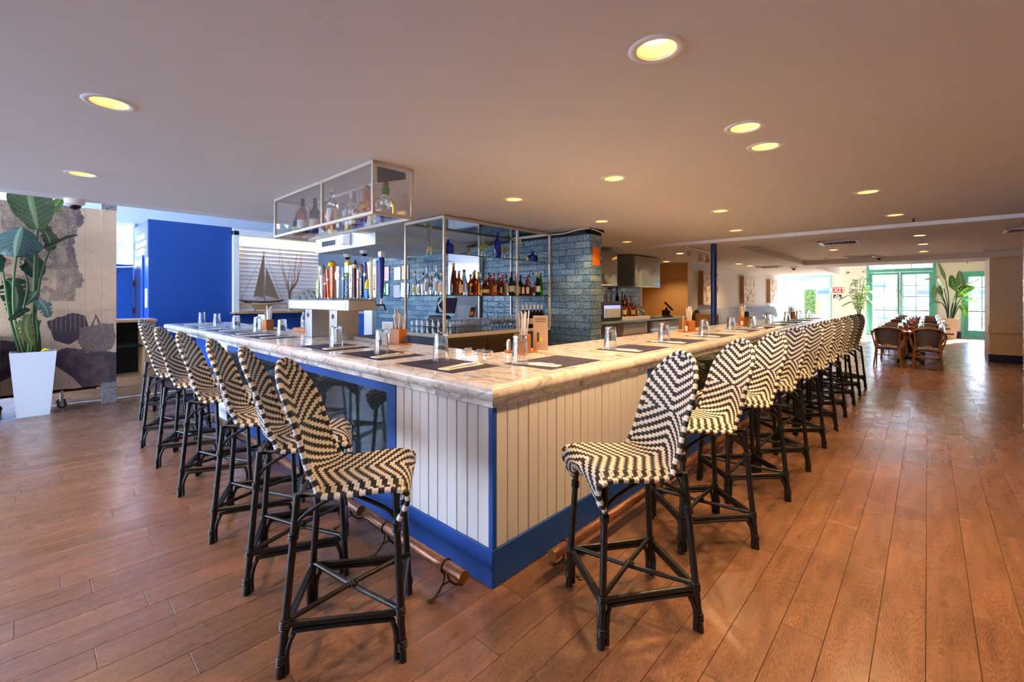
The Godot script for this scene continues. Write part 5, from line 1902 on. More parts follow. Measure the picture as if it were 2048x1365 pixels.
func fork_parts(t: Node3D) -> void:
	if cutlery.is_empty():
		var h := Mb.new()
		h.tube(curve([V(0, 0.0, 0.135), V(0, 0.003, 0.05), V(0, 0.005, -0.02), V(0, 0.004, -0.07)], 4), [0.0035, 0.0036, 0.0036, 0.0035, 0.0034, 0.003, 0.0028, 0.0026, 0.0025, 0.0024, 0.0024, 0.0026, 0.003], 6)
		cutlery.handle = h.done()
		var tn := Mb.new()
		tn.box(V(-0.011, 0.001, -0.105), V(0.011, 0.004, -0.068), 0.001)
		for s: float in [-0.009, -0.003, 0.003, 0.009]:
			tn.tube([V(s, 0.003, -0.10), V(s, 0.0, -0.125), V(s, 0.004, -0.145)], 0.0014, 5)
		cutlery.tines = tn.done()
		cutlery.blade = Mb.new().prism(PackedVector2Array([Vector2(-0.005, 0.0), Vector2(0.008, 0.005), Vector2(0.009, 0.09), Vector2(0.002, 0.115), Vector2(-0.005, 0.11)]), 0.0016, Transform3D(Basis(Vector3.RIGHT, -PI / 2), V(0, 0, -0.02))).done()
		cutlery.knife_handle = tb([V(0, 0.002, 0.13), V(0, 0.002, -0.022)], [0.005, 0.0038], 6)
	part(t, "handle", cutlery.handle, mats["chrome"])
	part(t, "tines", cutlery.tines, mats["chrome"])


func knife_parts(t: Node3D) -> void:
	part(t, "handle", cutlery.knife_handle, mats["chrome"])
	part(t, "blade", cutlery.blade, mats["chrome"])


func frame_mesh_flat(hx: float, hz: float, w: float) -> ArrayMesh:
	if cutlery.has("band"):
		return cutlery.band
	var mb := Mb.new()
	var y0 := 0.0018
	var y1 := 0.0021
	mb.box(V(-hx, y0, -hz), V(hx, y1, -hz + w))
	mb.box(V(-hx, y0, hz - w), V(hx, y1, hz))
	mb.box(V(-hx, y0, -hz + w), V(-hx + w, y1, hz - w))
	mb.box(V(hx - w, y0, -hz + w), V(hx, y1, hz - w))
	var m := mb.done()
	return m


func caddy(label: String, where: Vector3, turn: float, menu: String, salt: bool) -> void:
	var t := thing("straw_caddy", label, "caddy", where, turn, "straw caddies on the counter")
	var wd: Material = mats["caddy_wood"]
	part(t, "base", bx(V(-0.13, 0, -0.065), V(0.13, 0.014, 0.065), 0.003), wd)
	# open box
	var b := Mb.new()
	b.box(V(-0.045, 0.014, 0.045), V(0.075, 0.150, 0.053), 0.001)
	b.box(V(-0.045, 0.014, -0.053), V(0.075, 0.150, -0.045), 0.001)
	b.box(V(-0.045, 0.014, -0.045), V(-0.037, 0.150, 0.045))
	b.box(V(0.067, 0.014, -0.045), V(0.075, 0.150, 0.045))
	part(t, "box", b.done(), wd)
	var r := RandomNumberGenerator.new()
	r.seed = hash(label)
	var dark := menu == "sticks"
	for k in 14:
		var a := r.randf() * TAU
		var foot := V(0.015 + r.randf_range(-0.03, 0.03), 0.02, r.randf_range(-0.03, 0.03))
		var tip := foot + V(cos(a) * r.randf_range(0.01, 0.055), r.randf_range(0.25, 0.33) - (0.06 if dark else 0.0), sin(a) * r.randf_range(0.01, 0.05))
		part(t, "straw", tb([foot, tip], 0.0058, 7), mats["charcoal"] if dark and k % 2 else mats["straw_paper"] if k % 4 else mats["stirrer_wood"])
	if menu == "pineapple":
		var m := part(t, "menu_card", bx(V(-0.062, 0.0, -0.002), V(0.062, 0.29, 0.002), 0.0008), mats["menu_tan"], Transform3D(Basis(Vector3.UP, -0.35), V(0.165, 0.014, 0.02)))
		words(m, "lettering", "PINEAPPLE", 0.013, mats["ink"], Transform3D(Basis(), V(0, 0.262, 0.0025)), 0.001)
		words(m, "lettering", "PACHUCA", 0.013, mats["ink"], Transform3D(Basis(), V(0, 0.242, 0.0025)), 0.001)
		part(m, "drawing", lt([Vector2(0, 0), Vector2(0.012, 0.004), Vector2(0.013, 0.03), Vector2(0, 0.045)], 10), mats["tint_yellow"], Transform3D(Basis().scaled(V(1, 1, 0.1)), V(0.002, 0.07, 0.0025)))
		part(m, "drawing_ground", bx(V(-0.045, 0.02, 0.002), V(0.045, 0.07, 0.0026)), mats["stirrer_wood"])
		part(m, "drawing_trees", bx(V(-0.03, 0.07, 0.002), V(-0.012, 0.15, 0.0026)), mats["spice"])
		part(t, "shaker", lt([Vector2(0, 0), Vector2(0.020, 0), Vector2(0.022, 0.06), Vector2(0.014, 0.09), Vector2(0, 0.095)], 12), mats["steel_bright"], at(-0.10, 0.014, 0))
	elif menu == "white" or menu == "grey" or menu == "tan":
		var mm: Material = {"white": mats["menu_white"], "grey": mats["menu_white"], "tan": mats["menu_tan"]}[menu]
		var m := part(t, "menu_card", bx(V(-0.055, 0.0, -0.002), V(0.055, 0.215, 0.002), 0.0008), mm, Transform3D(Basis(Vector3.UP, 0.55), V(-0.115, 0.004, 0.03)))
		var ln := Mb.new()
		for k in 9:
			ln.box(V(-0.035, 0.185 - k * 0.018, 0.002), V(0.035 - 0.012 * (k % 3), 0.189 - k * 0.018, 0.0024))
		part(m, "text_lines", ln.done(), mat("faint_ink", Color(0.58, 0.55, 0.55), 0.8))
	elif menu == "dark":
		part(t, "menu_card", bx(V(-0.045, 0.15, 0.054), V(0.075, 0.235, 0.058), 0.001), mats["charcoal"])
	if salt:
		part(t, "salt_shaker", lt([Vector2(0, 0), Vector2(0.022, 0), Vector2(0.022, 0.055), Vector2(0.015, 0.07), Vector2(0, 0.07)], 12), mats["salt"], at(-0.075, 0.014, 0.035))
		part(t, "shaker_top", lt([Vector2(0, 0.07), Vector2(0.017, 0.07), Vector2(0.015, 0.088), Vector2(0, 0.092)], 12), mats["chrome"], at(-0.075, 0.014, 0.035))
		part(t, "pepper_shaker", lt([Vector2(0, 0), Vector2(0.022, 0), Vector2(0.022, 0.055), Vector2(0.015, 0.07), Vector2(0, 0.07)], 12), mats["spice"], at(0.105, 0.014, 0.0))


# ---------------------------------------------------------------- left: planter, photo screen, blue box, louvres
func build_left_side() -> void:
	photo_screen()
	tall_plant()
	# blue box that hides the stairs
	var blue: Material = mats["blue_paint"]
	var box := struct("wall_blue", bx(V(-13.3, 0, -3.10), V(-11.5, 3.12, -1.62), 0.004), blue, "tall glossy blue wall of the stair box")
	var face := mat("stair_film", Color(0.24, 0.31, 0.55), 0.7)
	part(box, "pale_field", bx(V(-13.2, 2.36, -1.62), V(-11.52, 3.11, -1.612)), face)
	for e: Array in [["FULL SERVICE", 2.82, 0.105], ["RESTAURANT & BAR", 2.66, 0.105], ["UPSTAIRS", 2.50, 0.15]]:
		words(box, "lettering", e[0], e[2], mats["white_ink"], Transform3D(Basis(), V(-12.33, e[1], -1.611)), 0.004)
	for s: float in [-1.0, 1.0]:
		part(box, "dash", bx(V(-12.33 + s * 0.56 - 0.09, 2.49, -1.612), V(-12.33 + s * 0.56 + 0.09, 2.505, -1.608)), mats["white_ink"])
	# passage door, its frame in the side of the box
	var d := setting("door_1", "blue door with a closer standing open beside the stair box")
	part(d, "leaf", bx(V(-13.02, 0.02, -1.56), V(-12.97, 2.27, -0.70), 0.004), blue)
	part(d, "kick_plate", bx(V(-12.97, 0.05, -1.5), V(-12.965, 1.06, -0.76)), mat("door_low", Color(0.10, 0.22, 0.42), 0.4))
	part(d, "closer", bx(V(-12.97, 2.10, -1.28), V(-12.90, 2.17, -0.90), 0.01), mats["steel_bright"])
	part(d, "closer_arm", tb([V(-12.92, 2.19, -1.12), V(-12.80, 2.20, -1.40), V(-12.6, 2.21, -1.58)], 0.012, 6), mats["steel_bright"])
	for y: float in [1.85, 1.25]:
		part(d, "hinge", bx(V(-12.98, y - 0.06, -1.60), V(-12.93, y + 0.06, -1.55)), mats["bronze"])
	part(d, "frame", bx(V(-12.93, 0, -1.625), V(-12.15, 2.30, -1.60), 0.004), mats["navy_paint"])
	part(d, "frame", bx(V(-12.12, 0, -1.63), V(-11.98, 2.42, -1.585), 0.004), blue)
	one("wall_notice", bx(V(-11.80, 1.33, -1.62), V(-11.58, 1.72, -1.608), 0.002), mats["tint_white"], "small white notice on the corner of the stair box", "notice")
	# transom window bars
	var w := setting("window_2", "white barred window above the blue door")
	part(w, "glazing_bar", bx(V(-13.5, 2.66, -1.6), V(-13.4, 2.80, -0.6)), mats["white_trim"])
	part(w, "glazing_bar", bx(V(-13.5, 2.22, -1.36), V(-13.42, 3.2, -1.32)), mats["white_trim"])
	part(w, "sill", bx(V(-13.3, 3.14, -1.62), V(-13.2, 3.22, -0.5)), mats["white_trim"])
	part(w, "pane", bx(V(-13.47, 2.22, -1.6), V(-13.464, 3.2, -0.6)), mats["window_pane"])

	# low service cabinet, open and black inside
	var c := thing("service_cabinet", "low wood cabinet with open black front beside the blue door", "cabinet")
	var oak: Material = mats["wood_light"]
	part(c, "top", bx(V(-10.9, 1.10, -1.56), V(-10.15, 1.145, -0.2), 0.004), oak)
	part(c, "side", bx(V(-10.9, 0, -1.54), V(-10.2, 1.10, -1.38), 0.004), oak)
	part(c, "side", bx(V(-10.9, 0, -0.26), V(-10.2, 1.10, -0.2), 0.004), oak)
	part(c, "back", bx(V(-10.9, 0, -1.4), V(-10.86, 1.10, -0.26)), mats["black_inside"])
	part(c, "shelf", bx(V(-10.86, 0.66, -1.38), V(-10.25, 0.68, -0.26)), mats["black_inside"])
	part(c, "plinth", bx(V(-10.86, 0, -1.38), V(-10.2, 0.14, -0.26)), oak)

	# louvre wall with a lamp strip
	var lx := -11.5
	var lw := struct("wall_louvre", bx(V(-11.9, 0, -5.06), V(lx - 0.03, 3.05, -3.10)), mats["white_trim"], "white louvred wall behind the model yacht")
	part(lw, "lower_panel", bx(V(lx - 0.03, 0, -5.06), V(lx + 0.0, 1.17, -3.10)), blue)
	part(lw, "frame_post", bx(V(lx - 0.03, 1.17, -3.22), V(lx + 0.10, 3.05, -3.10), 0.006), mats["white_trim"])
	part(lw, "frame_head", bx(V(lx - 0.03, 2.94, -5.06), V(lx + 0.10, 3.09, -3.10), 0.006), mats["white_trim"])
	var slats := 17
	var pitch := (2.80 - 1.21) / slats
	for i in slats:
		var y := 1.21 + i * pitch
		part(lw, "slat", Mb.new().prism(PackedVector2Array([Vector2(0, 0.0), Vector2(0.028, 0.004), Vector2(0.030, 0.012), Vector2(0.004, pitch), Vector2(0, pitch)]), 1.84, Transform3D(Basis(), V(lx - 0.03, y, -5.06))).done(), mats["white_trim"])
	part(lw, "sill", bx(V(lx - 0.03, 1.17, -5.06), V(lx + 0.32, 1.205, -3.06), 0.006), oak)
	var strip := thing("lamp_strip", "warm lamp strip glowing along the top of the louvres", "lamp strip")
	part(strip, "glowing_tube", bx(V(lx + 0.02, 2.905, -5.0), V(lx + 0.06, 2.925, -3.26), 0.004), glow("strip_glow", Color(1.0, 0.80, 0.50), 2.5))
	part(strip, "housing", bx(V(lx - 0.03, 2.925, -5.04), V(lx + 0.09, 2.94, -3.24)), mats["white_trim"])
	var al := AreaLight3D.new()
	al.name = "strip_light"
	strip.add_child(al)
	al.area_size = Vector2(1.7, 0.04)
	al.area_normalize_energy = true
	al.position = V(lx + 0.04, 2.90, -4.13)
	al.rotation = V(-PI / 2, PI / 2, 0)
	al.light_color = Color(1.0, 0.78, 0.48)
	al.light_energy = 0.7
	al.area_range = 30.0
	al.shadow_enabled = true
	struct("wall_pilaster", bx(V(-11.9, 0, -5.42), V(lx + 0.06, 2.36, -5.06), 0.004), mats["cream_paint"], "cream pilaster beside the louvres")
	struct("wall_passage", bx(V(-11.9, 0, -8.2), V(-11.6, 2.36, -5.42)), mats["wall_paint"])
	struct("wall_passage_end", bx(V(-13.6, 0, -8.4), V(-5.5, 5.4, -8.2)), mats["wall_paint"])
	struct("wall_low_blue", bx(V(-10.9, 0, -5.5), V(-9.72, 1.16, -5.40), 0.004), blue, "low blue wall at the service passage")
	struct("trim_5", bx(V(-10.9, 1.16, -5.52), V(-9.72, 1.20, -5.37), 0.004), oak)
	struct("wall_post", bx(V(-9.72, 0, -5.6), V(-9.36, 2.36, -5.35), 0.004), mats["wall_paint"], "pale post at the end of the tiled wall")
	yacht()
	branch_vase()
	# oval tray with green lozenges
	var o := thing("oval_tray", "pale oval tray with green diamonds leaning on the louvres", "tray", V(-11.34, 1.205 + 0.27, -4.72), PI / 2)
	o.rotation.x = 0.0
	var ring := PackedVector2Array()
	for k in 28:
		ring.append(Vector2(cos(TAU * k / 28.0) * 0.30, sin(TAU * k / 28.0) * 0.27))
	part(o, "plate", Mb.new().prism(ring, 0.02).done(), mat("tray_pale", Color(0.80, 0.76, 0.71), 0.5))
	for e: Array in [[-0.20, 0.06], [-0.10, 0.16], [0.02, 0.21], [-0.04, 0.05], [0.09, 0.09], [0.20, 0.06], [-0.13, -0.06], [0.03, -0.07], [0.15, -0.06], [0.14, 0.19], [-0.05, -0.19], [0.09, -0.19]]:
		part(o, "diamond", Mb.new().prism(PackedVector2Array([Vector2(-0.035, 0.045), Vector2(0.008, 0.02), Vector2(0.035, -0.045), Vector2(-0.008, -0.02)]), 0.002, at(e[0], e[1], 0.02)).done(), mat("tray_green", Color(0.05, 0.52, 0.42), 0.5))
	# cameras and grille of the passage
	dome_camera("white dome camera under the passage ceiling, nearer to the tiled wall", V(-7.25, 2.36, -4.0))
	dome_camera("small dome camera under the passage ceiling beside the louvres", V(-8.1, 2.36, -4.12))
	dome_camera("white dome camera at the ceiling edge above the photo screen", V(-6.36, CEIL - 0.005, -0.31))
	var g := thing("air_grille", "grey slotted air grille in the white bulkhead", "air grille", V(-7.76, 2.49, -3.6))
	part(g, "frame", frame_mesh(V(-0.28, -0.06, 0), V(0.28, 0.06, 0.012), 0.012), mats["steel_bright"])
	for k in 18:
		part(g, "slot_vane", bx(V(-0.265 + k * 0.03, -0.048, 0.001), V(-0.255 + k * 0.03, 0.048, 0.009)), mats["grey_plastic"])
	one("ceiling_drop_box", bx(V(-7.05, 2.40, -3.56), V(-6.93, 2.62, -3.44), 0.004), mats["steel_bright"], "short steel box hung before the white bulkhead", "sensor box")


func dome_camera(label: String, where: Vector3, group := "security dome cameras") -> void:
	var t := thing("dome_camera", label, "camera", where, 0.0, group)
	part(t, "housing", lt([Vector2(0.0, -0.06), Vector2(0.05, -0.06), Vector2(0.075, -0.045), Vector2(0.085, 0.0), Vector2(0, 0.0)], 18), mats["white_plastic"])
	part(t, "dome", lt([Vector2(0, -0.105), Vector2(0.03, -0.098), Vector2(0.048, -0.078), Vector2(0.05, -0.06)], 16), mat("dome_smoke", Color(0.08, 0.07, 0.07), 0.08))


func yacht() -> void:
	var t := thing("model_yacht", "model sailing yacht with tan sails on the ledge before the louvres", "model yacht", V(-11.33, 1.205, -3.68), PI / 2)
	# local x runs along the hull, bow at -x towards +z
	var hull := Mb.new()
	var sections := []
	for i in 13:
		var u := i / 12.0
		var x := lerpf(-0.49, 0.47, u)
		var w := 0.095 * pow(sin(PI * clampf(u * 0.92 + 0.04, 0, 1)), 0.7)
		var dpt := 0.105 * pow(sin(PI * clampf(u, 0.02, 0.98)), 0.8) + 0.006
		var sheer := 0.25 + 0.03 * pow(2.0 * u - 1.0, 2.0)
		var row := []
		for k in 9:
			var a := PI * k / 8.0
			row.append(V(x, sheer - sin(a) * dpt, cos(a) * w))
		sections.append(row)
	for i in 12:
		for k in 8:
			var mid: float = (sections[i][k].y + sections[i][k + 1].y) / 2
			hull.tint(Color(0.05, 0.03, 0.022) if mid > 0.215 else Color(0.62, 0.50, 0.36))
			hull.quad(sections[i][k], sections[i + 1][k], sections[i + 1][k + 1], sections[i][k + 1])
	part(t, "hull", hull.done(), mats["paint_mix"])
	var deck := Mb.new()
	for i in 12:
		deck.quad_out(sections[i][0], sections[i + 1][0], sections[i + 1][8], sections[i][8], Vector3.UP)
	part(t, "deck", deck.done(), mat("yacht_deck", Color(0.30, 0.19, 0.12), 0.4))
	part(t, "keel", Mb.new().prism(PackedVector2Array([Vector2(-0.26, 0.16), Vector2(0.22, 0.16), Vector2(0.10, 0.06), Vector2(-0.14, 0.05)]), 0.02, at(0, 0, -0.01)).done(), mat("yacht_keel", Color(0.70, 0.56, 0.36), 0.45))
	for x: float in [-0.16, 0.12]:
		part(t, "stand", Mb.new().tube([V(x, 0.13, 0), V(x, 0.006, 0)], 0.007, 8).done(), mats["bronze"])
	part(t, "stand_foot", bx(V(-0.30, 0, -0.05), V(-0.04, 0.012, 0.05), 0.003), mats["wood_red"])
	part(t, "stand_foot", bx(V(0.02, 0, -0.05), V(0.24, 0.012, 0.05), 0.003), mats["wood_red"])
	part(t, "mast", tb([V(0.04, 0.24, 0), V(0.035, 0.9, 0), V(0.03, 1.44, 0)], [0.011, 0.009, 0.005], 8), mats["wood_red"])
	part(t, "boom", tb([V(0.04, 0.32, 0), V(-0.20, 0.34, 0.02)], 0.006, 6), mats["wood_red"])
	var cloth := mat("sail_cloth", Color(0.52, 0.44, 0.34), 0.85)
	part(t, "main_sail", Mb.new().prism(PackedVector2Array([Vector2(0.025, 1.40), Vector2(0.03, 0.34), Vector2(-0.12, 0.36), Vector2(-0.19, 0.36), Vector2(-0.11, 0.72), Vector2(-0.03, 1.12)]), 0.004).done(), cloth)
	part(t, "jib", Mb.new().prism(PackedVector2Array([Vector2(0.07, 1.05), Vector2(0.05, 0.38), Vector2(0.18, 0.34), Vector2(0.36, 0.29), Vector2(0.21, 0.68)]), 0.004, at(0, 0, 0.006)).done(), cloth)
	for e: Array in [[V(0.03, 1.42, 0), V(0.44, 0.27, 0)], [V(0.03, 1.42, 0), V(-0.45, 0.28, 0)], [V(0.04, 0.34, 0), V(-0.16, 0.27, 0.05)], [V(0.04, 0.34, 0), V(0.30, 0.27, 0.05)]]:
		part(t, "rigging", tb(e, 0.0025, 5), mats["bronze"])


func branch_vase() -> void:
	var t := thing("branch_vase", "tall glass vase of bare curly branches on the ledge beside the yacht", "vase", V(-11.33, 1.205, -4.28))
	part(t, "vase", lt([Vector2(0, 0), Vector2(0.06, 0), Vector2(0.065, 0.02), Vector2(0.052, 0.22), Vector2(0.06, 0.40), Vector2(0.075, 0.47), Vector2(0.07, 0.47), Vector2(0.053, 0.40), Vector2(0.046, 0.22), Vector2(0.056, 0.025), Vector2(0, 0.022)], 16), mats["tumbler_glass"])
	var r := RandomNumberGenerator.new()
	r.seed = 61
	var bark := mat("bark", Color(0.56, 0.40, 0.28), 0.9)
	var tips := [V(0, 1.56, 0.28), V(0, 1.55, 0.20), V(0, 1.30, -0.10), V(0, 1.49, -0.27), V(0, 1.46, -0.30), V(0, 1.1, 0.20), V(0, 1.0, -0.24), V(0, 1.30, -0.30), V(0, 1.2, -0.12), V(0, 1.40, -0.16), V(0, 1.12, -0.05), V(0, 1.22, 0.06)]
	for k in tips.size():
		var tip: Vector3 = tips[k] + V(r.randf_range(-0.1, 0.15), 0, 0)
		var foot := V(r.randf_range(-0.03, 0.03), 0.05, r.randf_range(-0.03, 0.03))
		var pts := [foot, V(foot.x * 0.5, 0.46, tip.z * 0.12)]
		for j in 4:
			var f := 0.45 + 0.15 * j
			pts.append(V(tip.x * f, lerpf(0.46, tip.y, f * f), tip.z * f) + V(r.randf_range(-0.03, 0.03), 0, r.randf_range(-0.035, 0.035)))
		pts.append(tip)
		var thick := 0.011 if k % 2 else 0.006
		var line := curve(pts, 4)
		var rr := []
		for i in line.size():
			rr.append(lerpf(thick, 0.0022, float(i) / line.size()))
		part(t, "branch", tb(line, rr, 6), bark)


func photo_screen() -> void:
	var m := mat("photo_print", Color.WHITE, 0.6)
	m.albedo_texture = beach_print()
	var t := thing("photo_screen", "plank screen on castors printed with a faded beach chair and basket", "screen", V(-8.73, 0, 0))
	var y0 := 0.26
	var y1 := 2.80
	var z := 0.95
	var widths := [0.165, 0.16, 0.17, 0.165, 0.16, 0.165, 0.16, 0.165, 0.17, 0.17]
	for i in widths.size():
		var a: float = z
		z -= widths[i]
		if z < -0.70:
			z = -0.70
		part(t, "plank", printed_board(a - 0.0006, z + 0.0006, y0 + 0.006 * (i % 2), y1 - 0.008 * ((i + 1) % 2), 0.024), m)
		if z <= -0.70:
			break
	part(t, "post", printed_board(-0.705, -0.86, 0.02, 2.80, 0.09), m)
	part(t, "post_cap", bx(V(-0.06, 2.80, -0.865), V(0.032, 2.97, -0.70), 0.003), mats["concrete"])
	part(t, "post_foot", bx(V(-0.06, 0.0, -0.862), V(0.036, 0.30, -0.703), 0.003), mats["concrete"])
	part(t, "frame", bx(V(-0.07, 0.24, -0.70), V(-0.03, 0.32, 0.95)), mats["bronze"])
	for zz: float in [-0.30, 0.30, 0.85]:
		for xx: float in [-0.05, -0.30]:
			var c := part(t, "castor", Mb.new().tube([V(xx - 0.012, 0.05, zz), V(xx + 0.012, 0.05, zz)], 0.05, 18).done(), mats["charcoal"])
			part(c, "hub", Mb.new().tube([V(xx - 0.015, 0.05, zz), V(xx + 0.015, 0.05, zz)], 0.024, 14).done(), mats["steel_bright"])
			part(c, "fork", bx(V(xx - 0.022, 0.05, zz - 0.015), V(xx + 0.022, 0.25, zz + 0.015), 0.003), mats["steel"])
	part(t, "backing", bx(V(-0.05, 0.27, -0.70), V(-0.024, 2.78, 0.95)), mats["bronze"])
	part(t, "deck", bx(V(-0.36, 0.22, -0.65), V(-0.03, 0.26, 0.95)), mats["bronze"])
	# white line along the floor behind
	one("floor_strip", bx(V(-9.06, 0.0, -2.4), V(-9.02, 0.006, -0.2), 0.001), mats["white_trim"], "thin white strip across the floor behind the screen", "floor strip")


func printed_board(za: float, zb: float, y0: float, y1: float, thick: float) -> ArrayMesh:
	var mb := Mb.new()
	mb.box(V(-thick, y0, zb), V(thick * 0.35, y1, za), 0.002)
	for i in mb.v.size():
		var p: Vector3 = mb.v[i]
		mb.t[i] = Vector2((0.26 - p.z) / 1.2, (2.80 - p.y) / 2.80)
	return mb.done()


func beach_print() -> ImageTexture:
	# a faded photograph printed on the boards: speckled shade, a slatted chair, a striped basket
	var w := 300
	var h := 700
	var n1 := noise(0.02, 301, 4)
	var n2 := noise(0.5, 302, 1)
	var chair := PackedVector2Array([Vector2(0.34, 0.565), Vector2(0.56, 0.53), Vector2(0.66, 0.545), Vector2(0.68, 0.60), Vector2(0.62, 0.66), Vector2(0.52, 0.685), Vector2(0.40, 0.66)])
	var leg := PackedVector2Array([Vector2(0.27, 0.56), Vector2(0.30, 0.56), Vector2(0.25, 0.67), Vector2(0.215, 0.67)])
	var basket := PackedVector2Array([Vector2(0.615, 0.60), Vector2(0.90, 0.585), Vector2(0.93, 0.66), Vector2(0.88, 0.725), Vector2(0.66, 0.735), Vector2(0.60, 0.68)])
	var handle := PackedVector2Array([Vector2(0.70, 0.60), Vector2(0.745, 0.535), Vector2(0.80, 0.595), Vector2(0.785, 0.60), Vector2(0.745, 0.55), Vector2(0.72, 0.60)])
	var shade := PackedVector2Array([Vector2(0.30, 0.735), Vector2(0.50, 0.70), Vector2(0.95, 0.74), Vector2(1.0, 0.80), Vector2(1.0, 0.885), Vector2(0.74, 0.905), Vector2(0.66, 0.90), Vector2(0.40, 0.78)])
	var stick := PackedVector2Array([Vector2(0.44, 0.77), Vector2(0.48, 0.77), Vector2(0.72, 0.91), Vector2(0.66, 0.925)])
	var corner := PackedVector2Array([Vector2(-0.3, 0.62), Vector2(0.12, 0.66), Vector2(0.16, 0.80), Vector2(0.0, 0.84), Vector2(-0.3, 0.86)])
	var bytes := PackedByteArray()
	bytes.resize(w * h * 3)
	var k := 0
	var sand := Color(0.84, 0.70, 0.55)
	var dark := Color(0.23, 0.17, 0.21)
	for y in h:
		for x in w:
			var u := x / float(w)
			var v := y / float(h)
			var a := n1.get_noise_2d(x, y)
			var g := n2.get_noise_2d(x * 3.0, y * 3.0)
			var d := 0.03 + 0.06 * a
			var edge := 0.60 + 0.035 * sin(v * 23.0) + 0.05 * a
			if v < 0.47 and u < edge:
				d = 0.42 + 0.30 * a + (0.22 if u > edge - 0.06 else 0.0)
				if v > 0.26:
					d *= clampf(1.0 - (v - 0.26) * 1.6 - (0.5 if u < 0.42 and a < 0.05 else 0.0), 0.15, 1.0)
			elif v > 0.51:
				d = 0.10 + 0.10 * a
			var p := Vector2(u + 0.012 * a, v + 0.006 * a)
			if v > 0.50:
				if Geometry2D.is_point_in_polygon(p, shade) or Geometry2D.is_point_in_polygon(p, corner):
					d = 0.85 + 0.25 * a
				if Geometry2D.is_point_in_polygon(p, stick):
					d = 0.92
				if Geometry2D.is_point_in_polygon(p, chair):
					d = 0.95 if fmod(u * 26.0, 1.0) < 0.78 or v > 0.62 else 0.6
				if Geometry2D.is_point_in_polygon(p, leg) or Geometry2D.is_point_in_polygon(p, handle):
					d = 0.85
				if Geometry2D.is_point_in_polygon(p, basket):
					d = 0.35 if fmod(v * 120.0 + 3.0 * (u - 0.75) * (u - 0.75) * 30.0, 1.0) < 0.45 else 0.88
			d = clampf(d + g * 0.55 * (0.25 + minf(d, 1.0 - d) * 2.0), 0.0, 1.0)
			var c := sand.lerp(dark, d)
			bytes[k] = int(c.r * 255.0)
			bytes[k + 1] = int(c.g * 255.0)
			bytes[k + 2] = int(c.b * 255.0)
			k += 3
	return image_tex(w, h, bytes)


# ---------------------------------------------------------------- plants
func blade(pts: Array, width: float, across: Vector3, fold: float, ca: Color, cb: Color, split := 0.0, seg := 14) -> ArrayMesh:
	# a broad leaf: midrib through pts, the two halves raised by fold, fine ribs as alternate tints
	var mb := Mb.new()
	mb.coloured = true
	var line := curve(pts, 8)
	var n := line.size()
	var half := seg / 2
	var rows := []
	for i in n:
		var u := float(i) / (n - 1)
		var dir: Vector3 = (line[mini(i + 1, n - 1)] - line[maxi(i - 1, 0)]).normalized()
		var side := (across - dir * across.dot(dir)).normalized()
		var up := side.cross(dir)
		var w := width * pow(sin(PI * clampf(0.04 + 0.96 * u, 0, 1)), 0.62) * lerpf(0.8, 1.0, minf(1.0, u * 3.0))
		var row := []
		for k in range(-half, half + 1):
			var f := float(k) / half
			var ripple := 0.014 * width * 5.0 * sin(u * 26.0 + signf(f)) * f * f
			row.append((line[i] as Vector3) + side * f * w + up * (fold * absf(f) * w - 0.25 * w * f * f + ripple))
		rows.append(row)
	for i in n - 1:
		for k in seg:
			var f := absf(k + 0.5 - half) / half
			var tear := split > 0.0 and f > 0.55 and sin(i * 2.7 + (3.0 if k < half else 0.0)) > 1.0 - split
			if tear:
				continue
			var c := ca if (i + (k if k < half else seg - k)) % 3 else cb
			if k == half or k == half - 1:
				c = ca.lerp(Color(0.42, 0.52, 0.24), 0.35)
			mb.col = c
			mb.quad(rows[i][k], rows[i][k + 1], rows[i + 1][k + 1], rows[i + 1][k])
	return mb.done()


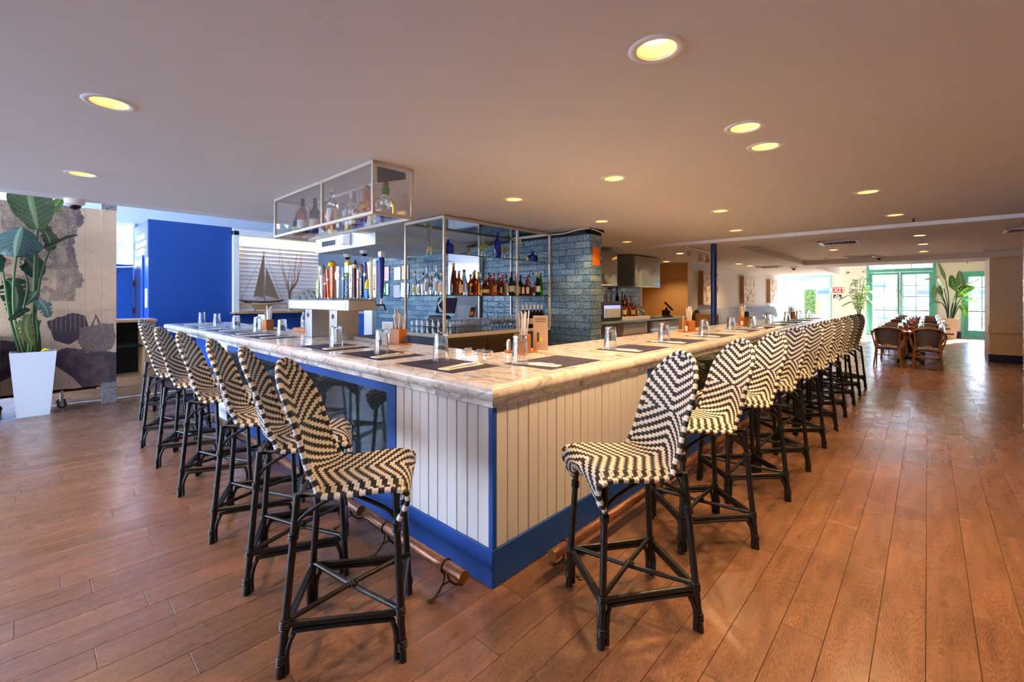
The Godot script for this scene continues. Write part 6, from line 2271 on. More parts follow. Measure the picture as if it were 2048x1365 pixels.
func tall_plant() -> void:
	var t := thing("potted_strelitzia", "tall broad leaved plant in a tapering white planter before the photo screen", "potted plant", V(-8.53, 0, 0))
	var o := V(8.53, 0, 0)
	var pot := Mb.new()
	var hb := V(0.10, 0, 0.148)
	var ht := V(0.15, 0.83, 0.21)
	var cz := -0.03
	var b := [V(-hb.x, 0, cz + hb.z), V(hb.x, 0, cz + hb.z), V(hb.x, 0, cz - hb.z), V(-hb.x, 0, cz - hb.z)]
	var u := [V(-ht.x, ht.y, cz + ht.z), V(ht.x, ht.y, cz + ht.z), V(ht.x, ht.y, cz - ht.z), V(-ht.x, ht.y, cz - ht.z)]
	for k in 4:
		var kk: int = (k + 1) % 4
		pot.quad(b[k], b[kk], u[kk], u[k])
		var inn := V(0, ht.y, cz)
		var iu: Vector3 = inn + (u[k] - inn) * 0.9
		var iv: Vector3 = inn + (u[kk] - inn) * 0.9
		pot.quad(u[k], u[kk], iv, iu)
		pot.quad(iu, iv, iv + V(0, -0.06, 0), iu + V(0, -0.06, 0))
	pot.quad(b[3], b[2], b[1], b[0])
	part(t, "planter", pot.done(), mats["pot_white"])
	part(t, "soil", bx(V(-0.137, 0.76, cz - 0.19), V(0.137, 0.80, cz + 0.19)), mats["soil"])
	var stem := mat("plant_stem", Color(0.20, 0.30, 0.11), 0.5)
	var stem2 := mat("plant_stem_pale", Color(0.30, 0.40, 0.20), 0.5)
	var shift := func(a: Array) -> Array: return a.map(func(p): return p + o)
	var stems := [
		[V(-8.50, 0.78, 0.05), V(-8.40, 1.25, 0.13), V(-8.40, 1.75, 0.14), V(-8.40, 2.26, 0.09), V(-8.36, 2.40, 0.06)],
		[V(-8.50, 0.78, -0.02), V(-8.45, 1.24, -0.03), V(-8.45, 1.76, -0.04), V(-8.45, 2.21, -0.05), V(-8.45, 2.42, -0.07)],
		[V(-8.55, 0.78, -0.06), V(-8.48, 1.30, -0.035), V(-8.46, 1.80, -0.06), V(-8.47, 2.15, -0.06), V(-8.5, 2.5, -0.06)],
		[V(-8.50, 0.78, 0.0), V(-8.45, 1.37, -0.05), V(-8.45, 1.76, -0.09), V(-8.45, 2.06, -0.15), V(-8.42, 2.21, -0.20)],
		[V(-8.52, 0.78, 0.08), V(-8.45, 1.25, 0.17), V(-8.45, 1.75, 0.22), V(-8.48, 2.05, 0.26)],
		[V(-8.56, 0.78, 0.03), V(-8.55, 1.3, 0.06), V(-8.57, 1.7, 0.02), V(-8.60, 2.0, 0.09)],
		[V(-8.56, 0.78, 0.09), V(-8.58, 1.2, 0.16), V(-8.63, 1.5, 0.20), V(-8.65, 1.74, 0.22)],
		[V(-8.48, 0.78, -0.05), V(-8.36, 1.1, -0.04), V(-8.26, 1.35, -0.03), V(-8.20, 1.49, -0.03)],
		[V(-8.46, 0.78, 0.02), V(-8.32, 1.1, 0.0), V(-8.26, 1.33, -0.01)],
		[V(-8.50, 0.78, -0.08), V(-8.44, 1.05, -0.075), V(-8.40, 1.3, -0.05)]]
	for i in stems.size():
		var line := curve(shift.call(stems[i]), 5)
		var rr := []
		for k in line.size():
			rr.append(lerpf(0.024 if i in [1, 2, 9] else 0.016, 0.008, float(k) / line.size()))
		part(t, "stem", tb(line, rr, 8), stem if i % 2 else stem2)
	var g1 := Color(0.018, 0.045, 0.016)
	var g2 := Color(0.03, 0.07, 0.022)
	var gb := Color(0.04, 0.08, 0.065)
	var gy := Color(0.085, 0.095, 0.02)
	var leaves := [
		[[V(-8.45, 2.41, -0.07), V(-8.46, 2.60, -0.04), V(-8.48, 2.79, -0.01), V(-8.52, 2.96, 0.0), V(-8.56, 3.10, 0.0)], 0.22, V(0.3, 0, 1), 0.25, gy, g2, 0.0],
		[[V(-8.36, 2.42, 0.07), V(-8.25, 2.31, 0.09), V(-8.15, 2.17, 0.11), V(-8.10, 2.02, 0.12)], 0.22, V(0.1, 0, 1), -0.30, gb, g1, 0.0],
		[[V(-8.42, 2.15, -0.09), V(-8.40, 2.21, -0.21), V(-8.40, 2.30, -0.32), V(-8.40, 2.37, -0.44)], 0.07, V(1, 0.3, 0), 0.6, g2, gy, 0.0],
		[[V(-8.48, 2.45, -0.06), V(-8.52, 2.40, -0.12), V(-8.54, 2.28, -0.17), V(-8.54, 2.14, -0.15)], 0.15, V(1, 0, 0.6), 0.4, g1, gy, 0.0],
		[[V(-8.22, 1.50, -0.03), V(-8.18, 1.49, -0.08), V(-8.17, 1.40, -0.13), V(-8.18, 1.27, -0.16)], 0.085, V(0.4, 0.3, 1), 0.2, Color(0.13, 0.19, 0.16), gb, 0.5],
		[[V(-8.26, 1.37, 0.0), V(-8.22, 1.36, 0.06), V(-8.21, 1.30, 0.12), V(-8.22, 1.25, 0.18)], 0.05, V(0.6, 0.5, 0.3), 0.3, gb, g2, 0.0],
		[[V(-8.25, 1.32, 0.01), V(-8.18, 1.20, 0.04), V(-8.17, 1.05, 0.02), V(-8.18, 0.93, -0.03)], 0.075, V(0.2, 0.1, 1), 0.2, gy, Color(0.16, 0.20, 0.04), 0.3],
		[[V(-8.60, 2.02, 0.09), V(-8.60, 2.01, 0.02), V(-8.60, 1.90, -0.04), V(-8.60, 1.78, -0.05)], 0.13, V(0.4, 0, 1), 0.3, g1, g1, 0.0],
		[[V(-8.50, 2.10, 0.27), V(-8.44, 2.06, 0.30), V(-8.40, 1.96, 0.30), V(-8.38, 1.84, 0.25)], 0.11, V(0.3, 0, 1), 0.1, gb, g2, 0.0],
		[[V(-8.64, 1.76, 0.22), V(-8.62, 1.70, 0.16), V(-8.62, 1.50, 0.12), V(-8.62, 1.30, 0.15)], 0.14, V(0.3, 0, 1), 0.3, g1, g2, 0.2],
		[[V(-8.42, 1.45, 0.02), V(-8.40, 1.52, -0.02), V(-8.42, 1.58, -0.05), V(-8.44, 1.62, -0.06)], 0.05, V(0.3, 0, 1), 0.5, g2, gb, 0.0],
		[[V(-8.60, 2.6, -0.10), V(-8.64, 2.72, -0.20), V(-8.66, 2.82, -0.26), V(-8.66, 2.90, -0.30)], 0.06, V(0.3, 0, 1), 0.3, Color(0.20, 0.32, 0.04), g2, 0.0]]
	for e: Array in leaves:
		part(t, "leaf", blade(shift.call(e[0]), e[1], e[2], e[3], e[4], e[5], e[6]), mats["leaf_green"])
	# moss and a yellow flower at the rim
	part(t, "fallen_flower", tb(curve(shift.call([V(-8.42, 0.82, -0.10), V(-8.38, 0.86, -0.13), V(-8.37, 0.85, -0.17)]), 4), 0.012, 6), mats["tint_yellow"])


# ---------------------------------------------------------------- steel back counter in the tiled niche
func build_back_counter() -> void:
	var st: Material = mats["steel_bright"]
	var top := one("steel_worktop", bx(V(-5.18, 1.03, -11.4), V(-4.40, 1.07, -5.78), 0.004), mat("worktop_grey", Color(0.55, 0.60, 0.60), 0.35, 0.4), "grey worktop along the tiled niche", "worktop")
	top.position = Vector3.ZERO
	var c := thing("oak_cupboard", "plain brown cupboard under the worktop next to the tiled wall", "cupboard")
	part(c, "body", bx(V(-5.18, 0, -8.02), V(-4.46, 1.03, -5.8), 0.004), mat("brown_wood", Color(0.42, 0.27, 0.15), 0.5))
	part(c, "plinth", bx(V(-5.1, 0, -8.0), V(-4.52, 0.1, -5.85)), mats["black_inside"])
	var d := thing("drawer_cabinet", "pale cabinet with a drawer over two doors under the worktop", "cabinet")
	var pale := mat("cabinet_pale", Color(0.76, 0.74, 0.70), 0.45)
	part(d, "body", bx(V(-5.18, 0, -9.12), V(-4.47, 1.03, -8.04), 0.004), pale)
	var dr := part(d, "drawer", bx(V(-4.47, 0.78, -9.09), V(-4.445, 1.0, -8.07), 0.006), pale)
	part(dr, "handle", tb(curve([V(-4.445, 0.9, -8.46), V(-4.41, 0.895, -8.48), V(-4.41, 0.895, -8.68), V(-4.445, 0.9, -8.70)], 3), 0.007, 6), mats["chrome"])
	for e: Array in [[-8.07, -8.57, -8.50], [-8.59, -9.09, -8.66]]:
		var dd := part(d, "door", bx(V(-4.47, 0.12, e[1]), V(-4.445, 0.76, e[0]), 0.006), pale)
		part(dd, "handle", tb(curve([V(-4.445, 0.52, e[2]), V(-4.41, 0.54, e[2]), V(-4.41, 0.68, e[2]), V(-4.445, 0.70, e[2])], 3), 0.007, 6), mats["chrome"])
	var ice := thing("ice_bin", "bright steel ice bin with two lids under the worktop", "ice bin")
	part(ice, "body", bx(V(-5.18, 0, -10.9), V(-4.50, 1.0, -9.35), 0.006), st)
	for e: Array in [[-9.42, -10.1], [-10.14, -10.84]]:
		part(ice, "lid", bx(V(-4.50, 0.84, e[1]), V(-4.47, 0.99, e[0]), 0.006), mats["white_trim"])
		part(ice, "panel", bx(V(-4.50, 0.2, e[1]), V(-4.475, 0.79, e[0]), 0.006), st)
	# upper cabinets of mirror-like steel
	var wavy := mat("steel_wavy", Color(0.70, 0.69, 0.66), 0.12, 1.0)
	wavy.normal_enabled = true
	wavy.normal_texture = noise_tex(0.006, 51, 256, 8.0)
	wavy.normal_scale = 0.35
	world_tri(wavy, 0.5)
	for e: Array in [[-5.9, -8.09, "wide steel upper cabinet next to the tiled wall"], [-8.83, -10.06, "steel upper cabinet at the far end of the niche"]]:
		var u := thing("steel_cabinet", e[2], "cabinet", Vector3.ZERO, 0.0, "steel upper cabinets")
		part(u, "body", bx(V(-5.175, 1.78, e[1]), V(-4.62, 2.45, e[0]), 0.004), st)
		part(u, "door", bx(V(-4.62, 1.785, e[1] + 0.005), V(-4.60, 2.445, e[0] - 0.005), 0.003), wavy)
		part(u, "bottom_lip", bx(V(-4.63, 1.77, e[1]), V(-4.595, 1.785, e[0])), mats["white_trim"])
	# bottle cooler with a lit front
	var y := 1.07
	var k := thing("bottle_cooler", "small steel counter cooler with a lit glass door", "cooler", V(-4.80, y, -7.72))
	part(k, "body", bx(V(-0.25, 0, -0.48), V(0.22, 0.38, 0.42), 0.006), mats["steel"])
	part(k, "door_frame", bx(V(0.22, 0.01, -0.47), V(0.25, 0.37, 0.30), 0.004), mats["charcoal"])
	part(k, "lit_window_panel", bx(V(0.25, 0.07, -0.40), V(0.252, 0.31, 0.22)), glow("cooler_light", Color(0.62, 0.66, 0.95), 0.55))
	for i in 9:
		part(k, "can", lt([Vector2(0, 0.07), Vector2(0.026, 0.07), Vector2(0.026, 0.20), Vector2(0.018, 0.25), Vector2(0, 0.25)], 10), mats["tint_silver"], at(0.258, 0, -0.34 + i * 0.065))
	# glasses on the cooler
	var flute := lt([Vector2(0, 0), Vector2(0.032, 0), Vector2(0.005, 0.006), Vector2(0.004, 0.10), Vector2(0.022, 0.14), Vector2(0.028, 0.22), Vector2(0.024, 0.29), Vector2(0.022, 0.29), Vector2(0.025, 0.22), Vector2(0.02, 0.145), Vector2(0, 0.115)], 14)
	for i in 10:
		one("wine_glass", flute, mats["tumbler_glass"], "clear stemmed glass on the cooler, %s row, %s from the tiled wall" % [["front", "back"][i % 2], NTH[i / 2]], "glass", V(-4.62 - 0.13 * (i % 2), y + 0.38, -7.36 - 0.075 * (i / 2)), 0.0, "stemmed glasses on the cooler")
	for i in 2:
		var t := thing("drink_dispenser", ["tall glass drink dispenser on the cooler beside the stemmed glasses", "second glass drink dispenser on the cooler"][i], "dispenser", V(-4.75, y + 0.38, -7.85 - 0.18 * i), 0.0, "drink dispensers on the cooler")
		part(t, "jar", lt([Vector2(0, 0), Vector2(0.07, 0), Vector2(0.072, 0.25), Vector2(0, 0.25)], 16), mats["tumbler_glass"])
		part(t, "lid", lt([Vector2(0, 0.25), Vector2(0.074, 0.25), Vector2(0.07, 0.28), Vector2(0, 0.285)], 16), mats["charcoal"])
	# bottle crowd
	var crowd := [[-8.35, -4.75, 0.62, "wine", "sea_blue", "blue", ""], [-8.52, -4.85, 0.64, "wine", "bottle_green", "black", "yellow"], [-8.62, -4.72, 0.46, "wine", "wine", "black", "white"], [-8.72, -4.84, 0.52, "wine", "dark_amber", "red", "cream"], [-8.80, -4.70, 0.44, "round", "rose", "red", "maroon"], [-8.86, -4.80, 0.40, "round", "red", "red", ""],
			[-8.42, -4.62, 0.30, "round", "amber", "gold", "cream"], [-8.55, -4.58, 0.30, "round", "gold", "cork", ""], [-8.68, -4.57, 0.29, "round", "amber", "black", "cream"], [-8.80, -4.57, 0.27, "slope", "gold", "gold", ""], [-8.92, -4.60, 0.25, "round", "rose", "cork", "white"]]
	var stand := one("bottle_riser", bx(V(-4.95, y, -9.22), V(-4.44, y + 0.07, -8.24), 0.004), mats["white_trim"], "white riser box carrying the crowd of bottles", "riser")
	stand.position = Vector3.ZERO
	for i in crowd.size():
		var e: Array = crowd[i]
		bottle(e[3], e[2], 0.042, e[4], e[5], e[6], "%s capped bottle, %s in the crowd on the white riser" % [e[5], NTH[i]], "bottles on the white riser", V(e[1], y + 0.07, e[0]))
	bottle("decanter", 0.22, 0.09, "clear", "cork", "", "round glass decanter at the end of the bottle crowd", "bottles on the white riser", V(-4.58, y + 0.07, -9.08))
	# order terminal
	var p := thing("order_terminal", "black tilted order terminal on the worktop's end", "terminal", V(-4.62, y, -10.5), PI / 2 + 0.5)
	part(p, "foot", bx(V(-0.14, 0, -0.12), V(0.14, 0.03, 0.12), 0.006), mats["charcoal"])
	part(p, "neck", tb([V(0, 0.03, -0.06), V(0, 0.16, -0.04), V(0, 0.22, 0.0)], 0.028, 8), mats["charcoal"])
	part(p, "screen_housing", bx(V(-0.20, -0.13, -0.015), V(0.20, 0.13, 0.015), 0.006), mats["black_lacquer"], Transform3D(Basis(Vector3.RIGHT, -0.75), V(0, 0.26, 0.03)))
	part(p, "printer", bx(V(0.18, 0, -0.1), V(0.34, 0.16, 0.08), 0.01), mats["black_lacquer"])
	one("rubber_mat", bx(V(-4.9, y, -10.2), V(-4.45, y + 0.012, -9.3), 0.004), mats["black_lacquer"], "black rubber mat on the worktop before the terminal", "mat")
	# spotlights on a track
	var tr := thing("track_lights", "white ceiling track with three swivel spotlights before the blue column", "track light", V(0, SOFFIT, 0))
	part(tr, "track", tb([V(-3.22, -0.02, -8.2), V(-3.30, -0.02, -9.7)], 0.018, 6), mats["white_plastic"])
	for e: Array in [[-3.225, -8.35], [-3.265, -9.0], [-3.29, -9.45]]:
		var hd := part(tr, "spot_head", Mb.new().tube([V(e[0], -0.20, e[1] + 0.05), V(e[0] - 0.05, -0.09, e[1] - 0.02)], [0.05, 0.036], 14).done(), mats["steel_bright"])
		part(hd, "arm", tb([V(e[0], -0.03, e[1]), V(e[0] - 0.02, -0.13, e[1] + 0.02)], 0.008, 6), mats["white_plastic"])
	# vents, sprinklers, cameras on the ceilings
	vent("dark slatted ceiling vent in the tray near the lip", V(-1.25, TRAY, -10.6), 0.62, 0.62)
	vent("slatted ceiling vent in the tray beside the dome camera", V(-1.28, TRAY, -14.5), 0.6, 0.5)
	vent("slatted ceiling vent at the tray's aisle end", V(1.15, TRAY, -14.4), 0.55, 0.35)
	vent("ceiling vent cut by the tiled pier's edge", V(1.15, TRAY, -10.6), 0.5, 0.5)
	vent("flat ceiling vent in the border before the banquette", V(-3.5, SOFFIT, -15.2), 0.6, 0.6)
	dome_camera("dome camera at the far edge of the ceiling tray", V(-0.92, TRAY, -14.85))
	dome_camera("dome camera under the border near the open garden door", V(-3.0, SOFFIT, -15.9))
	for e: Array in [[-0.13, CEIL, -7.55, "sprinkler head before the ceiling lip"], [-1.95, TRAY, -14.0, "sprinkler head in the ceiling tray"], [0.75, SOFFIT, -16.4, "sprinkler head under the far border"], [-3.6, SOFFIT, -14.9, "sprinkler head before the banquette"]]:
		var s := thing("sprinkler", e[3], "sprinkler", V(e[0], e[1], e[2]), 0.0, "sprinklers")
		part(s, "rosette", lt([Vector2(0, -0.008), Vector2(0.04, -0.006), Vector2(0.045, 0.0)], 14), mats["steel_bright"])
		part(s, "head", lt([Vector2(0, -0.05), Vector2(0.02, -0.05), Vector2(0.02, -0.046), Vector2(0.007, -0.04), Vector2(0.009, -0.008)], 10), mats["bronze"])


func vent(label: String, where: Vector3, w: float, d: float) -> void:
	var t := thing("ceiling_vent", label, "vent", where, 0.0, "ceiling vents")
	var f := Mb.new()
	f.box(V(-w / 2, -0.03, -d / 2), V(w / 2, 0.0, -d / 2 + 0.05), 0.01)
	f.box(V(-w / 2, -0.03, d / 2 - 0.05), V(w / 2, 0.0, d / 2), 0.01)
	f.box(V(-w / 2, -0.03, -d / 2), V(-w / 2 + 0.05, 0.0, d / 2), 0.01)
	f.box(V(w / 2 - 0.05, -0.03, -d / 2), V(w / 2, 0.0, d / 2), 0.01)
	part(t, "frame", f.done(), mats["white_plastic"])
	part(t, "backing", bx(V(-w / 2 + 0.05, -0.006, -d / 2 + 0.05), V(w / 2 - 0.05, -0.002, d / 2 - 0.05)), mats["dark_gap"])
	var n := int((w - 0.1) / 0.05)
	for k in n:
		part(t, "slat", bx(V(-w / 2 + 0.06 + k * 0.05, -0.028, -d / 2 + 0.05), V(-w / 2 + 0.068 + k * 0.05, -0.008, d / 2 - 0.05)), mats["bronze"])


# ---------------------------------------------------------------- dining room
func build_dining() -> void:
	var weave_img := Image.create(32, 32, false, Image.FORMAT_RGB8)
	for y in 32:
		for x in 32:
			var a := (x / 2 + y / 2) % 4
			weave_img.set_pixel(x, y, Color(0.27, 0.30, 0.47) if a < 2 else Color(0.74, 0.70, 0.66) if (x / 2) % 2 == (y / 2) % 2 else Color(0.38, 0.40, 0.55))
	var wv := mat("blue_weave", Color.WHITE, 0.7)
	wv.albedo_texture = ImageTexture.create_from_image(weave_img)
	wv.uv1_scale = Vector3(9, 9, 1)
	var t := make_chair()
	var tables := [-14.08, -16.3, -18.7, -21.0]
	var ord := ["nearest", "second", "third", "farthest"]
	var first := true
	for i in tables.size():
		var z: float = tables[i]
		dining_table(V(-0.29, 0, z), ord[i])
		for s: float in [-1.0, 1.0]:
			for k in 2:
				var x := -0.64 + k * 0.64
				var zz := z + s * (0.98 if i == 0 and s > 0 else 0.74)
				var lab := "rattan armchair with blue woven back, %s table, %s side, %s" % [ord[i], "near" if s > 0 else "far", ["next to the bar stools", "next to the aisle"][k]]
				if first:
					first = false
					t.position = V(x, 0, zz)
					t.rotation.y = 0.05
					t.set_meta("label", lab)
				else:
					again(t, lab, V(x, 0, zz), (0.0 if s > 0 else PI) + 0.06 * (k - 0.5), "dining_armchair")
	# a second file of tables beside the banquette
	for i in 3:
		dining_table(V(-3.55, 0, -14.2 - i * 2.6), ["nearest banquette", "middle banquette", "last banquette"][i])
	banquette()
	for e: Array in [[-13.5, "canvas of pale beach colours behind the blue column"], [-17.3, "middle canvas of faded sand tones over the banquette"], [-20.8, "last canvas of pale grey tones over the banquette"]]:
		var c := thing("wall_canvas", e[1], "picture", V(-4.75, 1.81, e[0]), 0.0, "canvases over the banquette")
		part(c, "box", bx(V(0, -0.48, -0.62), V(0.13, 0.48, 0.62), 0.004), mats["wood_light"])
		var m := mat("canvas_%d" % int(-e[0]), Color.WHITE, 0.8)
		m.albedo_texture = noise_tex(0.02, int(-e[0] * 10), 128, 0.0, ramp([[0.2, Color(0.60, 0.50, 0.40)], [0.45, Color(0.86, 0.80, 0.72)], [0.6, Color(0.93, 0.91, 0.88)], [0.85, Color(0.70, 0.66, 0.60)]]), 5)
		part(c, "print", bx(V(0.13, -0.478, -0.618), V(0.133, 0.478, 0.618)), m)


func make_chair() -> Node3D:
	var t := thing("dining_armchair", "rattan armchair", "chair", Vector3.ZERO, 0.0, "rattan armchairs")
	var cane: Material = mats["rattan"]
	for sx: float in [-1.0, 1.0]:
		part(t, "leg", tb([V(0.235 * sx, 0, 0.24), V(0.20 * sx, 0.42, 0.20), V(0.20 * sx, 0.60, 0.215), V(0.215 * sx, 0.80, 0.25)], 0.016, 10), cane)
		part(t, "leg", tb([V(0.235 * sx, 0, -0.23), V(0.22 * sx, 0.42, -0.20)], 0.016, 10), cane)
		part(t, "arm", tb(curve([V(0.22 * sx, 0.40, -0.20), V(0.275 * sx, 0.54, -0.21), V(0.29 * sx, 0.645, -0.14), V(0.29 * sx, 0.675, 0.0), V(0.27 * sx, 0.75, 0.17), V(0.19 * sx, 0.845, 0.255), V(0.0, 0.885, 0.29)], 6), 0.0165, 10), cane)
		part(t, "arm_strut", tb(curve([V(0.215 * sx, 0.42, 0.16), V(0.25 * sx, 0.56, 0.12), V(0.285 * sx, 0.67, 0.02)], 5), 0.012, 8), cane)
		part(t, "side_rail", tb([V(0.205 * sx, 0.27, 0.21), V(0.225 * sx, 0.27, -0.215)], 0.011, 8), cane)
		part(t, "knee", tb(curve([V(0.21 * sx, 0.30, 0.21), V(0.12 * sx, 0.37, 0.20), V(0.02 * sx, 0.40, 0.19)], 5), 0.008, 7), cane)
	part(t, "back_rail", tb([V(-0.20, 0.27, 0.215), V(0.20, 0.27, 0.215)], 0.012, 8), cane)
	part(t, "front_rail", tb([V(-0.215, 0.36, -0.205), V(0.215, 0.36, -0.205)], 0.012, 8), cane)
	part(t, "seat", bx(V(-0.225, 0.405, -0.235), V(0.225, 0.445, 0.205), 0.015), mats["blue_weave"])
	# curved woven back
	var mb := Mb.new()
	var n := 10
	for layer: float in [0.0, 0.012]:
		for i in n:
			for j in 5:
				var q := []
				for e: Array in [[i, j], [i + 1, j], [i + 1, j + 1], [i, j + 1]]:
					var u: float = e[0] / float(n) * 2.0 - 1.0
					var v: float = e[1] / 5.0
					var w := lerpf(0.16, 0.225, v)
					var y := lerpf(0.50, 0.868 - 0.05 * u * u, v)
					q.append(V(u * w, y, 0.205 + 0.075 * v - 0.05 * u * u + layer))
				var uv := [Vector2(i / 10.0, j / 5.0), Vector2((i + 1) / 10.0, j / 5.0), Vector2((i + 1) / 10.0, (j + 1) / 5.0), Vector2(i / 10.0, (j + 1) / 5.0)]
				if layer > 0.0:
					mb.quad(q[0], q[1], q[2], q[3], uv[0], uv[1], uv[2], uv[3])
				else:
					mb.quad(q[0], q[3], q[2], q[1], uv[0], uv[3], uv[2], uv[1])
	part(t, "backrest", mb.done(), mats["blue_weave"])
	part(t, "back_edge", tb([V(-0.155, 0.50, 0.165), V(0.0, 0.49, 0.215), V(0.155, 0.50, 0.165)], 0.012, 8), mats["navy_paint"])
	for s: float in [-1.0, 1.0]:
		part(t, "back_stile", tb([V(0.165 * s, 0.44, 0.17), V(0.19 * s, 0.62, 0.19), V(0.225 * s, 0.80, 0.235)], 0.014, 8), cane)
		part(t, "wrap", tb([V(0.20 * s, 0.80, 0.235), V(0.165 * s, 0.845, 0.262)], 0.022, 8), mats["navy_paint"])
	part(t, "tag", bx(V(-0.07, 0.47, 0.222), V(0.07, 0.51, 0.230), 0.002), mats["wood_light"])
	return t


func dining_table(c: Vector3, which: String) -> void:
	var t := thing("dining_table", "white topped dining table on a black cast pedestal, %s table" % which, "table", c, 0.0, "dining tables")
	part(t, "tabletop", bx(V(-0.70, 0.722, -0.40), V(0.70, 0.75, 0.40), 0.004), mat("table_white", Color(0.88, 0.87, 0.85), 0.2))
	part(t, "wood_edge", frame_top(0.715, 0.415, 0.718, 0.752), mats["wood_red"])
	var iron: Material = mats["black_iron"]
	part(t, "pedestal", lt([Vector2(0.0, 0.09), Vector2(0.11, 0.09), Vector2(0.115, 0.16), Vector2(0.07, 0.22), Vector2(0.055, 0.30), Vector2(0.085, 0.42), Vector2(0.06, 0.52), Vector2(0.055, 0.62), Vector2(0.12, 0.70), Vector2(0.12, 0.722), Vector2(0, 0.722)], 20), iron)
	for k in 4:
		var a := TAU * k / 4.0 + PI / 4
		var d := V(cos(a), 0, sin(a))
		part(t, "foot", tb(curve([d * 0.06 + V(0, 0.12, 0), d * 0.16 + V(0, 0.11, 0), d * 0.26 + V(0, 0.05, 0), d * 0.33 + V(0, 0.024, 0)], 4), [0.04, 0.04, 0.038, 0.036, 0.034, 0.032, 0.03, 0.028, 0.026, 0.024, 0.024, 0.024, 0.024], 8), iron)
	for k in 4:
		one("table_glass", pint, mats["tumbler_glass"], "upturned glass on the %s table, %s of its four" % [which, NTH[k]], "glass", c + V(-0.52 + 0.35 * k, 0.752, 0.14 if k % 2 else -0.16), 0.0, "upturned glasses on the dining tables")
	for k in 2:
		var b := thing("sauce_bottle", "small brown sauce bottle on the %s table, %s of the pair" % [which, NTH[k]], "bottle", c + V(-0.06 + 0.08 * k, 0.752, 0.02), 0.0, "sauce bottles on the dining tables")
		part(b, "body", lt([Vector2(0, 0), Vector2(0.026, 0), Vector2(0.026, 0.09), Vector2(0.01, 0.12), Vector2(0.01, 0.145), Vector2(0, 0.145)], 12), mats["liquor_dark_amber"])
		part(b, "cap", lt([Vector2(0, 0.145), Vector2(0.013, 0.145), Vector2(0.012, 0.165), Vector2(0, 0.166)], 10), mats["tint_black"] if k else mats["tint_gold"])


func frame_top(hx: float, hz: float, y0: float, y1: float) -> ArrayMesh:
	var mb := Mb.new()
	var w := 0.02
	mb.box(V(-hx, y0, -hz), V(hx, y1, -hz + w), 0.003)
	mb.box(V(-hx, y0, hz - w), V(hx, y1, hz), 0.003)
	mb.box(V(-hx, y0, -hz + w), V(-hx + w, y1, hz - w), 0.003)
	mb.box(V(hx - w, y0, -hz + w), V(hx, y1, hz - w), 0.003)
	return mb.done()


func banquette() -> void:
	var t := thing("banquette", "grey blue upholstered banquette along the white wall", "banquette", V(0.025, 0, 0))
	var cloth: Material = mats["upholstery"]
	part(t, "base", bx(V(-4.75, 0, -22.2), V(-4.15, 0.28, -12.5), 0.01), mats["wood_red"])
	part(t, "end_panel", bx(V(-4.75, 0, -12.5), V(-4.10, 1.10, -12.42), 0.01), mats["wood_light"])
	var n := 6
	for i in n:
		var z1 := -12.52 - i * 1.6
		part(t, "seat_cushion", bx(V(-4.60, 0.28, z1 - 1.59), V(-4.12, 0.47, z1), 0.04), cloth)
		part(t, "back_cushion", Mb.new().prism(PackedVector2Array([Vector2(0, 0.40), Vector2(0.22, 0.42), Vector2(0.20, 0.80), Vector2(0.16, 1.10), Vector2(0.12, 1.19), Vector2(0.04, 1.20), Vector2(0.0, 1.18)]), 1.585, Transform3D(Basis(), V(-4.75, 0, z1 - 1.585))).done(), cloth)


# ---------------------------------------------------------------- garden wall, doors, plants
func door_leaf(d: Node3D, x0: float, x1: float, y1: float, glass_low: float, cols: int, rows: int, m: Material, z: float) -> void:
	var st := 0.105
	var leaf := part(d, "leaf", frame_leaf(x0, x1, y1, glass_low, st, z), m)
	part(leaf, "pane", bx(V(x0 + st, glass_low, z - 0.024), V(x1 - st, y1 - st, z - 0.020)), mats["window_pane"])
	for c in range(1, cols):
		var x := lerpf(x0 + st, x1 - st, c / float(cols))
		part(leaf, "glazing_bar", bx(V(x - 0.014, glass_low, z - 0.036), V(x + 0.014, y1 - st, z - 0.008)), m)
	for r in range(1, rows):
		var y := lerpf(glass_low, y1 - st, r / float(rows))
		part(leaf, "glazing_bar", bx(V(x0 + st, y - 0.014, z - 0.037), V(x1 - st, y + 0.014, z - 0.007)), m)


func frame_leaf(x0: float, x1: float, y1: float, low: float, st: float, z: float) -> ArrayMesh:
	var mb := Mb.new()
	var a := z - 0.044
	mb.box(V(x0, 0.01, a), V(x0 + st, y1, z), 0.004)
	mb.box(V(x1 - st, 0.01, a), V(x1, y1, z), 0.004)
	mb.box(V(x0 + st, y1 - st, a), V(x1 - st, y1, z), 0.004)
	mb.box(V(x0 + st, 0.01, a), V(x1 - st, low, z), 0.004)
	return mb.done()


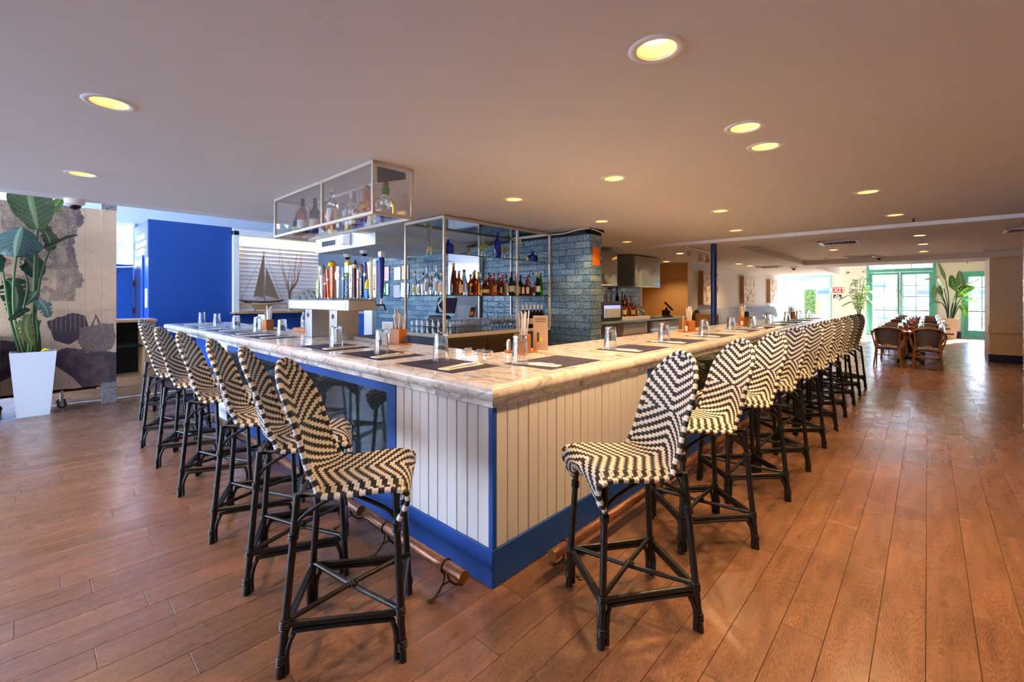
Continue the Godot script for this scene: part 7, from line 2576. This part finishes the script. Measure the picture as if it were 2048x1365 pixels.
func build_far_end() -> void:
	var z := FARZ
	var teal: Material = mats["teal_paint"]
	wall_with_holes("wall_garden", mats["wall_paint"], "z", z, 0.3, Vector2(-5.9, 0), Vector2(3.8, 3.9), [Rect2(-1.91, 0, 2.16, 3.16), Rect2(0.95, 0, 1.10, 2.53), Rect2(-5.10, 0, 1.96, 2.98)], "white wall with the teal garden doors")
	# double doors
	var d := setting("door_2", "teal double doors with glazed leaves and a light above")
	part(d, "frame", frame_mesh(V(-1.91, -0.01, z - 0.12), V(0.25, 3.16, z + 0.03), 0.10), teal)
	part(d, "transom_bar", bx(V(-1.81, 2.60, z - 0.10), V(0.15, 2.74, z + 0.02), 0.006), teal)
	for x: float in [-1.15, -0.48]:
		part(d, "glazing_bar", bx(V(x - 0.014, 2.74, z - 0.06), V(x + 0.014, 3.06, z - 0.03)), teal)
	part(d, "pane", bx(V(-1.81, 2.74, z - 0.047), V(0.15, 3.06, z - 0.043)), mats["window_pane"])
	door_leaf(d, -1.81, -0.835, 2.595, 0.24, 2, 5, teal, z - 0.02)
	door_leaf(d, -0.825, 0.15, 2.595, 0.24, 2, 5, teal, z - 0.02)
	for e: Array in [[-1.70, -0.90], [-0.76, 0.06]]:
		part(d, "push_bar", bx(V(e[0], 1.00, z + 0.0), V(e[1], 1.05, z + 0.06), 0.008), mats["steel"])
	for x: float in [-0.90, -0.76]:
		part(d, "bolt_rod", tb([V(x, 0.1, z + 0.01), V(x, 2.5, z + 0.01)], 0.014, 8), mats["steel"])
	# single door
	d = setting("door_3", "teal glazed door beside the cream pier")
	part(d, "frame", frame_mesh(V(0.95, -0.01, z - 0.12), V(2.05, 2.53, z + 0.03), 0.09), teal)
	door_leaf(d, 1.04, 1.96, 2.44, 0.30, 2, 5, teal, z - 0.02)
	part(d, "push_bar", bx(V(1.10, 1.0, z), V(1.90, 1.05, z + 0.06), 0.008), mats["steel"])
	# open door at the end of the banquette
	d = setting("door_4", "pale teal garden doorway with one leaf open")
	var pale: Material = mats["teal_pale"]
	part(d, "frame", frame_mesh(V(-5.10, -0.01, z - 0.12), V(-3.14, 2.98, z + 0.03), 0.10), pale)
	part(d, "transom_bar", bx(V(-5.0, 2.46, z - 0.10), V(-3.24, 2.60, z + 0.02), 0.006), pale)
	part(d, "mullion", bx(V(-4.27, 0, z - 0.10), V(-4.19, 2.46, z + 0.02), 0.006), pale)
	part(d, "pane", bx(V(-5.0, 2.60, z - 0.047), V(-3.24, 2.88, z - 0.043)), mats["window_pane"])
	part(d, "glazing_bar", bx(V(-3.73, 2.60, z - 0.06), V(-3.70, 2.88, z - 0.03)), pale)
	door_leaf(d, -5.0, -4.27, 2.455, 0.30, 2, 5, pale, z - 0.02)
	part(d, "bolt_rod", tb([V(-4.23, 0.1, z + 0.04), V(-4.23, 2.45, z + 0.04)], 0.016, 8), mats["steel"])
	# exit signs
	var s := thing("exit_sign", "red EXIT sign with white letters beside the open garden door", "exit sign", V(-2.91, 1.88, z))
	part(s, "plate", bx(V(-0.215, -0.14, 0), V(0.215, 0.14, 0.03), 0.006), mats["tint_white"])
	part(s, "red_field", bx(V(-0.195, -0.125, 0.03), V(0.195, 0.125, 0.033)), mats["tint_red"])
	words(s, "lettering", "EXIT", 0.19, mats["white_ink"], Transform3D(Basis(), V(0, 0, 0.036)), 0.005)
	s = thing("door_notice", "small black notice below the red exit sign", "notice", V(-2.92, 1.60, z))
	part(s, "plate", bx(V(-0.15, -0.085, 0), V(0.15, 0.085, 0.012), 0.002), mats["tint_black"])
	part(s, "upper_line", bx(V(-0.06, 0.015, 0.012), V(0.06, 0.045, 0.014)), mats["white_ink"])
	part(s, "lower_line", bx(V(-0.105, -0.06, 0.012), V(0.105, -0.015, 0.014)), mats["white_ink"])
	# wall sensor and camera
	s = thing("wall_camera", "small wall camera above the palm", "camera", V(-2.54, 2.66, z), 0.0, "fittings high on the garden wall")
	part(s, "mount", lt([Vector2(0, 0), Vector2(0.05, 0), Vector2(0.05, 0.03), Vector2(0, 0.03)], 12), mats["white_plastic"], Transform3D(Basis(Vector3.RIGHT, PI / 2), Vector3.ZERO))
	part(s, "barrel", tb([V(0, -0.01, 0.03), V(-0.03, -0.04, 0.14)], 0.04, 12), mats["grey_plastic"])
	s = thing("wall_alarm", "round white alarm horn beside the double doors", "alarm", V(-2.02, 2.66, z), 0.0, "fittings high on the garden wall")
	part(s, "disc", lt([Vector2(0, 0), Vector2(0.07, 0), Vector2(0.065, 0.04), Vector2(0, 0.055)], 16), mats["white_plastic"], Transform3D(Basis(Vector3.RIGHT, PI / 2), Vector3.ZERO))
	part(s, "grille", lt([Vector2(0, 0.055), Vector2(0.03, 0.05), Vector2(0.03, 0.052), Vector2(0, 0.058)], 12), mats["grey_plastic"], Transform3D(Basis(Vector3.RIGHT, PI / 2), Vector3.ZERO))
	struct("baseboard_garden", bx(V(0.26, 0, z), V(0.94, 0.24, z + 0.02), 0.003), mats["navy_paint"], "navy baseboard between the garden doors")
	struct("trim_6", bx(V(0.26, 0.24, z), V(0.94, 0.95, z + 0.012), 0.003), mats["wall_paint"])
	palm()
	far_strelitzia()


func palm() -> void:
	var t := thing("potted_palm", "feathery potted palm before the garden wall", "potted plant", V(-2.07, 0, -23.3))
	part(t, "pot", lt([Vector2(0, 0), Vector2(0.17, 0), Vector2(0.22, 0.55), Vector2(0.20, 0.55), Vector2(0.19, 0.5), Vector2(0, 0.5)], 20), mats["pot_white"])
	part(t, "soil", lt([Vector2(0, 0.505), Vector2(0.188, 0.505), Vector2(0, 0.51)], 14), mats["soil"])
	var r := RandomNumberGenerator.new()
	r.seed = 5
	var tips := [V(-0.62, 0.95, 0.1), V(-0.50, 0.70, 0.2), V(-0.30, 1.45, 0.0), V(0.10, 1.68, 0.0), V(0.38, 1.60, 0.1), V(0.50, 1.15, 0.15), V(0.42, 0.80, 0.2), V(-0.15, 1.55, 0.25), V(0.25, 1.35, -0.3), V(-0.35, 1.2, -0.3), V(-0.10, 0.95, 0.5), V(0.2, 1.0, 0.45)]
	for k in tips.size():
		var tip: Vector3 = tips[k] + V(0, 0.55, 0)
		var top := V(tip.x * 0.45, maxf(tip.y + 0.12, 1.35), tip.z * 0.45)
		var line := curve([V(r.randf_range(-0.04, 0.04), 0.5, r.randf_range(-0.04, 0.04)), V(tip.x * 0.12, 1.0, tip.z * 0.12), top, tip], 8)
		var f := part(t, "frond_stem", tb(line, 0.009, 6), mat("plant_stem", Color(0.30, 0.42, 0.16), 0.5))
		var mb := Mb.new()
		mb.coloured = true
		for i in range(9, line.size()):
			var p: Vector3 = line[i]
			var dir: Vector3 = (line[mini(i + 1, line.size() - 1)] - line[i - 1]).normalized()
			var side := dir.cross(Vector3.UP).normalized()
			for s: float in [-1.0, 1.0]:
				var ln := 0.30 * (1.0 - 0.5 * absf(float(i - 14) / 12.0))
				var end := p + side * s * ln * 0.75 + dir * ln * 0.5 + Vector3.DOWN * ln * 0.35
				var w := dir * 0.017
				var g := r.randf_range(0.6, 1.3)
				mb.col = Color(0.10 * g, 0.20 * g, 0.045 * g) if k != 6 and k != 5 else Color(0.30 * g, 0.36 * g, 0.04)
				var m := p.lerp(end, 0.5) + Vector3.UP * 0.02
				mb.quad(p - w * 0.4, m - w, m + w, p + w * 0.4)
				mb.tri(m - w, end, m + w)
		part(f, "leaflets", mb.done(), mats["leaf_green"])


func far_strelitzia() -> void:
	var t := thing("potted_strelitzia", "broad leaved plant in a white planter beside the single garden door", "potted plant", V(0.60, 0, -23.4))
	var pot := Mb.new()
	var b := 0.17
	var u := 0.24
	var q := [V(-1, 0, 1), V(1, 0, 1), V(1, 0, -1), V(-1, 0, -1)]
	for k in 4:
		var kk: int = (k + 1) % 4
		pot.quad(q[k] * b, q[kk] * b, q[kk] * u + V(0, 0.78, 0), q[k] * u + V(0, 0.78, 0))
		pot.quad(q[k] * u + V(0, 0.78, 0), q[kk] * u + V(0, 0.78, 0), q[kk] * u * 0.9 + V(0, 0.78, 0), q[k] * u * 0.9 + V(0, 0.78, 0))
	pot.quad(q[3] * b, q[2] * b, q[1] * b, q[0] * b)
	part(t, "planter", pot.done(), mat("planter_cream", Color(0.86, 0.83, 0.79), 0.45))
	part(t, "soil", bx(V(-0.21, 0.70, -0.21), V(0.21, 0.74, 0.21)), mats["soil"])
	var stem := mat("plant_stem", Color(0.30, 0.42, 0.16), 0.5)
	var g1 := Color(0.055, 0.12, 0.045)
	var g2 := Color(0.09, 0.18, 0.07)
	var gp := Color(0.17, 0.25, 0.14)
	var gy := Color(0.40, 0.50, 0.03)
	var list := [
		[V(0.02, 0.74, 0), V(0.10, 1.3, 0), V(0.20, 1.75, 0), V(0.30, 2.05, 0.0), V(0.26, 2.55, 0.0), 0.17, V(1, 0, 0.4), g1, gp],
		[V(0.05, 0.74, 0.05), V(0.15, 1.3, 0.05), V(0.20, 1.7, 0.1), V(0.42, 2.0, 0.1), V(0.78, 2.22, 0.1), 0.12, V(0, 0.4, 1), g2, gp],
		[V(0.08, 0.74, 0), V(0.16, 1.2, 0), V(0.20, 1.55, 0), V(0.40, 1.85, 0.05), V(0.66, 1.92, 0.1), 0.17, V(0.3, 1, 0.3), g1, g2],
		[V(-0.05, 0.74, 0), V(-0.05, 1.3, 0), V(-0.15, 1.9, 0), V(-0.35, 2.30, 0.0), V(-0.75, 2.22, 0.05), 0.11, V(0.2, 0.5, 1), gp, g2],
		[V(-0.03, 0.74, 0), V(-0.02, 1.5, 0), V(-0.10, 2.2, 0.0), V(-0.20, 2.55, 0.0), V(-0.32, 2.95, 0.0), 0.06, V(1, 0, 0.2), g2, gp],
		[V(-0.06, 0.74, 0.05), V(-0.08, 1.2, 0.1), V(-0.2, 1.65, 0.1), V(-0.36, 1.92, 0.1), V(-0.45, 1.50, 0.1), 0.13, V(1, 0, 0.3), g2, gp],
		[V(-0.06, 0.74, 0), V(-0.1, 1.2, 0.15), V(-0.2, 1.55, 0.15), V(-0.34, 1.72, 0.15), V(-0.18, 1.42, 0.2), 0.12, V(0.5, 0.2, 1), g1, g1],
		[V(-0.05, 0.74, 0.08), V(-0.1, 1.1, 0.2), V(-0.2, 1.35, 0.25), V(-0.42, 1.40, 0.25), V(-0.62, 1.22, 0.2), 0.07, V(0.3, 0.6, 1), g1, g2],
		[V(0.10, 0.74, 0.05), V(0.2, 1.1, 0.1), V(0.3, 1.3, 0.15), V(0.38, 1.15, 0.15), V(0.42, 0.85, 0.15), 0.12, V(1, 0, 0.4), g1, g2],
		[V(0.10, 0.74, 0), V(0.25, 1.2, 0), V(0.4, 1.45, 0), V(0.60, 1.45, 0.0), V(0.86, 1.28, 0.0), 0.05, V(0.1, 0.7, 1), gy, gy],
		[V(0.08, 0.74, 0), V(0.22, 1.3, 0), V(0.35, 1.6, 0), V(0.50, 1.66, 0.0), V(0.66, 1.60, 0.0), 0.06, V(0.1, 0.7, 1), gy, g2],
		[V(0.04, 0.74, -0.05), V(0.12, 1.4, -0.1), V(0.2, 1.8, -0.15), V(0.1, 2.1, -0.2), V(0.05, 2.4, -0.2), 0.14, V(1, 0, 0.1), g1, g2],
		[V(0.02, 0.74, 0.06), V(0.04, 1.1, 0.18), V(0.08, 1.35, 0.25), V(0.16, 1.5, 0.3), V(0.28, 1.48, 0.34), 0.1, V(0.6, 0, 1), g2, gp]]
	for e: Array in list:
		part(t, "stem", tb(curve([e[0], e[1], e[2]], 5), 0.016, 7), stem)
		part(t, "leaf", blade([e[2], (e[2] as Vector3).lerp(e[3], 0.6), e[3], e[4]], e[5], e[6], 0.3, e[7], e[8]), mats["leaf_green"])


# ---------------------------------------------------------------- garden terrace outside
func build_outside() -> void:
	var pav := mat("terrace_stone", Color(0.80, 0.77, 0.72), 0.8)
	struct("ground_terrace", bx(V(-60, -0.3, -120), V(60, -0.02, -24.6)), pav, "pale paved terrace outside the garden doors")
	struct("ground_entrance", bx(V(-60, -0.3, 4.8), V(60, -0.02, 60)), mat("entrance_stone", Color(0.80, 0.79, 0.77), 0.8), "paved ground outside the entrance windows")
	struct("ground_side", bx(V(-60, -0.3, -24.6), V(-13.6, -0.02, 4.8)), mats["entrance_stone"], "paved ground outside the hall windows")
	# low wall and rail beyond the terrace
	var wall := one("terrace_wall", bx(V(-9.0, -0.02, -36.2), V(14, 0.95, -36.0), 0.01), mat("terrace_wall", Color(0.55, 0.54, 0.53), 0.8), "long low white wall beyond the terrace", "wall")
	part(wall, "coping", bx(V(-9.0, 0.95, -36.25), V(14, 1.0, -35.95), 0.01), mats["terrace_wall"])
	var rail := thing("terrace_railing", "thin pale railing outside the single garden door", "railing", V(0, 0, -29.5))
	for k in 3:
		part(rail, "bar", tb([V(0.4, 0.5 + 0.25 * k, 0), V(7.0, 0.5 + 0.25 * k, 0)], 0.02, 6), mats["white_trim"])
	for k in 6:
		part(rail, "post", tb([V(0.5 + 1.25 * k, -0.02, 0), V(0.5 + 1.25 * k, 1.02, 0)], 0.025, 6), mats["white_trim"])
	for e: Array in [[-1.95, -33.0, 3.1, 2.35, "blue parasol behind the first leaf of the double doors"], [1.0, -34.0, 3.0, 2.30, "blue parasol behind the second leaf of the double doors"], [3.4, -39.0, 3.0, 2.4, "farther blue parasol between the doors"], [4.6, -31.0, 3.0, 2.35, "blue parasol behind the single garden door"], [-4.4, -39.0, 3.0, 2.4, "far blue parasol on the open door side"]]:
		parasol(V(e[0], 0, e[1]), e[2], e[3], e[4])
	for e: Array in [[-1.55, -26.3, "blue and yellow terrace chair behind the first door leaf"], [-1.0, -26.5, "blue and yellow terrace chair beside the door's meeting stiles"], [-0.45, -26.3, "blue and yellow terrace chair behind the second door leaf"], [0.0, -26.6, "last blue and yellow terrace chair"]]:
		terrace_chair(V(e[0], 0, e[1]), e[2])
	# hedge panel by the open door
	var hedge := thing("hedge_panel", "green leafy hedge panel outside the open garden door", "hedge", V(-4.28, 0, -26.4))
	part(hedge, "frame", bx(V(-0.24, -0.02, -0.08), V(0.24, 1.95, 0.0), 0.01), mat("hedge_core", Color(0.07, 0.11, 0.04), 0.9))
	var leaf := Mb.new()
	leaf.tri(V(-0.03, 0, 0), V(0.03, 0, 0), V(0, 0.055, 0.015))
	var mm := MultiMesh.new()
	mm.transform_format = MultiMesh.TRANSFORM_3D
	mm.mesh = leaf.done()
	mm.instance_count = 1400
	var r := RandomNumberGenerator.new()
	r.seed = 8
	for k in 1400:
		var b := Basis.from_euler(V(r.randf_range(-1.0, 0.6), r.randf_range(-0.9, 0.9), r.randf_range(-PI, PI)))
		mm.set_instance_transform(k, Transform3D(b, V(r.randf_range(-0.26, 0.26), r.randf_range(0.0, 2.0), r.randf_range(0.0, 0.05))))
	var lv := MultiMeshInstance3D.new()
	lv.name = "leaves"
	lv.multimesh = mm
	var lm := mat("hedge_leaf", Color(0.17, 0.26, 0.08), 0.6)
	lm.cull_mode = BaseMaterial3D.CULL_DISABLED
	lv.material_override = lm
	hedge.add_child(lv)
	lv.set_meta("kind", "stuff")
	# shrubs behind the closed leaf
	for e: Array in [[-5.7, -28.0, 1.9, "rounded green shrub behind the fixed door leaf"], [-6.6, -29.5, 2.3, "taller pale green shrub behind the fixed door leaf"]]:
		shrub(V(e[0], -0.02, e[1]), e[2], e[3])
	# pale houses beyond
	house("pale beach house beyond the terrace wall, left of the double doors", V(-9.5, -0.02, -58), 11.0, 6.5, 9.0)
	house("cream beach house beyond the terrace wall, behind the doors", V(3.5, -0.02, -66), 12.0, 5.2, 9.0)
	house("low white house beyond the single door", V(17.5, -0.02, -60), 12.0, 4.6, 9.0)
	house("pale house seen through the hall window", V(-27, -0.02, -1.5), 10.0, 7.5, 12.0)
	walker()


func parasol(c: Vector3, w: float, h: float, label: String) -> void:
	var t := thing("parasol", label, "parasol", c, 0.3, "blue parasols on the terrace")
	part(t, "pole", tb([V(0, -0.02, 0), V(0, h + 0.25, 0)], 0.025, 8), mats["white_trim"])
	part(t, "base", lt([Vector2(0, -0.02), Vector2(0.28, -0.02), Vector2(0.25, 0.05), Vector2(0.05, 0.1), Vector2(0, 0.1)], 16), mats["charcoal"])
	var mb := Mb.new()
	for k in 8:
		var a := TAU * k / 8.0
		var b := TAU * (k + 1) / 8.0
		var p := V(cos(a) * w / 2, h - 0.35, sin(a) * w / 2)
		var q := V(cos(b) * w / 2, h - 0.35, sin(b) * w / 2)
		var m := V(0, h + 0.22, 0)
		mb.tri(m, q, p)
		mb.quad(p, q, q + V(0, -0.22, 0), p + V(0, -0.22, 0))
	var cloth := mat("parasol_blue", Color(0.06, 0.16, 0.50), 0.8)
	part(t, "canopy", mb.done(), cloth)


func terrace_chair(c: Vector3, label: String) -> void:
	var t := thing("terrace_chair", label, "chair", c, 0.2, "terrace chairs")
	var y := mat("chair_yellow", Color(0.50, 0.36, 0.12), 0.5)
	for sx: float in [-1.0, 1.0]:
		part(t, "leg", tb([V(0.21 * sx, -0.02, 0.25), V(0.20 * sx, 0.44, 0.18), V(0.20 * sx, 0.90, 0.24)], 0.017, 8), y)
		part(t, "leg", tb([V(0.21 * sx, -0.02, -0.22), V(0.20 * sx, 0.44, -0.18)], 0.017, 8), y)
	part(t, "seat", bx(V(-0.2, 0.42, -0.2), V(0.2, 0.45, 0.2), 0.01), mats["blue_paint"])
	part(t, "backrest", bx(V(-0.19, 0.55, 0.19), V(0.19, 0.88, 0.21), 0.008), mats["blue_paint"])


func shrub(c: Vector3, h: float, label: String) -> void:
	var t := thing("shrub", label, "shrub", c, 0.0, "shrubs by the terrace")
	part(t, "stem", tb([V(0, 0, 0), V(0.05, h * 0.5, 0)], 0.05, 7), mats["bronze"])
	var r := RandomNumberGenerator.new()
	r.seed = hash(label)
	var mb := Mb.new()
	mb.coloured = true
	for k in 900:
		var d := V(r.randf_range(-1, 1), r.randf_range(-1, 1), r.randf_range(-1, 1)).normalized() * pow(r.randf(), 0.4)
		var p := V(0, h * 0.58, 0) + d * V(h * 0.34, h * 0.42, h * 0.34)
		var b := Basis.from_euler(V(r.randf() * TAU, r.randf() * TAU, 0))
		var g := r.randf_range(0.7, 1.3)
		mb.col = Color(0.03 * g, 0.055 * g, 0.015 * g)
		mb.tri(p + b * V(-0.06, 0, 0), p + b * V(0.06, 0, 0), p + b * V(0, 0.16, 0))
	part(t, "foliage", mb.done(), mats["leaf_green"])


func house(label: String, c: Vector3, w: float, h: float, deep: float) -> void:
	var t := thing("beach_house", label, "house", c, 0.0, "pale houses beyond the terrace")
	part(t, "walls", bx(V(-w / 2, 0, -deep), V(w / 2, h, 0)), mat("house_wall", Color(0.62, 0.60, 0.57), 0.8))
	part(t, "roof", Mb.new().prism(PackedVector2Array([Vector2(-w / 2 - 0.4, h), Vector2(w / 2 + 0.4, h), Vector2(w / 2 + 0.4, h + 0.25), Vector2(0, h + 1.6), Vector2(-w / 2 - 0.4, h + 0.25)]), deep + 0.6, at(0, 0, -deep - 0.3)).done(), mat("house_roof", Color(0.34, 0.30, 0.28), 0.8))
	for i in int(w / 2.2):
		for j in int(h / 2.4):
			var x := -w / 2 + 1.1 + i * 2.2
			var y := 0.9 + j * 2.4
			var f := part(t, "window", bx(V(x - 0.5, y, 0), V(x + 0.5, y + 1.2, 0.06), 0.01), mats["white_trim"])
			part(f, "pane", bx(V(x - 0.43, y + 0.07, 0.06), V(x + 0.43, y + 1.13, 0.07)), mat("house_pane", Color(0.16, 0.20, 0.24), 0.1))


# ---------------------------------------------------------------- the person outside
func walker() -> void:
	# joints with radii, joined by a smooth minimum and meshed as surface nets
	var t := thing("person", "person with grey hair and yellow top walking outside the open door", "person", V(-4.55, -0.02, -30.0), 0.7)
	var s := 0.96
	var bones := [
		# from, to, radius, radius, colour index
		[V(0, 1.00, 0), V(0, 1.22, 0.0), 0.135, 0.14, 0], [V(0, 1.22, 0), V(0, 1.40, -0.01), 0.145, 0.12, 0], [V(-0.15, 1.40, 0), V(0.15, 1.40, 0), 0.07, 0.07, 0],
		[V(0, 1.42, -0.01), V(0, 1.52, 0.01), 0.055, 0.052, 2], [V(0, 1.60, 0.02), V(0, 1.66, 0.02), 0.088, 0.088, 2], [V(0, 1.58, 0.09), V(0, 1.61, 0.105), 0.018, 0.014, 2],
		[V(-0.18, 1.39, 0), V(-0.23, 1.12, 0.05), 0.052, 0.042, 0], [V(-0.23, 1.12, 0.05), V(-0.20, 0.90, 0.17), 0.040, 0.030, 2], [V(-0.20, 0.90, 0.17), V(-0.19, 0.83, 0.21), 0.034, 0.026, 2],
		[V(0.18, 1.39, 0), V(0.23, 1.12, -0.05), 0.052, 0.042, 0], [V(0.23, 1.12, -0.05), V(0.22, 0.88, -0.02), 0.040, 0.030, 2], [V(0.22, 0.88, -0.02), V(0.22, 0.80, 0.0), 0.034, 0.026, 2],
		[V(-0.08, 0.97, 0), V(-0.10, 0.52, 0.14), 0.098, 0.062, 1], [V(-0.10, 0.52, 0.14), V(-0.10, 0.09, 0.10), 0.060, 0.042, 2], [V(-0.10, 0.05, 0.08), V(-0.10, 0.04, 0.24), 0.042, 0.034, 3],
		[V(0.08, 0.97, 0), V(0.10, 0.52, -0.04), 0.098, 0.062, 1], [V(0.10, 0.52, -0.04), V(0.10, 0.10, -0.22), 0.060, 0.042, 2], [V(0.10, 0.06, -0.23), V(0.10, 0.04, -0.08), 0.042, 0.034, 3]]
	var colours := [Color(0.22, 0.15, 0.015), Color(0.16, 0.07, 0.04), Color(0.12, 0.07, 0.05), Color(0.02, 0.02, 0.02)]
	part(t, "body", figure(bones, colours, 0.026, s), vmat("skin_and_cloth", 0.8))
	var hair := [[V(0, 1.65, -0.01), V(0, 1.70, 0.0), 0.094, 0.088, 0], [V(0, 1.60, -0.05), V(0, 1.50, -0.06), 0.075, 0.05, 0]]
	part(t, "hair", figure(hair, [Color(0.035, 0.036, 0.04)], 0.02, s), mats["skin_and_cloth"])
	for e: float in [-1.0, 1.0]:
		part(t, "eye", lt([Vector2(0, -0.008), Vector2(0.009, 0), Vector2(0, 0.008)], 8), mats["tint_black"], at(0.032 * e * s, 1.635 * s, 0.105 * s))
	part(t, "mouth", bx(V(-0.025, 1.548 * s, 0.098 * s), V(0.025, 1.556 * s, 0.104 * s), 0.002), mats["tint_maroon"])


func field(p: Vector3, bones: Array) -> float:
	var d := 1.0
	for b: Array in bones:
		var a: Vector3 = b[0]
		var ab: Vector3 = b[1] - a
		var u := clampf((p - a).dot(ab) / ab.length_squared(), 0.0, 1.0)
		var e := p.distance_to(a + ab * u) - lerpf(b[2], b[3], u)
		var h := maxf(0.035 - absf(d - e), 0.0) / 0.035
		d = minf(d, e) - h * h * 0.035 * 0.25
	return d


func figure(bones: Array, colours: Array, cell: float, s: float) -> ArrayMesh:
	var lo := V(9, 9, 9)
	var hi := V(-9, -9, -9)
	for b: Array in bones:
		for k in 2:
			lo = lo.min(b[k] - Vector3.ONE * (b[2 + k] + cell * 2))
			hi = hi.max(b[k] + Vector3.ONE * (b[2 + k] + cell * 2))
	var n := Vector3i(((hi - lo) / cell).ceil()) + Vector3i.ONE
	var val := PackedFloat32Array()
	val.resize(n.x * n.y * n.z)
	for z in n.z:
		for y in n.y:
			for x in n.x:
				val[(z * n.y + y) * n.x + x] = field(lo + V(x, y, z) * cell, bones)
	var mb := Mb.new()
	mb.coloured = true
	var id := {}
	for z in n.z - 1:
		for y in n.y - 1:
			for x in n.x - 1:
				var i0 := (z * n.y + y) * n.x + x
				var inside := 0
				for k in 8:
					if val[i0 + (k & 1) + ((k >> 1) & 1) * n.x + (k >> 2) * n.x * n.y] < 0.0:
						inside += 1
				if inside == 0 or inside == 8:
					continue
				var sum := Vector3.ZERO
				var cnt := 0
				for e: Array in [[0, 1], [2, 3], [4, 5], [6, 7], [0, 2], [1, 3], [4, 6], [5, 7], [0, 4], [1, 5], [2, 6], [3, 7]]:
					var pa := Vector3(e[0] & 1, (e[0] >> 1) & 1, e[0] >> 2)
					var pb := Vector3(e[1] & 1, (e[1] >> 1) & 1, e[1] >> 2)
					var va := val[i0 + int(pa.x) + int(pa.y) * n.x + int(pa.z) * n.x * n.y]
					var vb := val[i0 + int(pb.x) + int(pb.y) * n.x + int(pb.z) * n.x * n.y]
					if (va < 0.0) != (vb < 0.0):
						sum += pa.lerp(pb, va / (va - vb))
						cnt += 1
				var p := lo + (V(x, y, z) + sum / cnt) * cell
				var g := V(field(p + V(0.004, 0, 0), bones) - field(p - V(0.004, 0, 0), bones), field(p + V(0, 0.004, 0), bones) - field(p - V(0, 0.004, 0), bones), field(p + V(0, 0, 0.004), bones) - field(p - V(0, 0, 0.004), bones))
				var best := 9.0
				for b: Array in bones:
					var d := field(p, [b])
					if d < best:
						best = d
						mb.col = colours[b[4]]
				id[i0] = mb.vert(p * s, g)
	for z in range(1, n.z - 1):
		for y in range(1, n.y - 1):
			for x in range(1, n.x - 1):
				var i0 := (z * n.y + y) * n.x + x
				var a := val[i0] < 0.0
				var sx := 1
				var sy := n.x
				var sz := n.x * n.y
				for e: Array in [[sx, sy, sz], [sy, sz, sx], [sz, sx, sy]]:
					if a != (val[i0 + e[0]] < 0.0):
						var q := [i0, i0 - e[1], i0 - e[1] - e[2], i0 - e[2]]
						if not (id.has(q[0]) and id.has(q[1]) and id.has(q[2]) and id.has(q[3])):
							continue
						var w := [id[q[0]], id[q[1]], id[q[2]], id[q[3]]]
						if a:
							mb.ix.append_array(PackedInt32Array([w[0], w[2], w[1], w[0], w[3], w[2]]))
						else:
							mb.ix.append_array(PackedInt32Array([w[0], w[1], w[2], w[0], w[2], w[3]]))
	return mb.done()
